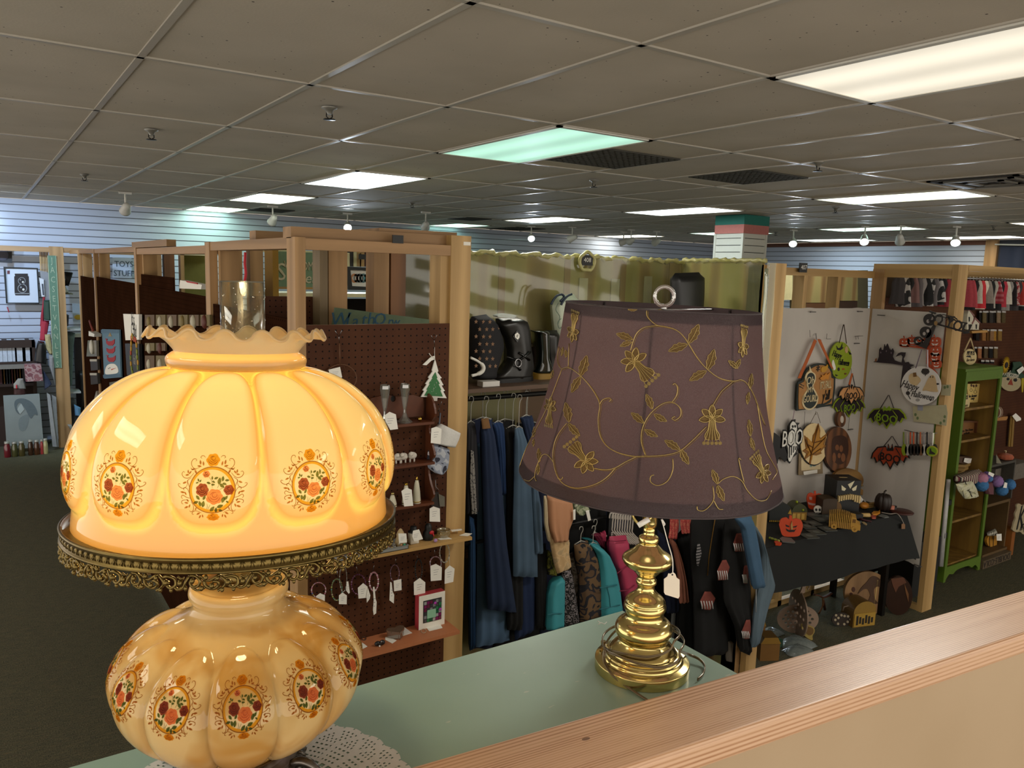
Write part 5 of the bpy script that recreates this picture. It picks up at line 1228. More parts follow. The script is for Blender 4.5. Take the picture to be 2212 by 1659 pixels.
Fm=Fr((0,2.70,0));mbx=T('mosaic_box','small red-edged white box with a jewelled mosaic front on the lower shelf','box',tuple(Fm(*Fm.px(*cD(1780,800)))))
u0_,v1_=Fm.px(*cD(1598,455));u1_,_=Fm.px(*cD(1962,360));zb=Z2
v1_=Fm.px(*cD(1780,408))[1]
mb=MB();mb.fbox(Fm,(u0_,zb,-.035),(u1_,v1_,-.0015),M('a8323a',.6));mb.fbox(Fm,(u0_,zb,-.0015),(u1_,v1_,0),PAPER);mb.build('carton',mbx)
mb=MB();w,h=u1_-u0_,v1_-zb;mb.fbox(Fm,(u0_+w*.16,zb+h*.18,0),(u0_+w*.86,zb+h*.84,.002),M('2a2a2c',.4))
cc_=['5a5a5e','7a3050','2c6a4c','9a9aa0','8a2a6a','3c8a5c','4a4a4e','b8b8bc']
for i in range(6):
 for j in range(6):
  if 1<=i<=3 and 0<j<3:continue
  a,b_=u0_+w*(.18+.113*i),zb+h*(.20+.105*j);mb.fbox(Fm,(a,b_,.002),(a+w*.095,b_+h*.085,.004),M(cc_[(i*5+j*3)%8],.15,.3))
mb.fbox(Fm,(u0_+w*.30,zb+h*.30,.002),(u0_+w*.63,zb+h*.55,.005),M('8fc2a4',.5))
for i,j in((.6,.72),(.8,.5)):mb.ball(Fm(u0_+w*i,zb+h*j,.005),.006,M('b040b0',.1,.3))
mb.build('mosaic_panel',mbx)
gx=at(*cD(1285,900),y=2.69).x;hb=T('heart_box','clear glass heart-shaped box on the lower terracotta shelf','box',(gx,2.69,Z2))
FH=Fr((gx,2.695,0),(1,0,0),(0,1,0))
hrt=[(.034*sin(t)**3*1.05,.027*(cos(t)-.38*cos(2*t)-.15*cos(3*t)-.05*cos(4*t)))for t in[i*2*pi/28 for i in range(28)]]
MB().poly(hrt,FH,Z2+.0005,Z2+.022,glassmat('cdbfae',.3,.1,veil=.22,vcol='a08a74')).build('base',hb)
MB().poly([(a*1.06,b_*1.06)for a,b_ in hrt],FH,Z2+.0225,Z2+.032,glassmat('cdbfae',.3,.1,veil=.22,vcol='a08a74')).build('lid',hb)
gx=at(*cD(1045,1000),y=2.66).x;bw=T('bow_clip','black bow clip with pearls and a tag on the lower shelf','hair clip',(gx,2.66,Z2))
mb=MB();mb.ball((gx-.010,2.66,Z2+.010),.011,BLACK,(1.1,.8,.9));mb.ball((gx+.010,2.66,Z2+.010),.011,BLACK,(1.1,.8,.9));mb.ball((gx,2.655,Z2+.009),.006,BLACK);mb.build('bow',bw)
mb=MB();mb.ball((gx-.006,2.648,Z2+.004),.0035,WHITE);mb.tube([(gx+.002,2.652,Z2+.014),(gx+.003,2.650,Z2+.022)],.003,STEEL);mb.build('pearl',bw)
def flattag(pts,z,label,conv,cat='price tag',th=.001):
 P=[at(*conv(*p),z=z)for p in pts];n=len(P);mb=MB();mb.add(P+[p+Vector((0,0,th))for p in P],[tuple(range(n))[::-1],tuple(range(n,2*n))]+[(i,(i+1)%n,n+(i+1)%n,n+i)for i in range(n)],TAG);return mb.build('price_tag',label=label,cat=cat,group='loose tags on the lower shelf')
flattag([(1120,1020),(1160,1015),(1280,1065),(1220,1108),(1120,1055)],Z2+.001,'white tag lying beside the black bow clip',cD)
flattag([(1390,880),(1500,960),(1355,1005)],Z2+.001,'folded triangular white tag right of the glass heart box',cD)
flattag([(1700,890),(1740,855),(1900,845),(1925,890),(1740,935)],Z2+.001,'long white tag lying in front of the mosaic box',cD)
flattag([(795,1095),(870,1150),(790,1190)],Z2+.001,'white tag corner showing beside the glass lamp body',cD)
mb=MB();mb.tube([at(*cD(1660+35*cos(t),930+28*sin(t)),z=Z2+.003)for t in[i*2*pi/16 for i in range(16)]],.0014,M('b8a890',.4,.5),5,closed=True);mb.build('bracelet',label='thin bead bracelet lying on the lower shelf before the mosaic box',cat='bracelet')
mb=MB();mb.tube([at(*cD(820+30*cos(t),1035+22*sin(t)),z=Z2+.003)for t in[i*2*pi/16 for i in range(16)]],.0018,M('4a3428',.4),5,closed=True);mb.build('bracelet',label='dark ring lying on the lower shelf against the glass lamp body',cat='bracelet')
mb=cloth([(628,1215),(630,1255),(634,1300)],[(638,1215),(640,1240),(646,1300)],Fr((0,2.95,0)),0,.03,WHITE,2);mb.build('white_strap',label='white strap hanging left of the pegboard, seen under the brass gallery',cat='strap')
kraft,nt,b=newmat('kraft_behind_plastic')
v=coordn(nt,(2.2,2.2,.12));c=rampn(nt,noisen(nt,v,3.0,0,.4),[(.40,'6e5234'),(.46,'8a7048'),(.50,'97895c'),(.60,'8c8858')])
nt.links.new(c,b.inputs['Base Color']);b.inputs['Roughness'].default_value=.55
filmm,nt,b=newmat('clear_plastic_wrap');nt.nodes.remove(b);out=nt.nodes['Material Output']
tr=nt.nodes.new('ShaderNodeBsdfTransparent');tr.inputs[0].default_value=lin('efefd2');gl=nt.nodes.new('ShaderNodeBsdfGlossy');gl.inputs['Roughness'].default_value=.12
bp_=nt.nodes.new('ShaderNodeBump');bp_.inputs['Strength'].default_value=.12;bp_.inputs['Distance'].default_value=.012
nt.links.new(noisen(nt,coordn(nt),5,2,.5),bp_.inputs['Height']);nt.links.new(bp_.outputs[0],gl.inputs['Normal'])
df=nt.nodes.new('ShaderNodeBsdfDiffuse');df.inputs[0].default_value=lin('c9c78e')
m1=nt.nodes.new('ShaderNodeMixShader');m1 .inputs[0].default_value=.10;nt.links.new(tr.outputs[0],m1 .inputs[1]);nt.links.new(gl.outputs[0],m1 .inputs[2])
m2=nt.nodes.new('ShaderNodeMixShader');m2 .inputs[0].default_value=.16;nt.links.new(m1 .outputs[0],m2 .inputs[1]);nt.links.new(df.outputs[0],m2 .inputs[2])
nt.links.new(m2 .outputs[0],out.inputs['Surface']);FILM=filmm
pe_=T('partition_frame','tall booth wall of brown board wrapped in shiny clear plastic above the boots','partition',(2.6,3.4,0),'pine booth partitions')
MB().box((1.66,3.40,.02),(3.52,3.41,2.385),kraft).build('kraft_panel',pe_)
MB().box((3.505,2.80,.02),(3.512,3.41,2.40),kraft).build('kraft_panel',pe_)
for x in(1.80,2.20,2.62,3.02,3.40):MB().box((x,3.395,1.8),(x+.04,3.3995,2.38),M('7a5a3a',.6)).build('stud',pe_)
for x0,z0 in((2.72,2.12),(2.95,2.12),(3.2,2.14)):MB().box((x0,3.390,z0),(x0+.06,3.3945,z0+.16),M('aeb0b4',.5)).build('paper_label',pe_)
mb=MB();mb.grid(lambda s,t:Vector((1.655+1.85*s,3.372+.008*sin(s*31)+.006*sin(t*17+s*9),1.75+.645*t)),60,24,FILM)
mb.grid(lambda s,t:Vector((3.490+.006*sin(t*13+s*7),2.80+.575*s,1.2+1.21*t)),20,40,FILM);mb.build('plastic_film',pe_)
mb=MB();mb.tube([Vector((1.655+1.85*i/90,3.385+.008*sin(i*1.3),2.392+.006*sin(i*.9)+.004*sin(i*2.7)))for i in range(91)],[.012+.004*sin(i*1.9)for i in range(91)],M('b6b077',.35,var=.35,scale=60),7)
mb.tube([Vector((3.50,3.385-.6*i/30,2.402+.004*sin(i*2.1)))for i in range(31)],[.012+.003*sin(i*1.7)for i in range(31)],M('b6b077',.35,var=.35,scale=60),7);mb.build('gathered_plastic_edge',pe_)
mb=MB();FT=FY(3.36)
u,v=FT.px(1265,562);mb.fbox(FT,(u-.038,v-.028,.012),(u+.038,v+.028,.016),BLACK);mb.text('408',FT,u,v,.034,WHITE,.016,.0168)
mb.tube([FT(u+.052*cos(t),v-.008+.048*sin(t)*(1+.1*sin(5*t)),.014)for t in[i*2*pi/24 for i in range(24)]],.010,M('b6b077',.35,var=.35,scale=60),6,closed=True)
mb.build('booth_number',label='black booth number plate reading 408 in crumpled plastic',cat='number plate')
pf=T('partition_frame','pale pine corner post with plastic wrap between the clothing and Halloween booths','partition',(3.57,2.78,0),'pine booth partitions')
MB().box((3.54,2.75,0),(3.63,2.79,2.39),PINEL).build('post',pf)
MB().box((3.505,2.795,0),(3.54,2.90,2.38),PINE).build('post',pf)
mb=MB();mb.grid(lambda s,t:Vector((3.465+.074*s,2.745+.003*sin(t*21),.9+1.49*t)),4,40,FILM);mb.build('plastic_film',pf)
mb=MB();mb.tube([Vector((3.470+.003*sin(i),2.752,1.0+1.36*i/30))for i in range(31)],.0095,glassmat('e6efe2',.25,.15,veil=.15,vcol='cdd8c8'),8);mb.build('plastic_roll_edge',pf)
MB().box((1.652,3.0,1.757),(3.50,3.368,1.775),M('5a4434',.6,var=.2)).build('boot_shelf',label='brown shelf carrying a row of boots in the clothing booth',cat='shelf')
MB().tube([(1.655,3.17,1.70),(3.50,3.17,1.70)],.012,BLACK,8).build('clothes_rail',label='black rail under the boot shelf',cat='rail')
cF=lambda x,y:(1010+x*.2110,570+y*.2110)
FB3=FY(3.16);LEA=M('1b1a18',.34,var=.3,scale=60);LEA2=M('0c0c0d',.25)
def shape(name,L,R,F,c,th,mat,conv,label=None,cat=None,parent=None,folds=2,amp=.003,group=None):
 mb=cloth([conv(*p)for p in L],[conv(*p)for p in R],F,c,th,mat,folds,amp);return mb.build(name,parent,label=label,cat=cat,group=group)
def onz(F,conv,x,y,z,c=0):u,v=F.px(*conv(x,y),c);p=F(u,v,c);p.z=z;return p
bt=T('boot','black leather harness boot with silver shield badge and ankle ring','boot',tuple(onz(FB3,cF,450,1215,1.776)))
shape('shaft',[(285,560),(300,640),(372,760),(400,880),(398,1000),(330,1085),(262,1135),(240,1190)],[(500,545),(590,585),(612,660),(622,850),(640,940),(655,1040),(650,1120),(648,1190)],FB3,.0,.11,LEA,cF,parent=bt)
shape('sole',[(236,1170),(232,1212)],[(656,1130),(652,1205)],FB3,.0,.115,BLACK,cF,parent=bt,amp=0)
mb=MB();mb.poly(FB3 .P([cF(*p)for p in sp2([(280,530),(330,512),(420,512),(480,530),(440,545),(320,545)],3)],.03),FB3,.01,.05,M('c9d2cc',.7));mb.build('white_lining',bt)
mb=MB();P=lambda pts:FB3 .P([cF(*p)for p in pts],.06)
mb.poly(P([(510,680),(548,740),(512,805),(470,742)]),FB3,.054,.058,LEA2);mb.poly(P([(508,702),(530,725),(528,755),(512,775),(484,752),(482,722)]),FB3,.058,.062,M('b9b6ac',.3,.7))
u,v=FB3 .px(*cF(507,740),.06);mb.text('//',FB3,u,v,.02,LEA2,.062,.063,bold=.01);mb.build('badge',bt)
mb=MB();c0_=[FB3(*FB3 .px(*cF(515+32*cos(t),1015+40*sin(t)),.06),.062)for t in[i*2*pi/16 for i in range(16)]];mb.tube(c0_,.004,STEEL,6,closed=True)
for a,b_ in(((400,950),(500,985)),((535,985),(650,900)),((520,1050),(545,1090)),((530,910),(640,985))):mb.tube([FB3(*FB3 .px(*cF(*a),.06),.058),FB3(*FB3 .px(*cF(*b_),.06),.058)],.006,LEA2,6)
mb.build('harness',bt)
bt=T('boot','glossy black rubber boot with yellow sole beside the harness boot','boot',tuple(onz(FB3,cF,770,1190,1.776)))
shape('shaft',[(630,680),(690,700),(705,900),(700,1010),(680,1080),(672,1130)],[(760,672),(800,690),(800,900),(800,960),(840,1060),(855,1120)],FB3,-.03,.10,M('0d1410',.08,coat=1),cF,parent=bt,amp=.001)
shape('sole',[(665,1110),(660,1185)],[(860,1105),(855,1175)],FB3,-.03,.105,M('8a6a22',.5),cF,parent=bt,amp=0)
bt=T('boot','dull black boot standing behind the glossy one, against the purple shade','boot',tuple(onz(FB3,cF,870,1180,1.776)))
shape('shaft',[(770,680),(790,900),(800,1000),(800,1180)],[(915,680),(915,900),(960,1000),(960,1180)],FB3,-.10,.09,LEA,cF,parent=bt)
bt=T('boot','white cowboy boot with dark piping, its scalloped top above the purple shade','boot',tuple(onz(FB3,cF,960,1180,1.776)))
shape('shaft',[(935,320),(880,400),(865,430),(885,640),(910,790),(915,900),(900,1180)],[(1090,310),(1130,400),(1120,650),(1110,790),(1120,1000),(1200,1180)],FB3,-.12,.10,M('c4cdb8',.5,var=.12),cF,parent=bt)
mb=MB()
for pts in([(858,415),(880,370),(920,325),(970,312)],[(960,420),(985,375),(1025,330),(1070,310)],[(970,312),(990,340),(950,385)]):mb.tube([FB3(*FB3 .px(*cF(*p),-.06),-.062)for p in sp2(pts,4,False)],.006,M('1d2c3c',.5),6)
for pts in([(930,400),(905,470),(945,540),(925,620)],[(960,560),(925,600),(940,660),(975,640)]):mb.tube([FB3(*FB3 .px(*cF(*p),-.065),-.066)for p in sp2(pts,4,False)],.002,M('64786a',.6),5)
mb.build('stitching',bt)
bt=T('boot','tall black boot with centre seam standing upright above the clear ring finial','boot',(3.02,3.2,1.776))
idc=lambda x,y:(x,y)
shape('shaft',[(1458,590),(1451,600),(1452,640),(1455,700),(1450,790)],[(1510,588),(1518,598),(1517,640),(1513,700),(1535,790)],FB3,.06,.09,M('101114',.4),idc,parent=bt,amp=.001)
mb=MB();mb.tube([FB3(*FB3 .px(x,y,.066),.062)for x,y in((1492,590),(1493,640),(1491,700))],.0022,M('34343a',.4));mb.build('zip',bt)
sb=T('star_bag','dark soft bag printed with tan stars, left end of the boot shelf','bag',tuple(onz(FB3,cF,150,1180,1.776)))
shape('bag',[(40,540),(42,800),(44,1000),(50,1180)],[(190,515),(280,620),(335,760),(345,850),(310,960),(270,1090),(262,1180)],FB3,.02,.12,M('17171b',.8,var=.2),cF,parent=sb,folds=1)
mb=MB()
for r_ in range(7):
 for k in range(5):
  x,y=70+62*k+(r_%2)*30,590+75*r_
  if x>185+(y-520)*.9 or x>330 or(y>950 and x>285):continue
  e=max(0,1-((x-190)/170)**2);u,v=FB3 .px(*cF(x,y),.05)
  st_=[(u+.011*(1 if i%2==0 else.45)*sin(i*pi/5),v+.011*(1 if i%2==0 else.45)*cos(i*pi/5))for i in range(10)]
  mb.poly(st_,FB3,.05+.028*e,.0505+.03*e,M('8a6a50',.8))
mb.build('star_print',sb)
MB().fbox(FB3,(FB3 .px(*cF(35,0))[0],1.776,.08),(FB3 .px(*cF(215,0))[0]-.004,1.800,.13),M('cfcdc8',.5)).build('shoe_box_label',label='pale box end with barcode label at the left end of the boot shelf',cat='box')
mb=MB();mb.tube(spline([FB3(*FB3 .px(*cF(*p),.14),.14)for p in((30,960),(110,1000),(160,1050),(150,1100),(100,1130),(40,1145))],5),[.006]*8+[.010]*12+[.007]*6,WHITE,8);mb.build('coat_hanger',label='thick white hanger end resting on the pale box on the boot shelf',cat='hanger')
mb=MB();mb.box((2.25,3.24,1.776),(2.72,3.36,1.93),M('4a3826',.7,var=.2));mb.build('cardboard_box',label='dark brown box lying at the back of the boot shelf',cat='box')
G3=FY(3.2)
cG=lambda x,y:(1000+x*.3736,800+y*.3736);cH=lambda x,y:(1180+x*.1808,1060+y*.1808);cI=lambda x,y:(1400+x*.2110,1090+y*.2110)
DEN=M('1c2b48',.9,var=.25,scale=8);DENL=M('4f6b8a',.9,var=.25,scale=8);DENM=M('2f4a70',.9,var=.2,scale=8);BLK=M('0b0b0c',.9,var=.1);NVY=M('161e38',.9)
def garment(name,L,R,conv,c,th,mat,label,cat,hook=True,folds=3,amp=.006,extra=None,group=None,zr=1.70):
 p0=conv(*L[0]);p1=conv(*R[0]);F=G3;u0_,v0_=F.px(*p0,c);u1_,v1_=F.px(*p1,c);um=(u0_+u1_)/2;vm=(v0_+v1_)/2
 r=T(name,label,cat,tuple(F(um,vm,c)),group)
 shape('cloth',L,R,F,c,th,mat,conv,parent=r,folds=folds,amp=amp)
 if hook:
  mb=MB();top=F(um,zr+.014,c);mb.tube(spline([F(um,vm-.005,c),F(um,max(vm+.01,zr-.03),c),F(um+.012,zr-.005,c),F(um+.008,zr+.012,c),F(um-.008,zr+.014,c),F(um-.012,zr,c)],4),.0022,M('b8b6ae',.3,.3),6)
  w=abs(u1_-u0_)*.45;mb.tube([F(um-w,vm-.006,c),F(um,vm+.008,c),F(um+w,vm-.006,c)],.003,M('b8b6ae',.3,.3),6);mb.build('hanger',r)
 if extra:extra(r)
 return r
for i in range(10):  # dark garments added to fill the deep shade under the rail
 x0=1020+48*i
 garment('trousers',[(x0,905+i*4),(x0-4,1100),(x0-6,1400)],[(x0+44,903+i*4),(x0+48,1100),(x0+50,1400)],idc,-.05,.05,BLK if i%3 else NVY,'added black or navy trousers filling the deep shade at the back of the clothing booth','trousers',group='dark trousers added to fill the shade',folds=2)
garment('jeans',[(20,300),(18,600),(22,830)],[(70,300),(85,600),(90,820)],cG,.05,.04,M('27262a',.9),'dark trousers with a grey trimmed edge, leftmost on the rail','trousers',extra=lambda r:shape('grey_trim',[(45,460),(40,640),(50,830)],[(62,470),(72,640),(82,830)],G3,.075,.01,pattern('spots',['3a3a3c','8a8680'],90),cG,parent=r))
garment('jeans',[(36,840),(36,1200),(38,1620)],[(66,860),(66,1200),(66,1600)],cG,.02,.04,M('23456c',.9),'bright blue jeans, leftmost pair low on the rail','jeans',hook=False)
garment('jeans',[(85,420),(80,1100),(75,1600)],[(250,420),(265,1100),(270,1560)],cG,.0,.06,DENL,'light blue jeans showing below the dark flared jeans','jeans',hook=False)
def jx(r):shape('waistband_patch',[(105,280),(112,340)],[(148,276),(160,335)],G3,.115,.012,M('7d5a34',.8),cG,parent=r,amp=0)
garment('jeans',[(100,280),(112,600),(120,900),(140,1380)],[(165,280),(215,640),(250,1000),(310,1400)],cG,.08,.06,DEN,'long dark flared jeans with tan waistband patch','jeans',extra=jx)
garment('jeans',[(170,300),(200,480),(212,720)],[(232,300),(238,500),(240,720)],cG,.04,.05,M('1d3760',.9),'short blue jeans folded behind the flared pair','jeans')
garment('jacket',[(245,320),(255,700),(255,1500)],[(330,330),(345,700),(345,1500)],cG,.05,.05,BLK,'plain black garment between the flared jeans and the denim shirt','jacket')
garment('jeans',[(295,1000),(295,1200),(300,1560)],[(415,1000),(415,1200),(415,1500)],cG,.03,.05,M('16284c',.9),'deep blue jeans hanging below the denim shirt','jeans',hook=False)
garment('denim_shirt',[(300,330),(296,600),(288,900),(290,1190)],[(345,330),(415,620),(430,900),(432,1195)],cG,.10,.05,M('4a6076',.9,var=.2,scale=10),'washed denim shirt half hidden by the purple shade','shirt',extra=lambda r:shape('sleeve',[(395,560),(405,800),(420,1060)],[(420,640),(450,800),(462,1060)],G3,.13,.03,M('4a6076',.9,var=.2,scale=10),cG,parent=r))
garment('jacket',[(420,1000),(425,1500)],[(480,1000),(480,1500)],cG,.06,.04,BLK,'black garment right of the deep blue jeans','jacket',hook=False)
garment('jeans',[(330,270),(350,330),(370,420)],[(400,260),(410,330),(410,420)],cG,.02,.04,DEN,'navy jeans with clips at the waist against the shade','jeans')
rk=T('garment_rack','black garment rack with wooden lower bar holding the children\'s clothes','rack',(2.75,3.15,0))
pr0=G3(*G3 .px(1225,1134,.02),.02);pr1=G3(*G3 .px(1330,1112,.02),.02);zr=(pr0 .z+pr1 .z)/2
mb=MB();mb.tube([(1.9,3.18,zr),(3.45,3.18,zr)],.010,BLACK,8);mb.build('rail',rk)
MB().box((1.9,3.24,zr-.10),(3.45,3.26,zr-.06),M('5a4020',.6)).build('wooden_bar',rk)
xp=G3 .px(1312,1150,.06)[0];MB().box((xp-.010,3.12,0),(xp+.010,3.14,1.5),BLACK).build('upright',rk)
xp=G3 .px(1454,1340,-.02)[0];MB().box((xp-.008,3.21,0),(xp+.008,3.23,.9),M('9a9a98',.4)).build('leg',rk)
AQ=M('3f9aa6',.55,var=.12,scale=6);PKJ=M('b53a5c',.6,var=.12,scale=6)
kw=dict(zr=zr)
garment('jacket',[(15,700),(0,850),(5,1000)],[(60,740),(110,900),(120,1010)],cH,.06,.05,pattern('blotch',['1b1a12','5c5c1e','8c8a3a','241c14'],40),'green and black patterned garment left of the aqua jacket','jacket',hook=False)
garment('jacket',[(150,1020),(60,1100),(20,1250),(0,1660)],[(190,1010),(192,1200),(190,1620)],cH,.10,.08,AQ,'aqua puffer jacket low at the left of the children\'s rail','jacket',hook=False,folds=1,extra=lambda r:[MB().tube([G3(*G3 .px(*cH(*p),.14),.142)for p in pts],.003,M('2f7a86',.6),5).build('quilt_seam',r)for pts in(((10,1480),(100,1465),(185,1465)),)])
garment('jacket',[(250,760),(290,1000),(350,1400)],[(320,730),(400,1000),(405,1320)],cH,.06,.06,pattern('blotch',['6a6460','8c8580','5a5450','9a7c80'],20),'grey and pink blurred print jacket sleeve beside the leopard print','jacket',hook=False)
garment('leopard_top',[(190,960),(195,1300),(205,1620)],[(290,950),(330,1200),(395,1560)],cH,.11,.05,pattern('spots',['19171a','8d8588','1c1a1c'],55),'black and grey leopard print top on the children\'s rail','top',hook=False)
garment('camo_jacket',[(330,640),(345,800),(400,1000),(400,1560)],[(490,590),(590,800),(625,1050),(640,1500)],cH,.12,.08,pattern('blotch',['5d4630','1d1c24','6b5236','14131a','5a3020'],13),'brown camouflage jacket on a white hanger','jacket',folds=1,**kw)
garment('jacket',[(420,565),(480,590),(520,640)],[(500,560),(600,600),(690,740)],cH,.09,.04,M('1f6f78',.6),'teal jacket shoulder behind the camouflage jacket','jacket',hook=False)
garment('jacket',[(505,620),(600,760),(632,950),(640,1500)],[(610,640),(720,760),(800,930),(850,1150),(895,1460)],cH,.14,.09,AQ,'large aqua quilted jacket right of the camouflage one','jacket',folds=1,extra=lambda r:[MB().tube([G3(*G3 .px(*cH(*p),.19),.186+.004*(k==0))for p in pts],.003,M('2f7a86',.6),5).build('quilt_seam',r)for k,pts in enumerate((((640,1160),(740,1145),(845,1125)),((640,1420),(760,1395),(885,1370)),((735,1140),(760,1260),(770,1395))))],**kw)
garment('jacket',[(540,520),(570,560),(620,640)],[(620,500),(690,560),(700,700)],cH,.06,.04,M('6a1230',.7),'maroon jacket shoulder between the aqua and pink jackets','jacket',**kw)
garment('jacket',[(640,560),(650,500),(640,580)][:2]+[(660,600)],[(700,470),(705,520),(700,600)],cH,.07,.03,PKJ,'small pink hood edge left of the black upright','jacket',hook=False)
garment('pink_jacket',[(755,545),(750,700),(790,860),(850,1000),(880,1150),(950,1420)],[(955,530),(960,700),(985,880),(1060,1000),(1105,1110),(1040,1460)],cH,.13,.09,PKJ,'pink quilted jacket beside the brass stem','jacket',folds=1,hook=False,extra=lambda r:[MB().tube([G3(*G3 .px(*cH(*p),.18),.178)for p in pts],.003,M('8c2444',.6),5).build('quilt_seam',r)for pts in(((760,600),(850,605),(955,595)),((850,990),(900,950),(985,890)),((880,1200),(980,1190),(1060,1130)))])
garment('peach_trousers',[(10,40),(20,300),(40,470),(85,620)],[(300,100),(325,300),(265,460),(250,600)],cH,.16,.06,M('c08a66',.75,var=.12,scale=5),'peach satin trousers folded over below the purple shade','trousers',hook=False,extra=lambda r:shape('floral_leg',[(15,430),(60,700),(100,900),(128,990)],[(275,590),(262,740),(285,850),(290,905)],G3,.145,.05,pattern('blotch',['c8a678','d2b284','bda27a','d8c09a'],24),cH,parent=r))
shape('cream_strap',[(-30,60),(-20,400),(20,600)],[(0,60),(15,400),(50,620)],G3,.19,.02,M('c4b290',.8),cH,label='narrow cream cloth edge left of the peach trousers',cat='cloth')
shape('leafy_cloth',[(300,130),(320,230),(380,290)],[(480,170),(520,230),(430,290)],G3,.12,.04,pattern('blotch',['aeb294','6c7a5c','c4c6ae'],40),cH,label='white and green leafy cloth scrap under the purple shade',cat='cloth')
shape('white_tag',[(470,240),(500,365)],[(510,230),(535,350)],G3,.15,.004,TAG,cH,label='slanted white tag hanging under the purple shade',cat='tag',amp=0)
shape('white_tag',[(320,230),(322,350)],[(350,220),(348,345)],G3,.2,.004,TAG,cH,label='white tag beside the peach trousers under the purple shade',cat='tag',amp=0)
WH=M('bdb4ac',.4,var=.05)
for i in range(9):
 u,v=G3 .px(*cH(775+30*i,300+3*i),.08);c=.08
 mb=MB();mb.tube(spline([G3(u-.012,v-.012,c),G3(u-.008,v+.012,c),G3(u+.006,v+.016,c),G3(u+.014,v,c),G3(u+.012,v-.06,c),G3(u+.02,v-.095,c),G3(u+.10,v-.17,c+.02)],4),.0048,WH,7)
 mb.tube([G3(u+.02,v-.095,c),G3(u-.07,v-.15,c-.04)],.0045,WH,7);mb.build('coat_hanger',label='thick white plastic hanger in a packed row left of the brass socket',cat='hanger',group='packed white hangers')
garment('jacket',[(90,250),(130,500),(170,800),(190,1110)],[(225,360),(290,700),(315,1000),(300,1105)],cI,.10,.06,NVY,'navy jacket just right of the brass stem','jacket',hook=False)
garment('peach_jacket',[(215,340),(270,480),(310,700),(322,1010)],[(250,340),(340,590),(385,800),(412,1005)],cI,.14,.05,M('c9826c',.7),'peach sleeve hanging behind the price tag','jacket',hook=False)
COR=pattern('blotch',['c8504c','d8605a','e08a70','c4484a'],90)
garment('lace_top',[(225,120),(222,250),(208,345)],[(312,120),(310,230),(298,355)],cI,.16,.02,COR,'coral lace piece hanging under the shade, left of two','top',hook=False)
garment('lace_top',[(330,120),(328,200),(345,300)],[(440,120),(442,200),(430,290)],cI,.16,.02,COR,'coral lace piece hanging under the shade, right of two','top',hook=False)
garment('jacket',[(300,300),(330,700),(300,1500)],[(470,120),(500,700),(520,1500)],cI,.12,.08,BLK,'black garment behind the coral lace pieces','jacket',hook=False)
garment('jacket',[(440,100),(440,500),(470,900),(480,1560)],[(790,90),(800,500),(830,900),(830,1520)],cI,.34,.08,BLK,'black zip jacket with a worn gold zip','jacket',hook=False,extra=lambda r:MB().tube([G3(*G3 .px(*cI(*p),.385),.385)for p in((690,120),(660,300),(625,520),(608,725))],.003,M('7a5a24',.5,.5),5).build('zip',r))
HND=[pattern('zstripe',['c9c5c2','6e2e28','d8d6d4','5a2420'],14),M('c4c0be',.8,var=.3,scale=60),M('7a3a30',.8,var=.3,scale=40)]
def patches(r):
 for L,R,c in(([(905,295),(870,400),(890,480)],[(980,290),(998,400),(980,480)],.488),([(760,570),(705,680),(715,775)],[(800,565),(835,640),(800,770)],.488),([(580,890),(530,990),(570,1075)],[(640,890),(690,960),(640,1080)],.392),([(985,625),(972,720),(985,810)],[(1018,620),(1022,720),(1015,810)],.488),([(1005,1180),(958,1300),(985,1375)],[(1045,1178),(1052,1290),(1035,1375)],.488)):
  shape('skeleton_hand_print',L,R,G3,c,.012,HND[2],cI,parent=r,amp=.001)
  Lm=[(x,y)for x,y in L];yb=L[-1][1];
  mb=MB()
  for k in range(5):
   f=.15+.17*k;x0=L[1][0]+(R[1][0]-L[1][0])*f;mb.tube([G3(*G3 .px(*cI(x0-8,L[1][1]),c+.01),c+.007),G3(*G3 .px(*cI(x0,(L[1][1]+yb)/2),c+.01),c+.008),G3(*G3 .px(*cI(x0+6,yb-6),c+.01),c+.006)],.0035,HND[1],5)
  mb.build('finger_bones',r)
garment('hand_print_hoodie',[(790,120),(760,560),(780,1000),(900,1250),(940,1500)],[(960,180),(1000,500),(1040,900),(1050,1200),(1045,1545)],cI,.45,.06,BLK,'black hoodie printed with white and red skeleton hands','hoodie',hook=False,extra=patches)
shape('striped_patch',[(505,400),(490,520),(498,620)],[(530,400),(548,500),(515,630)],G3,.385,.006,pattern('zstripe',['8a8688','2a2a2c'],60),cI,label='small grey striped print on the black zip jacket',cat='patch')
garment('denim_jacket',[(1075,200),(1170,500),(1150,800),(1100,1000),(1060,1460)],[(1120,240),(1200,520),(1290,830),(1240,980),(1100,1450)],cI,.50,.05,M('5d6f7c',.9,var=.25,scale=9),'faded grey-blue denim jacket with frayed cuff, nearest the pale post','jacket',hook=False)
garment('denim_jacket',[(860,110),(960,240),(1010,500),(1075,860)],[(1060,120),(1110,400),(1150,650),(1190,850)],cI,.555,.05,M('41617f',.9,var=.22,scale=9),'blue denim jacket sleeve right of the skeleton-hand hoodie','jacket',hook=False,folds=1)
MB().tube([G3(*G3 .px(*cI(1105,y),.53),.53)for y in(860,1000,1100)],.003,M('9aa0a4',.6)).build('drawstring',label='thin white drawstring under the blue denim sleeve',cat='string')
shape('pale_cloth',[(790,1380),(800,1600)],[(960,1400),(990,1640)],G3,.36,.05,M('5a5248',.9),cI,label='dull pale cloth bundle under the skeleton-hand hoodie',cat='cloth')
FL=FY(10.96);fpx=lambda x,y,c=0:FL(*FL.px(x,y,c),c)
pg=T('partition_frame','far left pine frame standing against the slatted wall with a green lettered strip','partition',(.8,11,0),'pine booth partitions')
x0=FL.px(116,600)[0];x1=FL.px(133,600)[0]
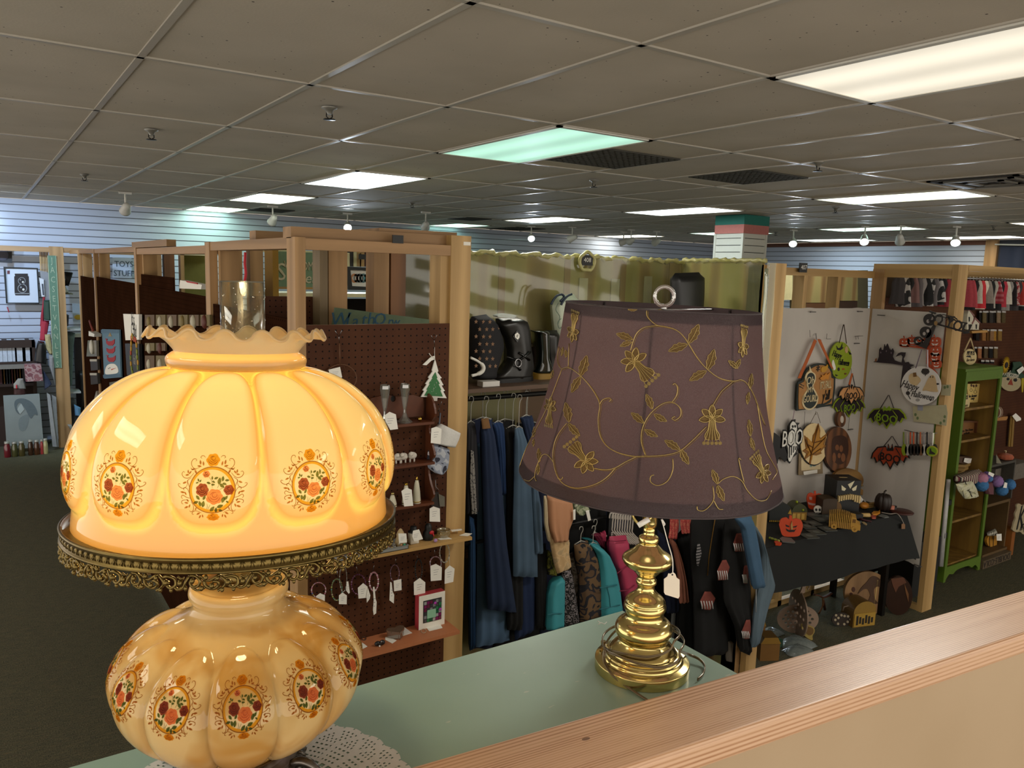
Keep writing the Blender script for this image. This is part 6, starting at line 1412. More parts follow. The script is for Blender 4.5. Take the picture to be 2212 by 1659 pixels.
MB().box((x0-.035,10.93,0),(x1+.03,10.98,2.44),PINE).build('post',pg)
MB().box((-.6,10.94,2.37),(1.65,10.98,2.43),PINEX).build('rail',pg)
mb=MB();us=FL.px(118,670,.05)[0];va=FL.px(110,552,.05)[1];vb=FL.px(130,795,.05)[1]
mb.fbox(FL,(us-.045,vb,.031),(us+.045,va,.042),M('5d7c66',.7,var=.2))
for i,ch in enumerate('JACSETVANLES'):mb.text(ch,FL,us,va-.06-(va-vb-.1)*i/11,.10,M('9caa90',.7),.042,.046,sx=.7)
for du in(-.045,.04):mb.fbox(FL,(us+du,vb,.042),(us+du+.006,va,.045),M('a8b094',.7))
mb.build('lettered_strip',label='tall narrow green sign with pale stacked letters on the far left post',cat='sign')
def farflat(name,pts,c0,c1,mat,label,cat,extra=None,group=None):return flat(name,FL,pts,c0,c1,mat,label,cat,extra,group)
pf2=T('picture_frame','black framed print of an old twin-lens camera on the far left slatted wall','picture frame',tuple(fpx(50,658)))
cL=lambda x,y:(x*.12058,500+y*.12058)
mb=MB();O=FL.P([cL(*p)for p in[(62,632),(680,655),(705,1300),(110,1290)]],-.3);I=FL.P([cL(*p)for p in[(98,660),(655,675),(690,1275),(135,1275)]],-.3);mb.poly(O,FL,-.34,-.29,BLACK,holes=[I]);mb.build('frame',pf2)
mb=MB();mb.poly(I,FL,-.34,-.31,M('d4dcea',.3,var=.02));S_=lambda pts:FL.P([cL(*p)for p in pts],-.3)
BRN=M('241d1e',.6);GRY=M('8d8f94',.5)
mb.poly(S_([(262,755),(498,755),(500,800),(515,805),(530,1145),(275,1145),(262,1100),(255,805),(270,800)]),FL,-.31,-.306,BRN)
for cx,cy,r in((390,885,68),(400,1020,86)):
 mb.poly(S_([(cx+r*cos(t),cy+r*.95*sin(t))for t in[i*2*pi/28 for i in range(28)]]),FL,-.306,-.302,GRY,holes=[S_([(cx+r*.84*cos(t),cy+r*.8*sin(t))for t in[i*2*pi/28 for i in range(28)]])])
 mb.poly(S_([(cx+20+r*.25*cos(t),cy+20+r*.25*sin(t))for t in[i*2*pi/12 for i in range(12)]]),FL,-.306,-.302,WHITE);mb.poly(S_([(cx-25+r*.2*cos(t),cy-20+r*.2*sin(t))for t in[i*2*pi/12 for i in range(12)]]),FL,-.306,-.302,GRY)
mb.poly(S_([(262,1105),(538,1105),(538,1122),(262,1122)]),FL,-.306,-.302,GRY);mb.poly(S_([(130,700),(175,700),(175,762),(130,762)]),FL,-.31,-.306,M('6a3038',.6));mb.build('print',pf2)
farflat('poster',[cL(*p)for p in[(-40,262),(215,268),(217,568),(-40,550)]],-.33,-.31,M('15131a',.5),'dark unframed poster at the upper left corner of the slatted wall','poster',lambda mb:mb.ball(FL(*FL.px(*cL(40,420),-.3),-.31),.07,M('4a4a58',.6),(1,.1,1)))
for i in range(6):
 farflat('pine_lath',[cL(*p)for p in[(705+28*i,358),(727+28*i,358),(740+25*i,735),(722+25*i,715)]],-.2-.01*i,-.17-.01*i,M('b08c58' if i%2 else 'c49f6a',.6),'pine slat standing upright beside the camera print','lath',None,'pine laths beside the camera print')
farflat('grey_board',[cL(*p)for p in[(715,700),(870,740),(915,1225),(770,1215)]],-.15,-.13,M('8d8d90',.6),'plain grey board leaning beside the camera print','board')
farflat('white_strip',[cL(*p)for p in[(700,825),(785,860),(800,1165),(745,1165)]],-.11,-.10,M('d0d2d8',.6),'white strip with black lettering beside the camera print','sign',lambda mb:mb.poly(S_([(725,930),(755,930),(770,1130),(745,1130)]),FL,-.10,-.097,M('3a3e48',.6)))
shape('green_bag',[(780,1230),(780,1400),(785,1580)],[(915,1225),(940,1400),(940,1600)],FL,-.05,.16,M('1f3a2c',.7),cL,label='dark green bag hanging left of the green strip sign',cat='bag')
shape('red_cloth',[(765,1170),(760,1300),(730,1500),(715,1700)],[(810,1180),(790,1400),(790,1600),(900,1650)],FL,-.09,.06,M('8e1c2e',.8),cL,label='red cloth hanging behind the dark green bag',cat='cloth')
cM=lambda x,y:(x*.18079,680+y*.18079)
shape('red_garment',[(490,60),(485,150),(475,305)],[(590,70),(570,200),(545,315)],FL,-.08,.08,M('a02a3c',.8),cM,label='red and white garment under the dark green bag',cat='garment')
shape('black_bag',[(455,310),(425,420),(408,560)],[(530,320),(555,420),(550,590)],FL,-.02,.18,M('101012',.4),cM,label='shiny black handbag low beside the books',cat='bag')
for i,(L,R,c,mt,lb)in enumerate((([(535,235),(545,400),(590,470)],[(600,230),(625,400),(632,470)],0,'a89a70','yellow-topped pale cloth hanging beside the black handbag'),([(580,480),(590,620),(625,720)],[(640,480),(650,620),(660,840)],.02,'8a8888','grey-white cloth strip left of the far left post'),([(500,640),(520,740),(530,900)],[(545,700),(600,790),(620,830)],0,'3c4660','blue-grey bundle beside the far left post'))):
 shape('cloth_strip',L,R,FL,c,.08,M(mt,.8,var=.3),cM,label=lb,cat='cloth')
shape('christmas_charm',[(120,1350),(125,1420)][:1]+[(150,1450)],[(145,1360),(170,1450)],FL,-.3,.03,M('b03040',.7),cL,label='tiny red ornament hanging under the camera print',cat='ornament')
bk=T('bookcase','dark brown shelf of white boxed goods and dim books below the slatted wall','bookcase',tuple(fpx(30,960)))
bx0=-.5;bx1=FL.px(*cM(410,300),-.1)[0];zt=FL.px(*cM(300,300),-.1)[1];z2_=FL.px(*cM(200,560),-.1)[1]
DB=M('2e1c12',.7)
MB().fbox(FL,(bx0,zt-.09,-.35),(bx1,zt,-.08),DB).build('top',bk);MB().fbox(FL,(bx0,z2_-.03,-.35),(bx1,z2_,-.05),DB).build('shelf',bk);MB().fbox(FL,(bx1-.03,.0,-.35),(bx1,zt,-.08),DB).build('side_panel',bk);MB().fbox(FL,(bx0,0,-.37),(bx1,zt,-.35),DB).build('back_panel',bk)
for i in range(7):
 a=cM(-30+58*i if i<4 else 175+(i-4)*90,390);u,v=FL.px(*a,-.1);w=.05 if i<4 else.12
 MB().fbox(FL,(u,z2_,-.25),(u+w*.9,z2_+.26-.02*(i%2),-.12),M('b8c0cc',.5,var=.25,scale=40)).build('card_box',label='white card box on the far left bookcase shelf',cat='box',group='white card boxes on the far bookcase')
MB().fbox(FL,(bx0,FL.px(*cM(0,650),-.02)[1],-.06),(FL.px(*cM(300,600),-.02)[0],FL.px(*cM(0,600),-.02)[1],.0),M('77736c',.6)).build('grey_plank',label='grey plank ledge below the white card boxes',cat='plank')
zb_=FL.px(*cM(150,830),-.1)[1]
for i in range(9):
 u=FL.px(*cM(-10+32*i,700),-.15)[0];MB().fbox(FL,(u,zb_,-.3),(u+.045,zb_+.26-.02*(i%3),-.16),M(['3a1418','6a4a14','2a2a30','1c2a2c','4c1a1c','5a3c1c'][i%6],.7)).build('book',label='dim dark-spined book standing on the far left bookcase',cat='book',group='books on the far left bookcase')
MB().fbox(FL,(bx0,zb_-.03,-.35),(bx1,zb_,-.12),DB).build('shelf',bk)
farflat('patterned_box',[cM(*p)for p in[(292,600),(490,590),(515,790),(310,800)]],-.02,.12,pattern('blotch',['7a4a50','a88a88','8c5a5c','b4a09c'],14),'pink and white patterned box in front of the far bookcase','box')
r=T('dog_figurine','small dark wagon figurine with white top in front of the far bookcase','figurine',tuple(fpx(43,852)))
shape('body',[(165,880),(165,950)],[(300,880),(310,950)],FL,.05,.1,M('3a1a16',.6),cM,parent=r);shape('white_top',[(215,760),(160,830),(165,880)],[(275,760),(300,830),(310,885)],FL,.05,.08,M('8f8c84',.7),cM,parent=r);shape('red_light',[(188,840),(190,880)],[(205,835),(208,880)],FL,.1,.04,M('c8303c',.6),cM,parent=r)
r=T('canvas_painting','grey canvas painting of a long-haired figure leaning on the floor at the far left','painting',tuple(fpx(50,945)))
O=FL.P([cM(*p)for p in[(38,968),(470,945),(526,1590),(82,1600)]],.1)
mb=MB().poly(O,FL,.07,.1,M('8a9290',.8,var=.12,scale=6));mb.build('canvas',r)
mb=MB();GP=M('5f6a6e',.8);mb.poly(FL.P([cM(*p)for p in sp2([(170,1060),(200,1010),(280,1000),(370,1040),(430,1120),(450,1200),(410,1190),(370,1240),(330,1180),(300,1120),(240,1050),(200,1090),(215,1150),(235,1190),(190,1150)],3)],.1),FL,.1,.103,GP);mb.poly(FL.P([cM(*p)for p in[(235,1080),(255,1060),(290,1130),(240,1190),(205,1130)]],.1),FL,.103,.105,M('a9b2b0',.8));mb.poly(FL.P([cM(*p)for p in sp2([(240,1230),(330,1190),(340,1280),(300,1380),(240,1380),(220,1300)],3)],.1),FL,.1,.102,M('79838480'[:6],.8));mb.build('painted_figure',r)
for i,(a,b_,zt_,c,lid,lb)in enumerate(((40,130,1440,'6a1822',1,'red jar leftmost in front of the grey canvas'),(130,215,1440,'4a4a28',0,'green preserve jar, second before the grey canvas'),(215,300,1435,'4c4422',0,'olive preserve jar, third before the grey canvas'),(330,400,1430,'3c2414',1,'dark brown preserve jar, fourth before the grey canvas'),(400,475,1440,'4a2a16',0,'brown preserve jar, fifth before the grey canvas'),(478,520,1440,'a83a3c',0,'small coral jar, sixth before the grey canvas'),(515,575,1420,'b0a878',1,'pale yellow jar at the right end of the row'))):
 u0_=FL.px(*cM(a,1570),.3)[0];u1_=FL.px(*cM(b_,1570),.3)[0];rr=(u1_-u0_)/2*.95;hgt=.20 if lid else.19
 j=T('preserve_jar',lb,'jar',tuple(FL((u0_+u1_)/2,0,.3)),'preserve jars on the floor');c_=FL((u0_+u1_)/2,.001,.3)
 MB().lathe([(rr*.95,0),(rr,.01),(rr,hgt*.62),(rr*.75,hgt*.72),(rr*.75,hgt*.8)],c_,M(c,.2,coat=.6),14).build('glass',j);MB().lathe([(rr*.8,hgt*.8),(rr*.8,hgt*.92),(.0001,hgt*.93)],c_,M('9a968c',.4,.4),14).build('lid',j)
for i,(a,b_)in enumerate(((560,640),(620,670))):farflat('canvas_board',[cM(*p)for p in[(a,935+25*i),(a+40+10*i,960+25*i),(b_+40-10*i,1578),(b_-10-10*i,1575)]],.12-.05*i,.16-.05*i,M('9a9c9e',.6,var=.25,scale=12),'white panel leaning by the far left post, %s'%('front one','rear one')[i],'panel')
r=T('bird_ornament','black and white bird ornament with spread feathers beside the far left post','ornament',tuple(fpx(148,633)))
cN=lambda x,y:(120+x*.24096,560+y*.24096)
shape('body',[(50,165),(45,200),(60,300)],[(90,170),(80,230),(125,305)],FL,-.2,.08,pattern('blotch',['c8c6c0','8a8a86','2a2a2a'],20),cN,parent=r)
mb=MB()
for k in range(8):mb.tube([fpx(*cN(100,235),-.2),fpx(*cN(30+17*k,105+2*k),-.2)],[.025,.012],BLACK,5)
mb.poly(FL.P([cN(*p)for p in[(55,140),(150,150),(110,240),(85,180)]],-.2),FL,-.24,-.2,BLACK);mb.build('feathers',r);mb=MB().fbox(FL,(FL.px(*cN(50,0),-.2)[0],FL.px(0,634,-.2)[1],-.35),(FL.px(*cN(135,0),-.2)[0],FL.px(0,632,-.2)[1],-.1),M('5a5a3a',.5));mb.build('base',r)
shape('brown_ornament',[(30,10),(25,40),(35,70)],[(55,15),(70,40),(55,70)],FL,-.2,.06,M('6a5232',.7),cN,label='small brown ornament on the slatted wall above the bird',cat='ornament')
r=T('display_shelf','white glass-topped display shelf with dark goods beside the far left post','shelf',(1.05,11.1,0))
for yq in(622,1190):MB().fbox(FL,(FL.px(*cN(55,yq),-.1)[0],FL.px(*cN(55,yq+14),-.1)[1],-.4),(FL.px(*cN(225,yq),-.1)[0],FL.px(*cN(55,yq),-.1)[1],-.05),M('a8aaa6',.4)).build('shelf',r)
MB().fbox(FL,(FL.px(*cN(165,700),-.3)[0],0,-.4),(FL.px(*cN(250,700),-.3)[0],FL.px(*cN(165,705),-.3)[1],-.35),M('2a2228',.7)).build('dark_back',r);MB().fbox(FL,(FL.px(*cN(165,700),-.3)[0],FL.px(*cN(165,700),-.3)[1],-.4),(FL.px(*cN(250,700),-.3)[0],FL.px(*cN(165,670),-.3)[1],-.3),M('b8b8b0',.5)).build('white_ledge',r)
for L,R,c,mt,nm,lb in(([(45,400),(55,600),(60,850)],[(65,420),(95,600),(80,850)],-.1,M('14161a',.6),'dark_cloth','black cloth hanging right of the far left post'),([(70,480),(75,600)],[(120,500),(115,600)],-.2,M('2a2634',.7),'dark_ornament','dark lilac ornament above the white display shelf'),([(80,640),(90,900),(95,1150)],[(175,660),(160,800),(150,1130)],-.2,M('5a6a68',.5,var=.3),'teal_bag','blue-green plastic bag hanging under the white display shelf'),([(205,1000),(220,1100),(230,1340)],[(255,1000),(262,1100),(280,1340)],-.3,BLACK,'black_coat','black coat hanging right of the teal bag'),([(100,1240),(95,1500),(110,1600)],[(160,1240),(230,1400),(230,1600)],-.1,M('3a3c3e',.8),'grey_bundle','dark grey bundle on the floor right of the far left post'),([(165,1300),(175,1400)],[(225,1330),(225,1400)],-.02,M('5a86a8',.6),'blue_bundle','pale blue bundle on the floor right of the far left post'),([(105,1480),(160,1580)],[(140,1480),(185,1570)],.05,M('8a8c88',.6),'paper_sheet','pale sheet on the floor right of the far left post')):
 shape(nm,L,R,FL,c,.1,mt,cN,label=lb,cat=nm.replace('_',' ').split()[-1])
farflat('sheet_sign',[cN(*p)for p in[(150,395),(225,400),(230,565),(155,560)]],-.38,-.36,M('a9b9cc',.4),'pale poster with a yellow blossom beside the far left post','poster',lambda mb:mb.ball(FL(*FL.px(*cN(205,520),-.35),-.35),.04,M('b89a30',.7),(1.2,.2,.8)))
farflat('toys_sign',[(243,556),(284,557),(284,601),(243,600)],-.42,-.415,M('b9c4dc',.3,var=0),'pale sign reading toys and stuff on the slatted wall','sign',lambda mb:[mb.text(t,FL,*FL.px(268,y,-.4),.075*1.4,M('3a4a5c',.6),-.415,-.41,sx=.85)for t,y in(('TOYS',571),('STUFF',591))])
FB=FY(3.33);FR=FX(5.405);cE=lambda x,y:(1640+x*.30144,540+y*.30144);cP=lambda x,y:(1850+x*.15066,650+y*.15066);cQ=lambda x,y:(1680+x*.21687,700+y*.21687)
SHEET,nt,b=newmat('white_paper_sheet');nt.links.new(rampn(nt,noisen(nt,coordn(nt,(1,1,.5)),3,3),[(.35,'b9b2ab'),(.65,'c6bfb7')]),b.inputs['Base Color']);b.inputs['Roughness'].default_value=.7
bumpn(nt,b,noisen(nt,coordn(nt,(1,1,.3)),2.2,2),.6,.03)
ph_=T('partition_frame','pale pine booth frame lined with white paper sheets for the Halloween goods','partition',(4.6,3.3,0),'pine booth partitions')
MB().box((5.425,2.75,0),(5.55,2.79,2.44),PINEL).build('post',ph_)
MB().box((5.425,3.27,0),(5.465,3.36,2.40),PINE).build('post',ph_)
MB().box((3.64,3.345,2.335),(5.425,3.385,2.385),PINELX).build('rail',ph_)
MB().box((5.43,2.79,2.345),(5.47,3.36,2.44),PINELY).build('rail',ph_)
MB().box((5.43,2.79,0),(5.47,3.36,.04),PINELY).build('bottom_plate',ph_)
MB().box((3.64,3.345,0),(5.40,3.385,.04),PINELX).build('bottom_plate',ph_)
for px in(1742,1815):
 x=FB.px(px,640)[0];MB().box((x-.019,3.345,0),(x+.019,3.43,2.335),PINEL).build('stud',ph_)
def sheet(name,F,pts,c):return MB().poly(F.P([p for p in pts],c),F,c-.002,c,SHEET).build(name,ph_)
x0,x1=3.64,5.40
mb=MB();mb.grid(lambda s,t:Vector((x0+(x1-x0)*s,3.338-.006*sin(s*23+2*t)*(.4+t)-.004*sin(s*9),2.118-.004*sin(s*40)-1.80*t)),70,14,SHEET,flip=True);mb.grid(lambda s,t:Vector((x0+(x1-x0)*s,3.341,2.118-1.80*t)),10,4,SHEET);mb.build('white_sheet',ph_)
mb=MB();mb.grid(lambda s,t:Vector((5.415+.005*sin(s*9+3*t)-.004*sin(t*7),3.33-.53*s,2.115+.0*s-(1.80-.05*abs(sin(s*3)))*t)),40,20,SHEET,flip=True);mb.grid(lambda s,t:Vector((5.4225,3.33-.53*s,2.115-1.78*t)),10,4,SHEET);mb.build('white_sheet',ph_)
for F,x,y in((FB,1757,674),(FB,1859,673),(FB,1852,742),(FR,1903,681),(FB,1838,928),(FR,1982,1222)):
 c=.012;u,v=F.px(x,y,c);MB().fbox(F,(u-.028,v-.003,c-.008),(u+.028,v+.003,c+.002),M('5a5654',.6)).build('tape_strip',ph_)
mb=MB();u,v=FB.px(1739,578,.02);mb.fbox(FB,(u-.045,v-.032,.005),(u+.035,v+.03,.012),BLACK);mb.text('407',FB,u,v,.042,WHITE,.012,.0128);mb.build('booth_number',label='black booth number plate reading 407 on the top rail',cat='number plate')
FK=FY(4.5)
for i,(a,b_,y0_,y1_,mt,nm,lb)in enumerate(((1690,1712,590,640,CRM,'cream_board','cream board glimpsed beside the pale post'),(1712,1742,590,668,OLIVE,'olive_board','olive board glimpsed left of the first pale stud'),(1742,1795,590,646,kraft,'plastic_sheet','clouded plastic sheet between the two pale studs'),(1738,1787,646,670,M('5a3a22',.6),'cardboard_box','brown cardboard box between the two pale studs'),(1790,1818,590,670,M('4a3f24',.7),'dark_board','dark brown board left of the second pale stud'),(1820,1858,590,642,kraft,'plastic_sheet','clouded plastic sheet right of the second pale stud'),(1815,1858,642,670,M('38241a',.6),'cardboard_box','dark cardboard box right of the second pale stud'),(1858,1882,590,670,M('54503c',.6),'olive_board','olive board behind the corner of the Halloween booth'))):
 P=FK.P([(a,y0_-6),(b_,y0_-6),(b_,y1_+8),(a,y1_+8)]);MB().poly(P,FK,-.02-.01*i,-.005*i,mt).build(nm,label=lb,cat=nm.split('_')[-1])
def sign(name,F,conv,pts,c,th,mat,label,cat,parts=(),edge=None):
 """flat cut sign standing c in front of the wall; parts: (pts, material, extra height) or callables"""
 P=F.P([conv(*p)for p in pts],c);mb=MB();mb.poly(P,F,c-th,c,mat,side=edge)
 for q in parts:
  if callable(q):q(mb)
  else:mb.poly(F.P([conv(*p)for p in q[0]],c),F,c,c+(q[2]if len(q)>2 else.003),q[1])
 return mb.build(name,label=label,cat=cat)
def txt(F,conv,t,x,y,size,mat,c,**k):
 def f(mb):u,v=F.px(*conv(x,y),c);mb.text(t,F,u,v,size,mat,c,c+.0035,**k)
 return f
def circ(cx,cy,rx,ry=None,n=18):ry=ry or rx;return[(cx+rx*cos(2*pi*i/n),cy+ry*sin(2*pi*i/n))for i in range(n)]
def cord(o,F,conv,ptss,c,r=.002,mat=STRING):
 mb=MB()
 for pts in ptss:mb.tube([F(*F.px(*conv(*p),c),c)for p in pts],r,mat,5)
 mb.build('hanging_cord',o)
 return o
def wthing(name,label,cat,F,conv,x,y,c,group=None):return T(name,label,cat,tuple(F(*F.px(*conv(x,y),c),c)),group)
def psign(par,name,F,conv,pts,c,th,mat,parts=(),edge=None,label=None):
 P=F.P([conv(*p)for p in pts],c);mb=MB();mb.poly(P,F,c-th,c,mat,side=edge)
 for q in parts:
  if callable(q):q(mb)
  else:mb.poly(F.P([conv(*p)for p in q[0]],c),F,c,c+(q[2]if len(q)>2 else.003),q[1])
 return mb.build(name,par,label=label)
LWD=M('a8753c',.6,var=.2,name='light_wood');DGR=M('16211e',.6);CRW=M('d6c49a',.6);LIME=M('8a9c12',.55);ORG=M('b5571c',.55);MUST=M('c08c1c',.55);PUR=M('24161e',.6)
r=wthing('hanging_sign','brown arched wooden sign with cream gourd reading oh my gourd it\'s fall y\'all','sign',FB,cQ,380,860,.03)
arch=sp2([(188,865),(192,740),(200,600),(205,575)],3,False)+[(245,560),(262,500)]+sp2([(300,440),(380,400),(450,392),(520,425),(548,470)],4,False)+[(548,525),(575,530),(572,640),(552,812)]
psign(r,'board',FB,cQ,arch,.03,.012,DGR)
inner=sp2([(212,850),(208,740),(214,600)],3,False)+[(262,575),(280,510)]+sp2([(310,460),(380,420),(450,410),(505,438),(530,480)],4,False)+[(535,535),(558,545),(555,640),(538,795),(420,830)]
psign(r,'brown_face',FB,cQ,inner,.034,.004,LWD,[lambda mb:mb.poly(FB.P([cQ(*p)for p in sp2([(385,840),(395,800),(460,790),(510,760),(535,740),(520,780),(460,808),(540,790)],3)],.034),FB,.034,.037,DGR)])
gourd=sp2([(322,420),(340,470),(375,500),(378,560),(355,620),(385,680),(405,740),(385,810),(330,855),(275,845),(245,790),(255,720),(295,650),(290,600),(275,540),(290,490),(318,465)],4)
gin=sp2([(335,485),(362,510),(365,560),(340,620),(370,690),(390,740),(372,800),(330,838),(285,830),(260,785),(270,725),(308,650),(303,600),(290,545),(303,500)],4)
psign(r,'gourd',FB,cQ,gourd,.040,.006,CRW,[(gin,DGR)]+[txt(FB,cQ,t,x,y,s_,CRW,.0432,sx=w)for t,x,y,s_,w in(('Oh',325,565,.075,.9),('MY',325,655,.055,.8),('GOURD',325,745,.07,.65))])
psign(r,'leaves',FB,cQ,sp2([(435,470),(440,430),(480,420),(500,402),(498,440),(475,475),(445,480)],3),.040,.006,MUST,[(sp2([(415,545),(440,520),(430,505),(460,510),(480,485),(488,505),(520,480),(505,520),(500,550),(470,545),(450,560)],2),M('c8801c',.55),.004),txt(FB,cQ,"IT'S FALL",476,610,.078,CRW,.036,sx=.42,rot=.05),txt(FB,cQ,"y'all",478,715,.10,BLACK,.036,sx=.55,shear=.3,rot=.1),lambda mb:mb.text('*',FB,*FB.px(*cQ(398,470),.036),.10,BLACK,.036,.039),lambda mb:mb.text('!!',FB,*FB.px(*cQ(240,620),.036),.06,BLACK,.036,.039,rot=1.2)])
mb=MB();RIB=M('b0561e',.7);
for a,b_,w in(((222,540),(378,155),22),((378,150),(430,152),22),((420,155),(545,440),22)):
 P=FB.P([cQ(a[0]-w,a[1]),cQ(a[0]+w*.4,a[1]),cQ(b_[0]+w*.6,b_[1]+12),cQ(b_[0]-w*.6,b_[1]-3)],.035);mb.poly(P,FB,.033,.035,RIB)
mb.tube([FB(*FB.px(*cQ(380,95),.0),0),FB(*FB.px(*cQ(378,155),.03),.036)],.003,STEEL);mb.build('orange_ribbon',r)
r=wthing('hanging_sign','lime green round sign lettered Happy Halloween','sign',FB,cQ,630,545,.022)
psign(r,'board',FB,cQ,circ(628,363,112,187,36),.022,.008,LIME,[txt(FB,cQ,'Happy',588,305,.062,BLACK,.022,shear=.3,sx=.7,rot=-.25),txt(FB,cQ,'Halloween',655,385,.062,BLACK,.022,shear=.3,sx=.5,rot=-.12),([(582,215),(600,240),(622,235),(642,190),(640,230),(655,235),(620,262),(590,255)],BLACK),(circ(682,255,16,34),M('c0a070',.6)),([(700,265),(735,300),(715,305)],BLACK),(sp2([(538,385),(550,355),(562,385),(575,440),(560,460),(545,445)],3),WHITE),(circ(605,450,11,18,8),PUR),(circ(652,448,13,8,8),M('a8421c',.6)),(circ(672,495,12,9,6),M('6a3a1c',.6)),([(570,500),(600,510),(580,520)],BLACK)])
cord(r,FB,cQ,[[(612,190),(655,5)],[(685,195),(660,5)]],.022,.003,M('3a2a1e',.7))
def bat(cx,cy,w,h):
 P=[(-.5,.12),(-.46,-.12),(-.33,-.38),(-.12,-.42),(-.08,-.22),(-.05,-.5),(-.02,-.32),(.02,-.32),(.05,-.5),(.08,-.22),(.12,-.42),(.33,-.38),(.46,-.12),(.5,.12),(.42,.06),(.36,.30),(.27,.16),(.18,.42),(.10,.26),(0,.58),(-.10,.26),(-.18,.42),(-.27,.16),(-.36,.30),(-.42,.06)]
 return[(cx+w*x,cy+h*y)for x,y in P]
def batsign(F,conv,cx,cy,w,h,c,outer,face,word,wc,label,cordpts,ears=None,size=.1):
 r=wthing('bat_sign',label,'sign',F,conv,cx,cy+h*.5,c)
 psign(r,'outline',F,conv,bat(cx,cy,w,h),c,.008,outer)
 psign(r,'face',F,conv,bat(cx,cy-h*.01,w*.92,h*.84),c+.003,.003,face,[txt(F,conv,word,cx,cy+h*.10,size,wc,c+.003,sx=.9,bold=.01)]+([(ears,wc if wc is not BLACK else BLACK)]if ears else[]))
 mb=MB()
 for sx_ in(-.27,.27):mb.tube([F(*F.px(*conv(cx+w*sx_*.6,cy-h*.32),c),c+.0065),F(*F.px(*conv(cx+w*sx_*1.05,cy),c),c+.0065),F(*F.px(*conv(cx+w*sx_,cy+h*.2),c),c+.0065)],.003,outer,5)
 mb.build('wing_ribs',r);cord(r,F,conv,cordpts,c,.003,M('3a3236',.7));return r
batsign(FB,cQ,712,815,330,200,.018,LIME,PUR,'BOO',M('6f8c10',.6),'green and purple bat sign hanging behind the peach bat sign',[[(715,720),(735,600)]],size=.07)
batsign(FB,cQ,735,700,262,190,.040,BLACK,M('c9905a',.6),'BOO',BLACK,'peach bat sign lettered BOO with black outline',[[(700,625),(738,500)],[(770,625),(745,500)]],size=.068)
mb=MB();mb.poly(FB.P([cQ(*p)for p in[(705,600),(735,490),(752,492),(722,610)]],.046),FB,.044,.046,RIB);mb.build('ribbon',label='orange ribbon loop on the peach bat sign',cat='ribbon')
r=wthing('hanging_sign','white ghost sign reading BOO with black edges','sign',FB,cQ,150,1390,.03)
psign(r,'outline',FB,cQ,[(115,1070),(120,1000),(150,955),(180,950),(175,980),(220,985),(200,1010),(208,1040),(235,1045),(235,1140),(210,1170),(215,1230),(185,1275),(200,1290),(150,1330),(122,1390),(90,1360),(95,1300),(75,1230),(50,1130),(60,1070)],.030,.010,BLACK)
psign(r,'ghost',FB,cQ,sp2([(122,1070),(128,1005),(155,970),(185,1000),(195,1060),(205,1110),(195,1200),(180,1270),(160,1300),(125,1370),(105,1340),(105,1240),(85,1180),(100,1110)],3),.033,.003,WHITE,[txt(FB,cQ,'BOO',145,1140,.17,BLACK,.0335,sx=.62,bold=.035),txt(FB,cQ,'BOO',145,1140,.155,WHITE,.037,sx=.66),(circ(148,1020,9,14,8),BLACK),(circ(172,1018,9,14,8),BLACK)]+[([(112+22*k,1215),(120+22*k,1215),(117+20*k,1330-25*k),(111+20*k,1330-25*k)],BLACK)for k in range(4)])
cord(r,FB,cQ,[[(150,960),(165,860)]],.030,.002,M('8a6a80',.7))
sign('bat_decoration',FB,cQ,[(-90,1050),(-20,1090),(40,1140),(80,1210),(105,1310),(85,1320),(110,1365),(85,1355),(75,1375),(50,1345),(20,1320),(5,1350),(0,1390),(-60,1400)],.03,.008,BLACK,'large black bat decoration half hidden by the purple shade','decoration')
r=wthing('hanging_sign','cream round plaque with a layered golden maple leaf','sign',FB,cQ,350,1400,.03)
psign(r,'rim',FB,cQ,circ(358,1200,138,212,36),.026,.008,BLACK);psign(r,'board',FB,cQ,circ(364,1194,133,206,36),.032,.006,M('dcc392',.6))
lf=[(408,990),(425,1060),(420,1120),(432,1140),(490,1095),(475,1160),(465,1200),(480,1215),(430,1270),(440,1290),(385,1310),(345,1305),(330,1395),(318,1395),(332,1305),(270,1350),(290,1290),(250,1265),(285,1240),(270,1110),(300,1140),(345,1190),(355,1110),(375,1080)]
psign(r,'leaf',FB,cQ,lf,.038,.006,M('8a5a1c',.5),[([((x-365)*.8+365,(y-1190)*.8+1190)for x,y in lf],M('b07a24',.5),.004)]+[lambda mb,a=a,b_=b_:mb.tube([FB(*FB.px(*cQ(*p),.044),.0445)for p in(a,b_)],.004,M('6a4010',.5),5)for a,b_ in(((330,1310),(405,1010)),((340,1270),(475,1130)),((335,1290),(280,1150)),((345,1300),(430,1240)),((355,1230),(300,1200)),((370,1180),(440,1160)))])
cord(r,FB,cQ,[[(310,1020),(378,885)],[(425,985),(390,875)],[(378,870),(382,905)]],.030,.0018,M('6a5c4a',.7))
r=wthing('menu_card','small framed card with blue lettering below the maple leaf plaque','card',FB,cQ,330,1500,.02)
psign(r,'frame',FB,cQ,[(215,1290),(445,1290),(450,1490),(208,1505)],.018,.006,M('8a7658',.6));psign(r,'card',FB,cQ,[(235,1330),(425,1330),(425,1445),(235,1460)],.021,.003,M('d0bc94',.6),[txt(FB,cQ,'wel',345,1400,.05,M('7a9c9c',.6),.021,shear=.3)]);psign(r,'label',FB,cQ,[(255,1470),(395,1450),(395,1485),(262,1505)],.024,.003,PAPER)
r=wthing('cutting_board','dark oval walnut serving board with ring handle hanging on the white sheet','board',FB,cQ,600,1475,.03)
WAL=wood('3e2414','7a4c2a','z',70,.08,name='walnut',knots=False)
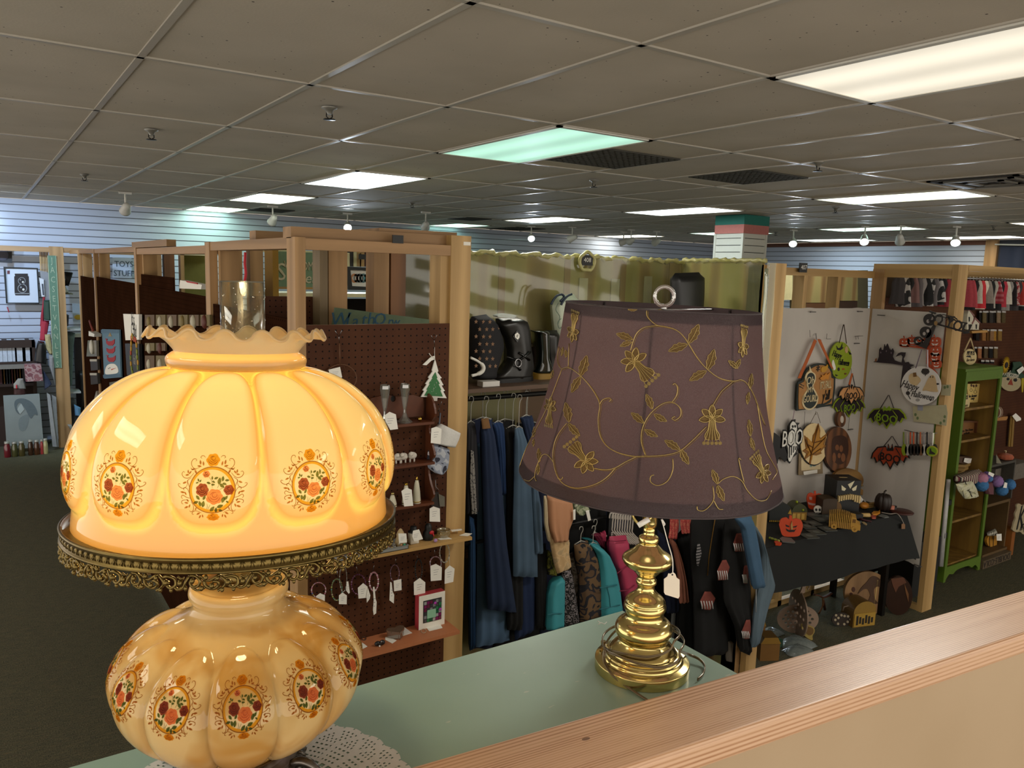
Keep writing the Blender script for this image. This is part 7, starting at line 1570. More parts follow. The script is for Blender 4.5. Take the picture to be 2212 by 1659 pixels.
body=circ(603,1250,134,224,40);psign(r,'board',FB,cQ,body,.035,.02,WAL,[(sp2([(545,1150),(600,1110),(670,1120),(700,1180),(700,1290),(650,1390),(570,1380),(540,1280)],3),M('3a2014',.5),.001)]+[(circ(x,y,rx,ry,12),M('7a4c2c',.5),.002)for x,y,rx,ry in((590,1230,20,30),(630,1240,18,34),(650,1330,22,44),(560,1330,18,50),(610,1310,16,26))])
psign(r,'ring_handle',FB,cQ,circ(635,950,44,78,24),.035,.02,WAL);mb=MB();P=FB.P([cQ(*p)for p in circ(640,950,17,36,16)],.036);mb.poly(P,FB,.0352,.037,M('c9beb2',.7));mb.build('handle_hole',r)
mb=MB()
for pts in([(318,60),(322,130)],[(490,95),(487,148),(530,148)],[(775,125),(780,155)],[(800,125),(806,150)],[(770,125),(850,118)],[(715,910),(705,1050)],[(270,870),(262,1060)],[(730,440),(735,500)]):mb.tube([FB(*FB.px(*cQ(*p),.012),.012)for p in pts],.0018,M('6a625e',.5),4)
mb.build('peg_hook',label='thin wire hooks left empty on the white back sheet',cat='hook',kind='stuff')
BKS=M('26201f',.6);ORP=M('a8401c',.55);HPU=M('20121c',.6)
def pump(cx,cy,r):return sp2([(cx-r,cy),(cx-r*.85,cy-r*.65),(cx-r*.35,cy-r*.85),(cx,cy-r*.7),(cx+r*.4,cy-r*.85),(cx+r*.9,cy-r*.6),(cx+r,cy+.1*r),(cx+r*.7,cy+r*.75),(cx-r*.7,cy+r*.75)],3)
def jface(mb_,F,conv,cx,cy,r,c,mat):
 for pts in([(cx-.5*r,cy-.1*r),(cx-.2*r,cy-.15*r),(cx-.35*r,cy-.45*r)],[(cx+.5*r,cy-.1*r),(cx+.2*r,cy-.15*r),(cx+.35*r,cy-.45*r)],[(cx-.6*r,cy+.15*r),(cx-.2*r,cy+.3*r),(cx+.2*r,cy+.3*r),(cx+.6*r,cy+.15*r),(cx+.35*r,cy+.55*r),(cx-.35*r,cy+.55*r)]):mb_.poly(F.P([conv(*p)for p in pts],c),F,c,c+.002,mat)
r=wthing('corner_decoration','orange jack-o\'-lantern corner decoration of stacked pumpkins','decoration',FR,cP,1100,1040,.03)
mb=MB();c=.028
for cx,cy,rr in((690,600,78),(800,575,70),(905,600,70),(985,600,60),(1125,590,85),(1135,720,82),(1120,810,78),(1145,910,72)):
 mb.poly(FR.P([cP(*p)for p in pump(cx,cy,rr)],c),FR,c-.006,c,ORP);jface(mb,FR,cP,cx,cy,rr,c+.0005,M('c8beb8',.6))
 mb.tube([FR(*FR.px(*cP(cx,cy-rr*.8),c),c),FR(*FR.px(*cP(cx-12,cy-rr*1.25),c),c)],.004,ORP,5)
mb.poly(FR.P([cP(*p)for p in[(612,645),(1000,690),(1010,668),(620,625)]],c),FR,c-.006,c,ORP);mb.poly(FR.P([cP(*p)for p in[(1010,560),(1050,560),(1050,900),(1160,1040),(1100,1020),(1000,900)]],c),FR,c-.006,c,ORP);mb.build('pumpkins',r)
r=wthing('corner_decoration','dark purple haunted castle corner decoration with bare tree','decoration',FR,cP,640,1250,.03)
mb=MB();mb.poly(FR.P([cP(*p)for p in[(245,870),(300,860),(320,800),(325,700),(345,665),(355,705),(385,700),(400,620),(412,665),(440,612),(470,690),(500,710),(515,680),(532,715),(515,800),(540,850),(590,870),(645,885),(660,800),(640,770),(560,800),(600,750),(640,735),(700,740),(690,790),(670,830),(690,885),(740,875),(760,905),(825,920),(760,950),(800,990),(730,1000),(745,1060),(700,1080),(720,1130),(680,1160),(640,1245),(625,1240),(665,925),(500,900),(245,878)]],.024),FR,.016,.024,HPU)
for x,y in((350,740),(430,720),(500,745)):mb.poly(FR.P([cP(*p)for p in circ(x,y,8,14,8)],.024),FR,.0245,.026,M('6a5a62',.6))
mb.poly(FR.P([cP(*p)for p in[(262,870),(270,830),(292,820),(290,868)]],.026),FR,.0245,.027,M('7a4a2c',.6));mb.build('castle',r)
r=wthing('skull_decoration','black triangular corner decoration of stacked skulls','decoration',FR,cP,920,680,.045)
mb=MB();c=.045
for cx,cy,rr in((1045,270,88),(990,450,85),(880,570,60)):
 mb.poly(FR.P([cP(*p)for p in circ(cx,cy,rr,rr*.98,22)],c),FR,c-.008,c,BKS)
 for dx,dy in((-.2,.15),(.42,-.15)):mb.poly(FR.P([cP(*p)for p in circ(cx+dx*rr,cy+dy*rr*1.6,rr*.25,rr*.3,12)],c),FR,c+.0005,c+.002,M('a89e9a',.6))
mb.poly(FR.P([cP(*p)for p in[(830,620),(1000,690),(1135,360),(1110,330),(1060,400),(960,600)]],c),FR,c-.008,c,BKS)
mb.poly(FR.P([cP(*p)for p in circ(900,570,35,20,8)],c),FR,c+.0005,c+.002,ORP);mb.build('skulls',r)
r=wthing('lettered_arrow','black openwork arrow sign reading TO YOU with a spider','sign',FR,cP,1350,440,.06)
mb=MB();c=.06;TB=lambda pts,rr=.0035:mb.tube([FR(*FR.px(*cP(*p),c),c)for p in pts],rr,BKS,5)
TB([(1130,215),(1300,240),(1480,300),(1590,320)]);TB([(1150,330),(1300,370),(1480,425),(1620,455)],.006);TB([(1590,320),(1500,375),(1620,455)]);TB([(1185,205),(1250,195),(1330,215),(1400,230),(1480,300)],.003)
for k in range(8):a=2*pi*k/8;TB([(1355,245),(1355+60*cos(a),240+28*sin(a)),(1355+90*cos(a),255+32*sin(a))],.0022)
mb.poly(FR.P([cP(*p)for p in circ(1355,245,36,24,12)],c),FR,c-.003,c+.003,BKS)
mb.text('TO YOU',FR,*FR.px(*cP(1320,320),c),.10,BKS,c-.003,c+.003,sx=.78,rot=-.26,bold=.015);mb.poly(FR.P([cP(*p)for p in circ(1145,320,24,34,10)],c),FR,c+.003,c+.008,M('8a6a3c',.6));mb.build('arrow',r)
r=wthing('hanging_sign','round white sign with wooden ghost and pumpkin lettered Happy Halloween','sign',FR,cP,930,1490,.075)
c=.06;psign(r,'board',FR,cP,circ(925,1215,283,278,44),c,.008,M('c9c4c0',.6,var=.04),[txt(FR,cP,'Happy',765,1215,.072,BKS,c,shear=.35,sx=.65,rot=-.15),txt(FR,cP,'Halloween',945,1360,.062,BKS,c,shear=.35,sx=.6,rot=-.05),(bat(990,1015,120,110),BKS),(circ(740,1322,28),BKS),([(745,1345),(780,1410),(772,1412),(738,1350)],BKS),(circ(1168,1190,18,14,8),BKS),(circ(1065,1420,10,16,8),BKS),(circ(880,1420,30,24,8),M('8a8684',.6))])
psign(r,'wooden_ghost',FR,cP,sp2([(1075,1065),(1115,1080),(1140,1160),(1155,1260),(1165,1300),(1120,1305),(1060,1300),(1000,1285),(945,1285),(985,1200),(1030,1110)],3),c+.005,.005,M('b59a72',.6),[(circ(1062,1090,5,14,6),BKS),(circ(1098,1090,5,14,6),BKS)])
psign(r,'wooden_pumpkin',FR,cP,sp2([(760,1060),(800,1040),(850,1060),(900,1100),(920,1140),(890,1180),(850,1215),(770,1180),(750,1110)],3),c+.005,.005,M('bda47c',.6),[([(815,1030),(855,1025),(865,1085),(820,1090)],M('6a4a20',.6),.004)])
mb=MB();mb.tube([FR(*FR.px(*cP(*p),c),c)for p in((850,965),(935,700))],.003,M('6a5a6a',.7));mb.tube([FR(*FR.px(*cP(*p),c),c)for p in((1020,975),(1020,700))],.0045,M('c4b8c0',.7));mb.build('hanging_cord',r)
batsign(FR,cE,912,1195,285,150,.025,LIME,HPU,'BOO',M('7a9a14',.6),'purple bat sign with green edge lettered BOO',[[(865,1140),(925,1040)],[(965,1135),(930,1040)]],ears=[(885,1150),(895,1120),(912,1135),(935,1118),(950,1150)],size=.082)
batsign(FR,cE,937,1475,280,170,.025,BLACK,M('9c3a18',.6),'BOO',BLACK,'orange bat sign with black edge lettered BOO',[[(890,1410),(950,1335)],[(1000,1410),(955,1335)]],ears=[(915,1440),(922,1412),(937,1425),(955,1410),(962,1440)],size=.08)
kr=wthing('keyring_rail','wire rail on the right sheet holding dangling keyrings','rail',FR,cE,1160,1310,.06)
mb=MB();mb.tube([FR(*FR.px(*cE(*p),.06),.06)for p in((1040,1290),(1160,1318),(1275,1312))],.003,STEEL);mb.build('rail',kr)
for i in range(10):
 x=1035+24*i;col=['6a7a1c','a89a90','b04a24','c0542a','2a2424','b05a30','8a8486','1c1a1c','9a9690','6a7a1c'][i];k_=wthing('keyring',['lime and black keyring, leftmost on the wire rail','grey tasselled keyring second on the wire rail','orange ribbon keyring third on the wire rail','bright orange keyring fourth on the wire rail','black keyring fifth on the wire rail','orange leaf keyring sixth on the wire rail','grey keyring seventh on the wire rail','black keyring eighth on the wire rail','pale keyring ninth on the wire rail','lime keyring tenth on the wire rail'][i],'keyring',FR,cE,x,1460,.065,'keyrings on the wire rail')
 mb=MB();mb.tube([FR(*FR.px(*cE(x,y),.065),.065)for y in(1305,1370,1400)],.005,M(col,.6),6);mb.build('strap',k_)
 mb=MB();mb.poly(FR.P([cE(*p)for p in circ(x+4,1432,20,42,14)],.07),FR,.063,.07,M(['7a8c14','9a9690','1c1a1a','2a1a14','141214','6a4a30','b0aca8','1a1818','8c8886','2a2a1a'][i],.6));mb.build('charm',k_)
k_=wthing('keyring','large lime green round keyring with a black cat at the right of the wire rail','keyring',FR,cE,1237,1480,.07,'keyrings on the wire rail')
mb=MB();mb.tube([FR(*FR.px(*cE(*p),.07),.07)for p in((1248,1310),(1242,1400))],.006,WHITE);mb.build('strap',k_)
psign(k_,'disc',FR,cE,circ(1238,1442,40,38,22),.075,.006,M('a4a62c',.6),[(circ(1238,1442,32,30,20),M('6f9410',.6)),([(1220,1462),(1225,1425),(1232,1420),(1236,1440),(1260,1455),(1262,1464)],BKS,.005)])
for pts,lb,k2 in(([(1100,1120),(1340,1110),(1350,1170),(1340,1260),(1180,1235),(1105,1230)],'torn cream card with green leaf print on the right sheet',0),([(1310,965),(1375,965),(1370,1045),(1300,1040)],'small cream card with leaf print above the torn one',1)):
 sign('paper_card',FR,cE,pts,.012,.002,M('a59e80',.7,var=.1),lb,'card',[(circ(x,y,9,12,7),M('5f6e48',.7),.001)for x,y in(((1120,1180),(1135,1205),(1300,1240),(1325,1225),(1330,1195))if not k2 else((1330,985),(1350,980)))]+([([(1135,1112),(1175,1114),(1172,1152),(1136,1150)],M('8c8c98',.6),.003)]if not k2 else[]))
TZ=.75
tb=T('display_table','long table under a draped black cloth in the Halloween booth','table',(4.44,3.07,0))
MB().box((3.68,2.83,TZ-.03),(5.18,3.31,TZ-.004),M('2a2622',.6)).build('tabletop',tb)
for x in(3.73,5.13):
 for y in(2.88,3.26):MB().box((x-.018,y-.018,0),(x+.018,y+.018,TZ-.03),DKMETAL).build('leg',tb)
mb=MB();BC=M('0a0c0b',.8,var=.25,scale=4,name='black_cloth')
def drape(s,t):
 x=3.665+1.545*s;fl=.5*(1+sin(s*19))*.5+.5*sin(s*37+1)*.25
 return Vector((x+.10*t*s*s,2.818-.035*t*(.4+fl)-.05*t*s**3,TZ-t*(.26+.085*s+.02*sin(s*5))))
mb.grid(drape,90,18,BC,flip=True)
mb.grid(lambda s,t:drape(s,1-t)+Vector((0,.006,.002)),90,3,BC)
mb.grid(lambda s,t:Vector((3.665+1.545*s,2.818+(3.318-2.818)*t,TZ+.002*sin(s*22+t*6))),60,20,BC)
mb.grid(lambda s,t:Vector((5.21+.10*t+.012*sin(s*14)*t,2.818-.05*t+.50*s,TZ-t*.345)),24,14,BC)
mb.build('tablecloth',label='black cloth draped over the display table with uneven hem',cat='tablecloth')
cH2=lambda x,y:(1660+x*.14919,980+y*.14919);TT=TZ+.0035
def tp(x,y,z=TT):return at(*cH2(x,y),z=z)
def fr_at(x,y,z=TT,face=0):
 """upright plane through the table point seen at (x,y); face=0 faces the aisle, else turned"""
 p=tp(x,y,z);a=face;return Fr((p.x,p.y,0),(cos(a),sin(a),0))
def cutout(name,base,pts,mat,label,cat,parts=(),th=.008,face=-.55,conv=cH2,parent=None,z=TT):
 F=fr_at(*base,face=face,z=z)if conv is cH2 else Fr(at(*conv(*base),z=z)*1,(cos(face),sin(face),0));F.o.z=0
 P=F.P([conv(*p)for p in pts]);zm=min(v for _,v in P);dz=z-zm
 P=[(u,v+dz)for u,v in P];mb=MB();mb.poly(P,F,-th,0,mat)
 for q in parts:mb.poly([(u,v+dz)for u,v in F.P([conv(*p)for p in q[0]])],F,0,q[2]if len(q)>2 else.003,q[1])
 if parent is not None:return mb.build(name,parent,label=label)
 return mb.build(name,label=label,cat=cat)
OR2=M('c8431a',.5,var=.05)
def opump(cx,cy,w,h):return sp2([(cx-.5*w,cy-.05*h),(cx-.42*w,cy-.32*h),(cx-.2*w,cy-.40*h),(cx-.08*w,cy-.30*h)],3,False)+[(cx-.06*w,cy-.5*h),(cx+.03*w,cy-.5*h),(cx+.06*w,cy-.30*h)]+sp2([(cx+.2*w,cy-.36*h),(cx+.42*w,cy-.28*h),(cx+.5*w,cy),(cx+.42*w,cy+.3*h),(cx+.28*w,cy+.48*h),(cx-.28*w,cy+.48*h),(cx-.42*w,cy+.28*h)],3,False)
cutout('pumpkin_cutout',(325,1205),opump(325,1065,345,310),OR2,'bright orange carved pumpkin cutout at the front of the black table','pumpkin',[([(245,1040),(300,1062),(295,1080),(255,1070)],BLACK),([(345,1075),(415,1055),(395,1080),(350,1085)],BLACK),([(250,1095),(290,1120),(380,1120),(400,1100),(370,1145),(300,1150),(262,1130)],BLACK),([(315,1050),(335,985),(345,1060),(350,1110),(320,1115)],M('b08a50',.6),.006)])
cutout('pumpkin_cutout',(680,810),opump(678,690,255,270),OR2,'orange pumpkin cutout with crossed eye standing behind the small skull','pumpkin',[([(585,640),(630,645),(628,685),(590,680)],M('c8a09a',.6)),([(700,645),(745,690),(738,695),(695,655)],BLACK),([(745,645),(700,690),(708,696),(750,652)],BLACK),([(565,715),(640,735),(700,740),(770,715),(740,755),(640,765),(580,750)],M('c8a09a',.6))])
cutout('skull_cutout',(720,868),circ(720,795,62,58)[:10][::1]+[(672,830),(672,868),(768,870),(766,830)][0:0]+circ(720,795,62,58)[10:],M('cfc8bc',.6),'small white skull cutout in front of the orange pumpkin','skull',[(circ(692,795,16,20,10),BLACK),(circ(742,797,16,20,10),BLACK),([(690,838),(752,838),(752,846),(690,846)],BLACK)])
cutout('arch_cutout',(455,612),[(395,600),(400,520),(385,510),(440,450),(540,425),(520,620),(500,620),(505,560),(480,540),(470,600)],BLACK,'black haunted arch cutout at the back left of the black table','cutout')
def tbox(name,pts_base,h,mats,label,cat,parts=None):
 """box whose base quad is traced on the table"""
 B=[tp(*p)for p in pts_base];mb=MB();k=Vector((0,0,h));mb.add(B+[p+k for p in B],[(3,2,1,0),(4,5,6,7),(0,1,5,4),(1,2,6,5),(2,3,7,6),(3,0,4,7)],mats);return mb.build(name,parts,label=label,cat=cat)if parts is None else mb.build(name,parts,label=label)
def house(x,y,w,d,h,body,roof,label,rot=-.5,rh=.3,name='gift_box',stripes=None,panel=None):
 p=tp(x,y);r=T(name,label,'box',tuple(p));F=Fr((p.x,p.y,0),(cos(rot),sin(rot),0));z=TT
 MB().fbox(F,(-w/2,z,-d),(w/2,z+h,0),body).build('body',r)
 arc=[(w/2*cos(t)*1.04,z+h+rh*w*sin(t))for t in[i*pi/14 for i in range(15)]];MB().poly(arc,F,-d-.003,.003,roof).build('domed_lid',r)
 if panel:mb=MB();panel(mb,F,z);mb.build('cut_panel',r)
 return r
OLG=M('3c3f1c',.5);TAN=M('9a7228',.55)
house(440,965,.10,.09,.055,TAN,OLG,'olive green domed box with yellow base at the left of the black table',-.5,.55,panel=lambda mb,F,z:[mb.fbox(F,(-.045+.03*i,z+.008,.0),(-.025+.03*i,z+.045,.002),M('c9a24a',.5))for i in range(3)]+[mb.ball(F(.02,z+.07,.004),.008,LIME),mb.ball(F(-.01,z+.115,-.03),.009,LIME)])
house(170,985,.15,.12,.05,M('141a18',.5),M('101614',.4),'black domed box with yellow trim, leftmost on the black table',-.5,.5,panel=lambda mb,F,z:[mb.fbox(F,(-.075+.012*i,z+.001,.003),(-.069+.012*i,z+.010,.006),M('b08a20',.5))for i in range(13)]+[mb.poly([(.045,z+.055),(.072,z+.05),(.06,z+.085)],F,.003,.006,M('b08a20',.5)),mb.ball(F(.0,z+.115,-.05),.02,M('b08a20',.5),(1.3,1,.3))])
p=tp(1130,860);mr=T('monster_box','large black box with angry eyes and ribbed teeth at the back of the table','box',tuple(p));F=Fr((p.x,p.y,0),(cos(-.5),sin(-.5),0));w,d=.17,.17
MB().fbox(F,(-w/2,TT,-d),(w/2,TT+.225,0),BLACK).build('body',mr)
mb=MB();z=TT+.15
for sx_,pts in((0,[(-.055,z+.045),(-.02,z+.02),(-.03,z+.005),(-.05,z+.01)]),(1,[(.055,z+.045),(.02,z+.02),(.03,z+.005),(.05,z+.01)]),(2,[(-.01,z+.05),(.035,z+.075),(.01,z+.02)])):mb.poly(pts,F,0,.003,M('d8cfae',.5))
mb.build('eyes',mr);mb=MB()
for i in range(10):x=-.075+.016*i;mb.fbox(F,(x,TT+.085+.015*sin(i*.35)-.01*(i>6),.001),(x+.010,TT+.135-.006*abs(i-5)*.4,.02),M('c9b07a',.6))
mb.build('ribbed_teeth',mr)
mb=MB();mb.poly(ell(0,-.0,.03,.010,14),Fr(F(0,TT+.2255,-d/2),F.u,(0,1,0)),0,.001,M('c9b07a',.6));mb.build('lid_emblem',mr)
house(880,880,.10,.10,.10,M('3a2814',.6),M('35240f',.6),'dark brown tall box between the orange pumpkin and the monster box',-.5,.1)
cutout('wooden_disc',(975,880),circ(975,790,85,98,26),M('6a4a20',.6,var=.2),'upright brown wooden oval behind the slatted wooden truck','disc')
p=tp(1080,1110);tk=T('wooden_truck','laser-cut golden wooden truck with slatted top and wheels','toy truck',tuple(p));F=Fr((p.x,p.y,0),(cos(-.95),sin(-.95),0));GW=M('b58a3c',.5,var=.15);GWD=M('6e4c20',.6)
mb=MB()
for i in range(12):mb.fbox(F,(-.085+.0105*i,TT+.012,-.10),(-.0795+.0105*i,TT+.095+.012*sin(i*.26),0),GW)
mb.fbox(F,(-.085,TT+.010,-.095),(.04,TT+.05,-.003),GWD);mb.build('slatted_body',tk)
mb=MB();mb.poly([(.040,TT+.012),(.098,TT+.012),(.098,TT+.045),(.080,TT+.052),(.070,TT+.090),(.040,TT+.095)],F,-.09,0,GW);mb.fbox(F,(.05,TT+.058,.0),(.068,TT+.08,.002),GWD);mb.build('cab',tk)
for x in(-.055,.065):
 for c in(.004,-.104):mb=MB();mb.poly(ell(x,TT+.018,.018,.018,20),F,c-.004,c+.004,GW,holes=[ell(x,TT+.018,.007,.007,10)]);mb.build('wheel',tk)
rb=T('cutting_board','round wooden paddle board leaning in the corner behind the monster box','board',tuple(tp(1250,800)))
Fq=FY(3.27);PB=wood('6e4c24','95703a','x',60,.1,name='paddle_wood',knots=False)
psign(rb,'board',Fq,cH2,circ(1150,390,228,175,40),0,.018,PB);psign(rb,'handle',Fq,cH2,sp2([(1330,500),(1400,550),(1500,580),(1550,610),(1530,650),(1480,650),(1400,620),(1290,560)],3),-.001,.016,PB)
mb=MB();mb.tube([Fq(*Fq.px(*cH2(*p),.004),.004)for p in((1000,300),(1180,380),(1370,465))],.004,M('b89a50',.5),6);mb.build('twig',rb)
r=T('paddle','black paddle with pale wooden handle lying on the black table','paddle',tuple(tp(1250,900)));mb=MB();mb.bar(tp(1080,885,TT+.02),tp(1335,890,TT+.02),.07,.03,BLACK);mb.build('blade',r);MB().tube([tp(1335,890,TT+.02),tp(1465,890,TT+.02)],.014,M('c0a064',.55),10).build('handle',r)
cutout('ghost_cutout',(1320,790),sp2([(1325,610),(1350,640),(1375,670),(1355,700),(1345,780),(1270,785),(1290,700),(1280,670),(1310,640)],3),M('cfcdc8',.5),'white ghost figure standing right of the monster box','ghost')
cutout('white_twig',(1410,740),[(1390,640),(1440,720),(1425,725),(1380,660)],M('b8b4b0',.5),'thin white twig figure beside the white ghost','figure')
r=tp(1380,800);mb=MB();mb.ball(r+Vector((0,0,.025)),.03,M('b0701c',.5),(1.3,1,.8));mb.build('gourd',label='small orange gourd in front of the white ghost',cat='gourd')
mb=MB();mb.ball(tp(1300,790)+Vector((0,0,.010)),.011,M('a83020',.5));mb.build('berry',label='small red berry ball left of the orange gourd',cat='berry')
for i in range(3):q=tp(1465+20*i,790-6*i);mb=MB();mb.bar(q+Vector((-.04,0,.012+.01*i)),q+Vector((.05,-.01,.012+.01*i)),.02,.008,M('8a6a38',.6));mb.build('wooden_stick',label='small wooden stick from the pile beside the dark ridged pumpkin',cat='stick',group='pile of sticks')
r=T('ridged_pumpkin','dark brown upright ridged wooden pumpkin near the sheet corner','pumpkin',tuple(tp(1650,825)));q=tp(1650,825)
mb=MB();DK2=M('20140f',.5)
for k in range(8):a=2*pi*k/8;mb.ball(q+Vector((.030*cos(a),.030*sin(a),.060)),.034,DK2,(.8,.8,1.7),10)
mb.build('ribs',r);MB().tube([q+Vector((0,0,.10)),q+Vector((.005,0,.135)),q+Vector((.02,0,.14))],.006,DK2).build('stem',r)
MB().lathe([(.018,0),(.018,.035),(.0001,.036)],tp(1780,825),M('b8705a',.5),16).build('candle',label='short pink-brown candle right of the ridged pumpkin',cat='candle')
MB().lathe([(.014,0),(.014,.034),(.0001,.035)],tp(1822,825),BLACK,16).build('candle',label='short black candle beside the pink-brown one',cat='candle')
MB().lathe([(.075,0),(.078,.006),(.07,.012),(.0001,.013)],tp(1925,850),M('3e160e',.5),28).build('wooden_plate',label='dark red round plate at the right end of the black table',cat='plate')
q=[(545,865,0),(660,905,0),(760,960,0),(860,925,0),(600,1010,0),(700,1020,1),(560,1070,0),(850,1095,0),(690,1140,0),(580,1195,0),(960,1150,1),(740,900,1)]
for i,(x,y,_)in enumerate([(620,890,0),(760,960,0),(870,920,0),(640,1015,0),(560,1060,0),(850,1095,0),(690,1145,0),(590,1200,0),(960,1010,0)]):
 p=tp(x,y);F=Fr((p.x,p.y,TT),(cos(-.35),sin(-.35),0),(sin(.35),cos(.35),0));mb=MB();mb.poly(rrect(-.045,-.045,.045,.045,.006),F,.0005,.006,M('3e413e',.5,var=.2));mb.poly(ell(0,0,.022,.022,10),F,.006,.0066,M('5c605c',.5));mb.build('slate_coaster',label='dark grey square slate coaster with pale engraving on the black table',cat='coaster',group='slate coasters on the black table')
def lay(name,pts,th,mat,label,cat,z=TT,conv=cH2,group=None):
 P=[at(*conv(*p),z=z+.001)for p in pts];n=len(P);
 c_=sum((P[i].x*P[(i+1)%n].y-P[(i+1)%n].x*P[i].y for i in range(n)))
 if c_<0:P=P[::-1]
 mb=MB();mb.add(P+[p+Vector((0,0,th))for p in P],[tuple(range(n))[::-1],tuple(range(n,2*n))]+[(i,(i+1)%n,n+(i+1)%n,n+i)for i in range(n)],mat);return mb.build(name,label=label,cat=cat,group=group)
lay('knife_cutout',[(160,1240),(200,1215),(330,1235),(388,1290),(370,1300),(200,1285)],.006,M('6a6c6a',.4),'flat grey wooden knife shape at the front left of the black table','blade')
lay('orange_figure',[(80,1300),(110,1285),(150,1300),(190,1318),(170,1335),(100,1328)],.012,OR2,'small orange shape lying at the front left edge of the table','figure')
mb=MB()
for i in range(9):mb.ball(tp(20+16*i,1222+5*i,TT+.007),.008,M(['8a9a1c','6a6a4c','a0a83c'][i%3],.5),n=8)
mb.build('bead_string',label='lime and grey bead string at the front left of the black table',cat='beads')
lay('orange_lizard',[(1490,890),(1520,860),(1590,862),(1612,835),(1615,870),(1570,895),(1510,908)],.014,M('c8821c',.5),'yellow-orange small figure lying right of the paddle handle','figure')
lay('red_piece',[(1480,925),(1500,905),(1560,915),(1555,945),(1500,945)],.01,M('a84a30',.5),'small red piece lying below the yellow-orange figure','ornament')
lay('knife_cutout',[(1590,905),(1640,885),(1720,905),(1745,925),(1680,935)],.005,M('6f7270',.4),'flat grey wooden blade lying at the right of the table','blade')
for i in range(4):mb=MB();mb.tube([tp(1270+30*i,925+8*i,TT+.006),tp(1400+30*i,965+6*i,TT+.006)],.006,M('3e0e18',.5));mb.build('maroon_stick',label='maroon stick from the bunch lying before the paddle',cat='stick',group='maroon sticks')
lay('pale_leaf',[(1350,995),(1385,992),(1428,1025),(1415,1042),(1370,1018)],.004,M('b09a70',.6),'small pale wooden piece near the front edge of the table','ornament')
lay('grey_bag',[(1190,1010),(1230,985),(1350,985),(1345,1010),(1230,1035)],.006,M('5c6664',.3),'flat clear packet behind the wooden truck','packet')
r=T('tagged_string','white string with small brown tag hanging over the right table corner','string',tuple(tp(1760,860)))
mb=MB();mb.tube(spline([tp(1640,850,TT+.004),tp(1760,872,TT+.006),tp(1850,866,TT+.006),tp(1900,905,TT+.004),at(*cH2(1945,985),y=2.80),at(*cH2(1960,1020),y=2.79)],5),.003,M('a89e94',.7));mb.build('string',r)
Fz=FY(2.785);psign(r,'tag',Fz,cH2,[(1930,1025),(1955,1010),(1980,1025),(1978,1090),(1928,1090)],0,.003,M('8a6444',.6))
cU=lambda x,y:(1640+x*.16727,1180+y*.16727)
def fl(x,y,z=.001):return at(*cU(x,y),z=z)
def floorcut(par,name,x,y,pts,mat,th=.01,face=-.4,parts=(),holes=(),lean=0,label=None,dz=0):
 p=fl(x,y);F=Fr((p.x,p.y,0),(cos(face),sin(face),0));P=F.P([cU(*q)for q in pts]);zm=min(v for _,v in P)+dz
 P=[(u,v-zm+.002)for u,v in P];H=[[(u,v-zm+.002)for u,v in F.P([cU(*q)for q in h])]for h in holes]
 mb=MB();mb.poly(P,F,-th,0,mat,holes=H)
 for q in parts:mb.poly([(u,v-zm+.002)for u,v in F.P([cU(*k)for k in q[0]])],F,0,.003,q[1])
 return mb.build(name,par,label=label),F
r=T('round_board','large round pale wooden board with burnt tree picture under the table','board',tuple(fl(1400,890)))
floorcut(r,'board',1400,890,circ(1405,610,300,280,44),wood('7a5a38','a07a50','z',40,.1,name='maple_board',knots=False),.02,-.35,parts=[(sp2([(1330,520),(1380,470),(1440,400),(1500,390),(1560,430),(1600,500),(1590,550),(1530,520),(1480,560),(1490,680),(1530,740),(1400,740),(1430,640),(1400,560),(1340,560),(1270,620),(1300,560)],3),M('4a2e18',.6)),(circ(1215,560,22,34,8),M('4a2410',.6)),(circ(1185,620,20,22,8),M('4a2410',.6)),([(1520,430),(1535,440),(1490,750),(1478,750)],M('b89a60',.6))])
r=T('round_board','dark glossy round board leaning right of the pale one under the table','board',tuple(fl(1800,890)))
floorcut(r,'board',1790,890,circ(1800,640,180,250,36),M('2e1a10',.3,var=.4,scale=10),.02,-.6,parts=[([(1700,420),(1860,400),(1900,470),(1800,520),(1760,600),(1720,500)],M('5a3420',.4)),([(1870,480),(1930,620),(1925,720),(1890,600)],M('6a4424',.4))])
r=T('arched_box','golden wooden arched letter box with cut-out front under the table','box',tuple(fl(1370,1030)))
p=fl(1370,1030);F=Fr((p.x-.02,p.y,0),(cos(-.3),sin(-.3),0));GB=M('8a6a24',.5);GBD=M('5a4014',.6)
MB().poly([(-.09,.002),(.09,.002),(.09,.11),*[(.09*cos(t),.11+.07*sin(t))for t in[i*pi/12 for i in range(1,12)]],(-.09,.11)],F,-.12,0,GB,side=GBD).build('body',r)
mb=MB();mb.poly([(-.085,.008),(.085,.008),(.085,.10),(-.085,.10)],F,.001,.005,M('a5822e',.5));
for i in range(6):mb.fbox(F,(-.07+.024*i,.02+.008*(i%2),.005),(-.053+.024*i,.085-.01*(i%3),.0056),M('1c1408',.8))
mb.build('cut_front',r)
r=T('spotted_pumpkin','small round dark pumpkin with pale spots under the table','pumpkin',tuple(fl(1060,1040)))
floorcut(r,'body',1060,1040,circ(1065,950,125,88,28),M('2a1e14',.6),.012,-.35,parts=[(circ(x,y,16,16,8),M('a89a80',.6))for x,y in((990,890),(1020,925),(980,950),(1015,1000),(1145,905),(1180,945),(1140,975),(1095,1005),(1100,900),(1060,890))])
mb=MB();q=fl(1060,1040);mb.tube([q+Vector((0,0,.115)),q+Vector((.01,0,.14)),q+Vector((.03,-.02,.15))],.004,M('6a5848',.6));mb.build('stem',r)
r=T('lattice_pumpkin','large wooden pumpkin of crossed lattice plates standing under the table','pumpkin',tuple(fl(480,1140)))
LAT=M('8f7866',.6)
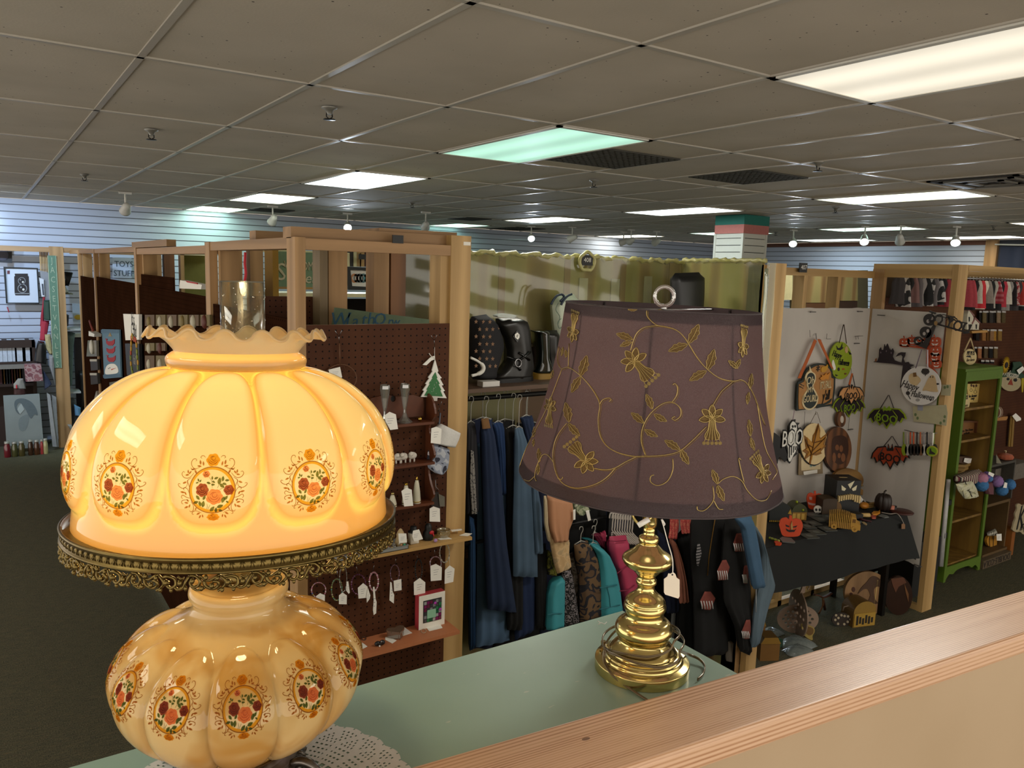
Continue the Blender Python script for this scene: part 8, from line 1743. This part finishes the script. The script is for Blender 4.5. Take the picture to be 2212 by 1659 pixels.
def lat(cx,cy,rx,ry,step=62):
 H=[]
 for j in range(-4,5):
  for i in range(-5,6):
   x,y=cx+i*step+(j%2)*step/2,cy+j*step*.78
   if((x-cx)/rx)**2+((y-cy)/ry)**2<.72:H.append(circ(x,y,step*.33,step*.27,8))
 return H
floorcut(r,'front_plate',480,1130,circ(500,945,268,185,40),LAT,.008,-.38,holes=lat(500,945,268,185));p=fl(480,1140)
F=Fr((p.x,p.y,0),(cos(1.0),sin(1.0),0));R_=.14;mb=MB();mb.poly(ell(0,.152,.16,.15,30),F,-.004,.004,LAT,holes=[ell(x,z,.013,.012,8)for x in(-.10,-.05,0,.05,.10)for z in(.09,.15,.21)if abs(x)<.11]);mb.build('cross_plate',r)
mb=MB();p=fl(490,1140);mb.poly([(-.03,.29),(.02,.29),(.03,.35),(.0,.36)],Fr((p.x,p.y-.012,0)),-.004,.004,LAT);mb.tube(spline([p+Vector((.03,0,.31)),p+Vector((.07,0,.335)),p+Vector((.09,0,.31)),p+Vector((.07,0,.295))],5),.004,LAT);mb.build('stem',r)
r=T('wooden_leaf','golden engraved wooden leaf leaning on the lattice pumpkin','leaf',tuple(fl(650,1215)))
floorcut(r,'leaf',650,1215,sp2([(550,1010),(600,1015),(660,1030),(710,1060),(715,1110),(690,1160),(690,1210),(650,1205),(590,1160),(555,1090)],4),M('a08a48',.5,var=.25,scale=80),.008,-.4,parts=[(sp2([(610,1040),(690,1060),(695,1120),(650,1150),(600,1110)],3),M('6a4c20',.6))])
r=T('ribbon_bow','brown bow with drooping tails lying deep under the table','bow',tuple(fl(800,880)));q=fl(800,870)
mb=MB();BWN=M('5a301a',.6);mb.tube(spline([q+Vector((-.10,0,.16)),q+Vector((-.04,0,.14)),q+Vector((0,0,.12)),q+Vector((.06,0,.12)),q+Vector((.10,0,.13))],4),.014,BWN,8,flat=.4);mb.tube(spline([q+Vector((0,0,.12)),q+Vector((.01,0,.06)),q+Vector((-.03,0,.004))],4),.006,M('7a5028',.6));mb.tube([q+Vector((.01,0,.10)),q+Vector((.04,0,.02))],.009,BWN);mb.build('bow',r)
PLB=M('6f7674',.18,var=.4,scale=30)
for i,(x,y,sx_,lb)in enumerate(((150,1130,1.0,'crumpled clear plastic packet left of the lattice pumpkin'),(480,1280,1.5,'stack of clear plastic packets before the lattice pumpkin'),(500,1370,1.2,'clear plastic packet nearest the timber cap'),(250,1260,.8,'small green-tinted plastic packet beside the brown boxes'))):
 q=fl(x,y);mb=MB();s0=.07*sx_
 mb.grid(lambda s,t:q+Vector(((s-.5)*2*s0+.01*sin(t*9),(t-.5)*1.6*s0,.003+.035*sx_*(sin(pi*s)*sin(pi*t))**.5+.006*sin(s*23+t*17)*(sin(pi*s)*sin(pi*t)))),16,14,PLB if i<3 else M('3c5a48',.2));mb.box(q+Vector((-s0*.8,-s0*.6,0)),q+Vector((s0*.8,s0*.6,.012)),M('2c3030',.4));mb.build('plastic_packet',label=lb,cat='packet')
for i,(x,y,w,h,lb)in enumerate(((130,1480,.12,.16,'small brown and yellow house-shaped box on the floor by the pale post'),(-60,1330,.12,.22,'tall yellow-brown box at the foot of the pale post'))):
 q=fl(x,y);r=T('wooden_box',lb,'box',tuple(q));F=Fr((q.x,q.y,0),(cos(-.5),sin(-.5),0))
 MB().fbox(F,(-w/2,.001,-.09),(w/2,h*.7,0),M('7a5420',.6)).build('body',r);MB().poly([(-w*.53,h*.7),(w*.53,h*.7),(w*.35,h*.95),(-w*.35,h*.95)],F,-.095,.005,M('8a661c',.6),side=GBD).build('lid',r)
FE=FY(3.35);cJ=lambda x,y:(2080+x*.13266,560+y*.13266);cK=lambda x,y:(2060+x*.15064,760+y*.15064);cV=lambda x,y:(2020+x*.16872,980+y*.16872)
pk=T('partition_frame','pale pine frame with brown pegboard at the right edge of the view','partition',(7,3.4,0),'pine booth partitions')
MB().box((5.50,3.352,.02),(8.6,3.358,2.20),PEGY).build('pegboard',pk)
MB().box((5.56,2.752,2.40),(8.6,2.79,2.44),PINELX).build('rail',pk)
MB().box((5.50,3.36,2.36),(8.6,3.40,2.42),PINELX).build('rail',pk)
MB().box((5.50,3.395,1.9),(8.6,3.40,2.36),M('54422c',.8)).build('brown_panel',pk)
cols=[('3a3638',0),('8e8a88',1),('1a1a1c',0),('7a5a58',0),('5a5456',0),('8a8482',0),('141416',0),('9a9694',2),('6a6466',0),('a8a4a0',1),('16161a',0),('8a2a34',0)]
MB().tube([(5.46,3.2,2.36),(8.55,3.2,2.36)],.008,STEEL).build('clothes_rail',label='thin rail of doll-sized clothes above the Halloween booth sheet',cat='rail')
names=['grey','cow-print','black','dusty rose','charcoal','light grey','black','cow-print','grey','cow-print','black','dark red']
def doll(x,w,h,mt,lb,i):
 r=T('doll_garment',lb,'doll clothes',(x,3.2,2.36-h),'doll-sized clothes on the high rail');mb=MB()
 sk=.02*sin(i*2.3);F=Fr((x,3.2,0),(.55,-.835,0))
 L=[(-w*.35,2.345),(-w*.5,2.30),(-w*.45+sk,2.36-h*.6),(-w*.6+sk,2.36-h)];R=[(w*.35,2.345),(w*.5,2.30),(w*.45+sk,2.36-h*.6),(w*.55+sk,2.36-h)]
 def S_(sg):
  def fn(s_,t):
   k=t*3;j=min(2,int(k));f=k-j;a=[L[j][q]+(L[j+1][q]-L[j][q])*f for q in(0,1)];b_=[R[j][q]+(R[j+1][q]-R[j][q])*f for q in(0,1)]
   e=max(0,1-(2*s_-1)**2)**.3;return F(a[0]+(b_[0]-a[0])*s_,a[1]+(b_[1]-a[1])*s_,sg*.013*e+(.004*sin(s_*14+i)if sg>0 else 0)*e)
  return fn
 mb.grid(S_(1),9,8,mt,flip=True);mb.grid(S_(-1),9,8,mt);mb.build('cloth',r)
 MB().tube([(x,3.2,2.34),(x+.008,3.2,2.372),(x-.008,3.2,2.37)],.0018,WHITE).build('hanger',r)
xs_=5.50;i=0
for i in range(15):
 c,k=cols[i%12];x=5.50+.058*i;h=.205+.02*sin(i*1.9)
 mt=pattern('blotch',['1c1c1e','b4b0ae','aaa6a4'],16)if k else M(c,.9)
 doll(x,.095,h,mt,'%s doll-sized garment seen through the frame over the right sheet'%names[i%12],i)
c2=['a8404a','1a1a1c','b8b0a4','c43038','d8d0c0','8a8078','1c1c1e','a8a298','chk','141416','b03040','c8c0b4','8c8884','1a1014','red','3a3638','a8322c','b0aca4','161618','a4a08c','b0aa98','c06a50','a03030','18181a']
for i in range(24):
 x=6.50+.052*i;c=c2[i];mt=pattern('check',['c8b8b8','a05058','8a1c28'],160)if c=='chk' else(pattern('blotch',['8e1c28','b89a94','9a2430'],40)if c=='red' else M(c,.9,var=.25,scale=80))
 doll(x,.10,.225+.03*sin(i*2.2),mt,'doll-sized garment, red, black, white or checked, on the rail at the right edge',i+20)
def packs(y,xs,h,cl,lb,grp):
 for i,x in enumerate(xs):
  c=.03+.012*(i%2);r=T('blister_pack',lb,'packet',tuple(FE(*FE.px(*cJ(x+20,y+h),c),c)),grp)
  MB().poly(FE.P([cJ(x,y),cJ(x+58,y+4),cJ(x+58,y+32),cJ(x,y+28)],c),FE,c-.002,c+.001,M('b8b4b0',.5)).build('header_card',r)
  MB().poly(FE.P([cJ(x,y+28),cJ(x+56,y+32),cJ(x+54,y+h),cJ(x-2,y+h-6)],c),FE,c-.008,c,M(cl[i%len(cl)],.25,var=.4,scale=60)).build('contents',r)
packs(840,[270,330,385,440,500,560,640],200,['1a1614','6a5a3a','2a2420','3a342e','181412','8a7258','5a4c30'],'dark clear packet in the top row on the right-hand pegboard','packets, top row')
packs(1140,[215,320,395,450,490,580],190,['1c1612','9a6a38','6a4824','8a6848','a0742c','8a6a34'],'amber clear packet in the middle row on the right-hand pegboard','packets, middle row')
packs(1425,[190,250,350,430,510],190,['141010','a06a44','5a4a34','1a1612','6a5634'],'brown clear packet in the lower row on the right-hand pegboard','packets, lower row')
packs(1640,[300,370,450],60,['141010','1a1612'],'dark packet with white header just above the green bookcase','packets, lowest row')
MB().poly(FE.P([cJ(60,1165),cJ(320,1150),cJ(320,1185),cJ(75,1200)],.05),FE,0,.09,M('b88a48',.6)).build('small_shelf',label='short golden wood shelf under two white birdhouses',cat='shelf')
for i,(pts,lb)in enumerate((([(62,1145),(75,900),(95,830),(130,850),(175,950),(140,1148)],'white birdhouse with pink roof, left one cut by the post'),([(150,1148),(160,1040),(205,975),(268,1040),(258,1148)],'white birdhouse with pink roof, right one with black cat'))):
 r=wthing('birdhouse',lb,'birdhouse',FE,cJ,pts[0][0]+50,1148,.07);psign(r,'house',FE,cJ,pts,.075,.05,M('cfc8b4',.6),[([(x,y),(x+22,y),(x+18,y+75),(x+4,y+75)],BLACK)for x,y in(((90,940),(90,1060))if i==0 else((205,1060),))])
 psign(r,'roof',FE,cJ,[(80,830),(100,815),(190,905),(185,935),(120,845)]if i==0 else[(150,1045),(205,945),(285,1030),(275,1045),(205,975),(160,1060)],.08,.06,M('8a5c58',.6))
def petsign(F,conv,cx,cy,rx,ry,c,lb,top,hang):
 r=wthing('hanging_sign',lb,'sign',F,conv,cx,cy+ry,c);psign(r,'board',F,conv,circ(cx,cy,rx,ry,30),c,.008,M('c8b484',.6),[txt(F,conv,'MY PETS',cx+5,cy-ry*.45,.045,BLACK,c,sx=.7,rot=-.05),(bat(cx-10,cy-ry*.05,rx*1.1,ry*.3)[:9]+[(cx+10,cy+ry*.1)],BLACK),txt(F,conv,'live here',cx,cy+ry*.38,.035,M('6a5a40',.6),c,shear=.3)])
 mb=MB()
 for p in hang:mb.tube([F(*F.px(*conv(*p),c),c+.002),F(*F.px(*conv(*top),c),c+.002)],.006,M('c4aa80',.7),6)
 mb.build('rope',r)
petsign(Fr((0,3.10,0)),cJ,120,1590,105,130,0,'round cream sign reading MY PETS hanging above the green bookcase',(118,1285),((20,1490),(175,1480)))
r=wthing('scarecrow_sign','Welcome scarecrow sign with sunflower, green hat and orange nose','sign',FE,cK,840,565,.03)
psign(r,'face',FE,cK,circ(822,440,148,125,32),.03,.008,M('a89a78',.6),[(circ(778,390,20,20,12),BLACK),(circ(882,405,26,24,12),BLACK),([(825,385),(848,480),(775,468)],M('8a3018',.6))])
psign(r,'hat',FE,cK,[(680,345),(840,270),(860,210),(850,150),(960,140),(990,180),(980,300),(1050,370),(960,380),(860,345),(720,365)],.038,.008,M('22402c',.6),[txt(FE,cK,'Welcome',810,320,.085,M('cfc8b8',.6),.038,shear=.3,sx=.95,rot=-.15)])
psign(r,'hair',FE,cK,[(655,370),(680,365),(665,440),(640,530),(632,530),(650,440)],.034,.006,M('b09a18',.6),[([(970,370),(1010,375),(990,580),(975,580)],M('b09a18',.6))])
mb=MB();u,v=FE.px(*cK(750,190),.045)
for k in range(22):a=2*pi*k/22;mb.poly([(u+.035*cos(a-.12),v+.035*sin(a-.12)),(u+.075*cos(a),v+.075*sin(a)),(u+.035*cos(a+.12),v+.035*sin(a+.12))],FE,.042,.048,M('c09a12',.6))
mb.poly(ell(u,v,.045,.045,20),FE,.042,.047,M('b08a12',.6));mb.poly(ell(u,v,.027,.027,16),FE,.047,.052,M('20140c',.7));mb.build('sunflower',r)
tagcard(FE,[(905,265),(990,205),(1020,250),(940,325)],.055,r,conv=cK)
MB().poly(FE.P([cK(*p)for p in[(575,985),(600,935),(742,920),(742,945),(720,975)]],.06),FE,0,.08,LWD).build('small_shelf',label='short wood shelf right of the green bookcase carrying a striped pumpkin',cat='shelf')
MB().ball(FE(*FE.px(*cK(608,862),.05),.06),.055,pattern('xstripe',['a89c88','6a4030'],40),(.8,.8,1),16).build('striped_pumpkin',label='small striped pumpkin on the short wood shelf',cat='pumpkin')
r=wthing('tag_bundle','bundle of long wooden sticks with a grey tag hanging on the right pegboard','sticks',FE,cK,830,1360,.04)
for k,(a,b_)in enumerate((((840,920),(805,1360)),((865,920),(835,1360)))):mb=MB();P=FE.P([cK(a[0]-12,a[1]),cK(a[0]+14,a[1]),cK(b_[0]+14,b_[1]),cK(b_[0]-12,b_[1])],.03+.01*k);mb.poly(P,FE,.02+.01*k,.03+.01*k,M('8a6a30' if k else '9a7a3c',.6));mb.build('stick',r)
tagcard(FE,[(840,920),(890,880),(965,950),(965,980),(900,1000)],.05,r,lines=False,conv=cK)
gb=T('bookcase','tall open bookcase painted green outside, standing behind the pale post','bookcase',(6.42,3.15,0))
GN=M('55701c',.5,var=.12);GI=wood('6e5020','8a6a2c','z',45,.1,name='stained_interior',knots=False);gx0,gx1,gy0,gy1=6.13,6.70,2.98,3.30
MB().box((gx0,gy0,0),(gx0+.02,gy1,1.66),GN).build('side_panel',gb);MB().box((gx1-.02,gy0,0),(gx1,gy1,1.66),GN).build('side_panel',gb)
MB().box((gx0-.004,gy0-.006,1.66),(gx1+.004,gy1,1.68),GN).build('top',gb);MB().box((gx0+.02,gy1-.012,.05),(gx1-.02,gy1,1.66),GI).build('back_panel',gb)
MB().box((gx1-.024,gy0+.012,.06),(gx1-.0205,gy1-.012,1.66),GI).build('inner_lining',gb)
FG=FY(gy0);mb=MB();mb.poly([(gx0,0),(gx0,1.66),(gx0+.035,1.66),(gx0+.035,.10),(gx0+.035,.02),(gx0+.03,0)],FG,0,.012,GN);mb.poly([(gx1-.035,0),(gx1-.035,1.66),(gx1,1.66),(gx1,0)],FG,0,.012,GN);mb.poly([(gx0+.035,1.585),(gx1-.035,1.585),(gx1-.035,1.66),(gx0+.035,1.66)],FG,0,.012,GN)
mb.poly(sp2([(gx0+.035,.02),(gx0+.08,.055),(gx0+.14,.045),(gx0+.20,.07),(gx1-.20,.07),(gx1-.14,.045),(gx1-.08,.055),(gx1-.035,.02)],3,False)+[(gx1-.035,.12),(gx0+.035,.12)],FG,0,.012,GN);mb.build('face_frame',gb)
for z in(.13,.48,.80,1.12,1.37):MB().box((gx0+.02,gy0+.012,z-.018),(gx1-.024,gy1-.012,z),GI if z!=.48 else GI).build('shelf',gb)
Fi=FY(3.12)
r=wthing('plaque','square cream plaque with sketched ornaments on the top bookcase shelf','plaque',Fi,cK,310,725,0)
psign(r,'board',Fi,cK,[(185,460),(408,458),(414,728),(225,728)],0,.012,M('d0b46a',.6),[(circ(x,y,12,20,10),M('4a2c1c',.6))for x,y in((252,480),(285,490),(322,485))]+[txt(Fi,cK,'be home',270,632,.035,INK,0,shear=.3),txt(Fi,cK,'cozy',268,668,.03,INK,0,shear=.3)])
mb=MB()
for x,y,q in((250,550,18),(310,575,22)):mb.tube([Fi(*Fi.px(*cK(x+q*cos(t),y+q*1.1*sin(t)),.001),.001)for t in[i*2*pi/14 for i in range(14)]],.0014,INK,4,closed=True);mb.tube([Fi(*Fi.px(*cK(x,500),.001),.001),Fi(*Fi.px(*cK(x,y-q),.001),.001)],.001,INK,4)
mb.build('sketch_lines',r)
petsign(Fr((0,3.02,0)),cK,140,720,92,140,0,'round cream sign reading MY PETS hanging in front of the bookcase shelf',(128,365),((95,440),(178,585)))
shape('green_sprig',[(90,420),(85,480),(95,530)],[(135,380),(160,460),(130,520)],Fr((0,3.03,0)),.02,.02,M('2a5a24',.7),cK,label='small green sprig on the hanging pets sign',cat='sprig')
r=wthing('wood_tray','brown framed tray with burnt lettering on the second bookcase shelf','tray',Fi,cK,200,1235,0)
psign(r,'board',Fi,cK,[(60,1000),(345,1010),(318,1240),(60,1240)],0,.01,M('7a5024',.6,var=.2),[txt(Fi,cK,'Bless This Home',190,1125,.028,M('2a1808',.6),0),txt(Fi,cK,'and family',185,1165,.022,M('2a1808',.6),0)])
psign(r,'frame',Fi,cK,[(60,985),(370,995),(345,1245),(318,1240),(335,1018),(60,1008)],.02,.03,M('5a3214',.6))
r=wthing('wood_tray','low brown tray with white tag on the third bookcase shelf','tray',Fi,cV,340,130,0)
psign(r,'tray',Fi,cV,[(235,35),(462,38),(455,140),(232,110)],0,.08,M('4a3424',.6));tagcard(Fi,[(378,55),(470,62),(450,135),(365,105)],.01,r,lines=True,conv=cV)
for i,(y,w)in enumerate(((150,225),(195,200),(240,150))):lay('wood_slab',[(215,y+20),(220,y-15),(215+w,y-15),(225+w,y+5),(205+w*.8,y+30)],.022,M('9a7a40',.6,var=.15),'round-edged pale wood slab in the pile on the third bookcase shelf','slab',z=.80+.024*(2-i)-.0,conv=cV,group='pale wood slabs')
Fo=FY(2.90)
r=wthing('gift_bag','silver patterned padded pouch hanging at the front of the bookcase','pouch',Fo,cV,420,580,.05)
shape('pouch',[(265,390),(300,480),(385,580)],[(470,350),(520,450),(545,545)],Fo,.05,.05,pattern('blotch',['b8b48c','d0cdb0','c4c2a8','6a6850'],30,.35),cV,parent=r)
mb=MB()
for k in range(5):mb.tube([Fo(*Fo.px(*cV(430+20*k,470+8*k),.08),.078),Fo(*Fo.px(*cV(490+12*k,550-6*k),.08),.072)],.002,BLACK,5)
mb.tube([Fo(*Fo.px(*cV(395,350),.08),.07),Fo(*Fo.px(*cV(480,555),.08),.076)],.003,BLACK,5);mb.tube([Fo(*Fo.px(*cV(360,480),.08),.076),Fo(*Fo.px(*cV(390,570),.08),.07)],.002,BLACK,5);mb.build('print_lines',r)
r=wthing('striped_cloth','red, black and cream striped cloth bundle on the bookcase shelf edge','cloth',Fo,cV,400,340,.0);shape('bundle',[(270,290),(260,350),(300,400)],[(560,195),(590,260),(520,350)],Fo,-.02,.09,pattern('xstripe',['a8a08c','6a1c2c','1c181a','b0a898'],34),cV,parent=r)
def yarn(x,y,rr,c,lb):
 u,v=Fo.px(*cV(x,y),.02);q=Fo(u,v,.03);r=T('pompom',lb,'pompom',tuple(q-Vector((0,0,rr))));m_=M(c,.95,var=.25,scale=120)
 mb=MB();
 def fz(s,t):a=2*pi*s;b_=pi*t;k=rr*(1+.06*sin(a*9+b_*7)+.05*sin(a*5-b_*13));return q+Vector((k*sin(b_)*cos(a),k*sin(b_)*sin(a),k*cos(b_)))
 mb.grid(fz,28,18,m_,cu_=True);mb.build('ball',r)
yarn(575,395,.050,'3a6ea0','blue fluffy pompom next to the silver pouch');yarn(835,460,.046,'3a6ea0','blue fluffy pompom lowest of the bunch');yarn(940,390,.042,'3f72a6','blue fluffy pompom at the far right of the bunch');yarn(580,310,.044,'b07a94','pink fluffy pompom above the left blue one');yarn(775,350,.045,'8a6aa0','lilac fluffy pompom in the middle of the bunch');yarn(640,275,.030,'7a62a4','small lilac pompom at the top of the bunch');yarn(672,312,.028,'4a74a8','small blue pompom between pink and lilac ones')
shape('maroon_hat',[(630,380),(635,460),(650,515)],[(700,350),(720,440),(720,520)],Fo,.0,.06,M('6a4048',.9),cV,label='dusty maroon knitted hat between the pompoms',cat='hat')
tagcard(Fo,[(690,230),(760,260),(740,300),(680,265)],.08,r,lines=False,conv=cV);tagcard(Fo,[(890,365),(925,375),(915,440),(872,435)],.08,r,lines=False,conv=cV)
cr1=T('crate','grey-brown open crate shelf standing right of the green bookcase','crate',(6.95,3.1,0));GRC=M('45413a',.7,var=.2);CY=FY(3.02)
def cbox(par,x0,y0_,x1,y1_,d0,d1,mat,nm):
 a=CY.px(*cV(x0,y0_));b_=CY.px(*cV(x1,y1_));return MB().fbox(CY,(a[0],b_[1],d0),(b_[0],a[1],d1),mat).build(nm,par)
cx_l,cx_r=CY.px(*cV(690,300))[0],CY.px(*cV(1000,400))[0];zt_=CY.px(*cV(900,110))[1];zm_=CY.px(*cV(900,590))[1];zb0=CY.px(*cV(800,1215))[1]
MB().box((cx_l,3.02,zt_-.02),(cx_r,3.30,zt_),GRC).build('top',cr1);MB().box((cx_r-.018,3.02,zm_),(cx_r,3.30,zt_-.02),GRC).build('side_panel',cr1);MB().box((cx_l,3.02,zm_),(cx_l+.016,3.30,zt_-.02),GRC).build('side_panel',cr1);MB().box((cx_l,3.29,zm_),(cx_r,3.30,zt_),M('16120e',.8)).build('back_panel',cr1)
cr2=T('crate','brown wooden crate with a painted pumpkin inside, under the grey crate','crate',(6.93,3.1,.12));WC=M('5c4422',.7,var=.2)
MB().box((cx_l,3.02,zm_-.024),(cx_r-.02,3.30,zm_-.001),WC).build('top',cr2);MB().box((cx_r-.04,3.02,zb0),(cx_r-.02,3.30,zm_-.024),WC).build('side_panel',cr2);MB().box((cx_l,3.02,zb0),(cx_l+.016,3.30,zm_-.024),WC).build('side_panel',cr2);MB().box((cx_l,3.29,zb0),(cx_r-.02,3.30,zm_),M('3a2814',.7)).build('back_panel',cr2);MB().box((cx_l,3.0,zb0-.02),(cx_r-.02,3.30,zb0),WC).build('bottom',cr2)
cc=T('soda_crate','low wooden crate with upside-down faded lettering on the floor','crate',(6.98,3.0,0));FD=FY(2.955)
x0,x1=6.72,7.20;zc_=zb0-.022
MB().box((x0,2.955,.001),(x1,3.32,zc_),M('5a4a34',.7,var=.25)).build('box',cc)
mb=MB();u=(x0+x1)/2;mb.text('DOUBLE-COLA',FD,u-.01,zc_*.55,.075,M('241a10',.7),.001,.002,sx=.88,rot=pi,bold=.012);mb.build('lettering',cc)
r=wthing('painted_pumpkin','orange painted wooden pumpkin with bow and white tag inside the brown crate','pumpkin',CY,cV,755,1195,.0)
psign(r,'pumpkin',CY,cV,sp2([(665,1100),(690,1055),(740,1040),(800,1050),(845,1090),(845,1150),(810,1190),(700,1190),(668,1150)],4),-.05,.02,M('b07a1c',.6),[([(x,1050),(x+5,1050),(x+8+(x-755)*.12,1120),(x+4,1190),(x-1,1190),(x+2+(x-755)*.12,1120)],M('3a240c',.6))for x in(695,740,790)])
shape('bow',[(665,1010),(670,1050)],[(770,960),(800,1040)],CY,-.03,.03,pattern('check',['b8b4a4','8a8678','4a483c'],200),cV,parent=r);tagcard(CY,[(785,1030),(850,1025),(852,1115),(790,1112)],.0,r,conv=cV)
r=wthing('pumpkin_dish','coral pumpkin-shaped ornament with tag on top of the grey crate','pumpkin',CY,cK,740,1540,0);q=CY(*CY.px(*cK(740,1490),-.05),-.05);q.z=zt_
MB().lathe([(.03,0),(.06,.012),(.066,.03),(.05,.05),(.012,.058),(.0001,.058)],q,M('a85a40',.5,var=.2),14,smooth=False).build('body',r);MB().tube([q+Vector((0,0,.055)),q+Vector((.01,0,.075)),q+Vector((-.02,0,.08))],.004,CRW).build('stem',r)
mb=MB();q2=CY(*CY.px(*cK(620,1540),-.02),-.02);q2 .z=zt_;mb.add([q2,q2+Vector((.05,0,0)),q2+Vector((.025,.02,.07)),q2+Vector((.025,-.03,0))],[(0,1,2),(0,3,2),(1,3,2),(0,1,3)],M('8a8470',.6));mb.build('folded_card',label='small folded pale card on top of the grey crate',cat='card')
MB().box((7.12,3.12,.62),(7.75,3.33,.76),M('6a6258',.8,var=.3,scale=60)).build('stone_ledge',label='rough grey box ledge at the right edge of the view',cat='box')
r=wthing('scalloped_sign','cream scalloped-edge sign with black script cut by the right edge of the view','sign',CY,cV,1090,1010,0)
MB().box((7.28,3.0,.001),(7.34,3.1,.26),M('8a5018',.6)).build('wooden_foot',r)
Fsg=FY(2.98);psign(r,'board',Fsg,cV,sp2([(1045,660),(1080,640),(1120,665),(1160,650),(1230,680),(1260,1000),(1180,1010),(1130,1035),(1090,1000),(1040,1005),(990,975),(1000,930),(1010,880),(1030,830),(1025,770),(1050,710)],4),0,.012,M('a89a7a',.6),[txt(Fsg,cV,'Kee',1160,810,.30,BLACK,0,shear=.3,sx=.7),txt(Fsg,cV,'ing',1130,920,.12,BLACK,0,shear=.3)])
MB().box((5.6,2.93,0),(5.95,3.2,.42),M('10100e',.8)).build('dark_bin',label='dark bin hidden behind the pale post beside the bookcase',cat='bin')
r=T('white_tube','white tube lights with black caps leaning between the post and bookcase','tube',(6.0,2.93,0));
for i in range(2):MB().tube([at(*cV(60+22*i,1440),y=2.95),at(*cV(165+12*i,330),y=2.95)],.012,M('b4b2b0',.4),10).build('tube',r)
for(x,y)in((160,620),(103,1040)):p=at(*cV(x,y),y=2.96);MB().box(p-Vector((.02,.02,.02)),p+Vector((.02,.0,.02)),BLACK).build('cap',r)
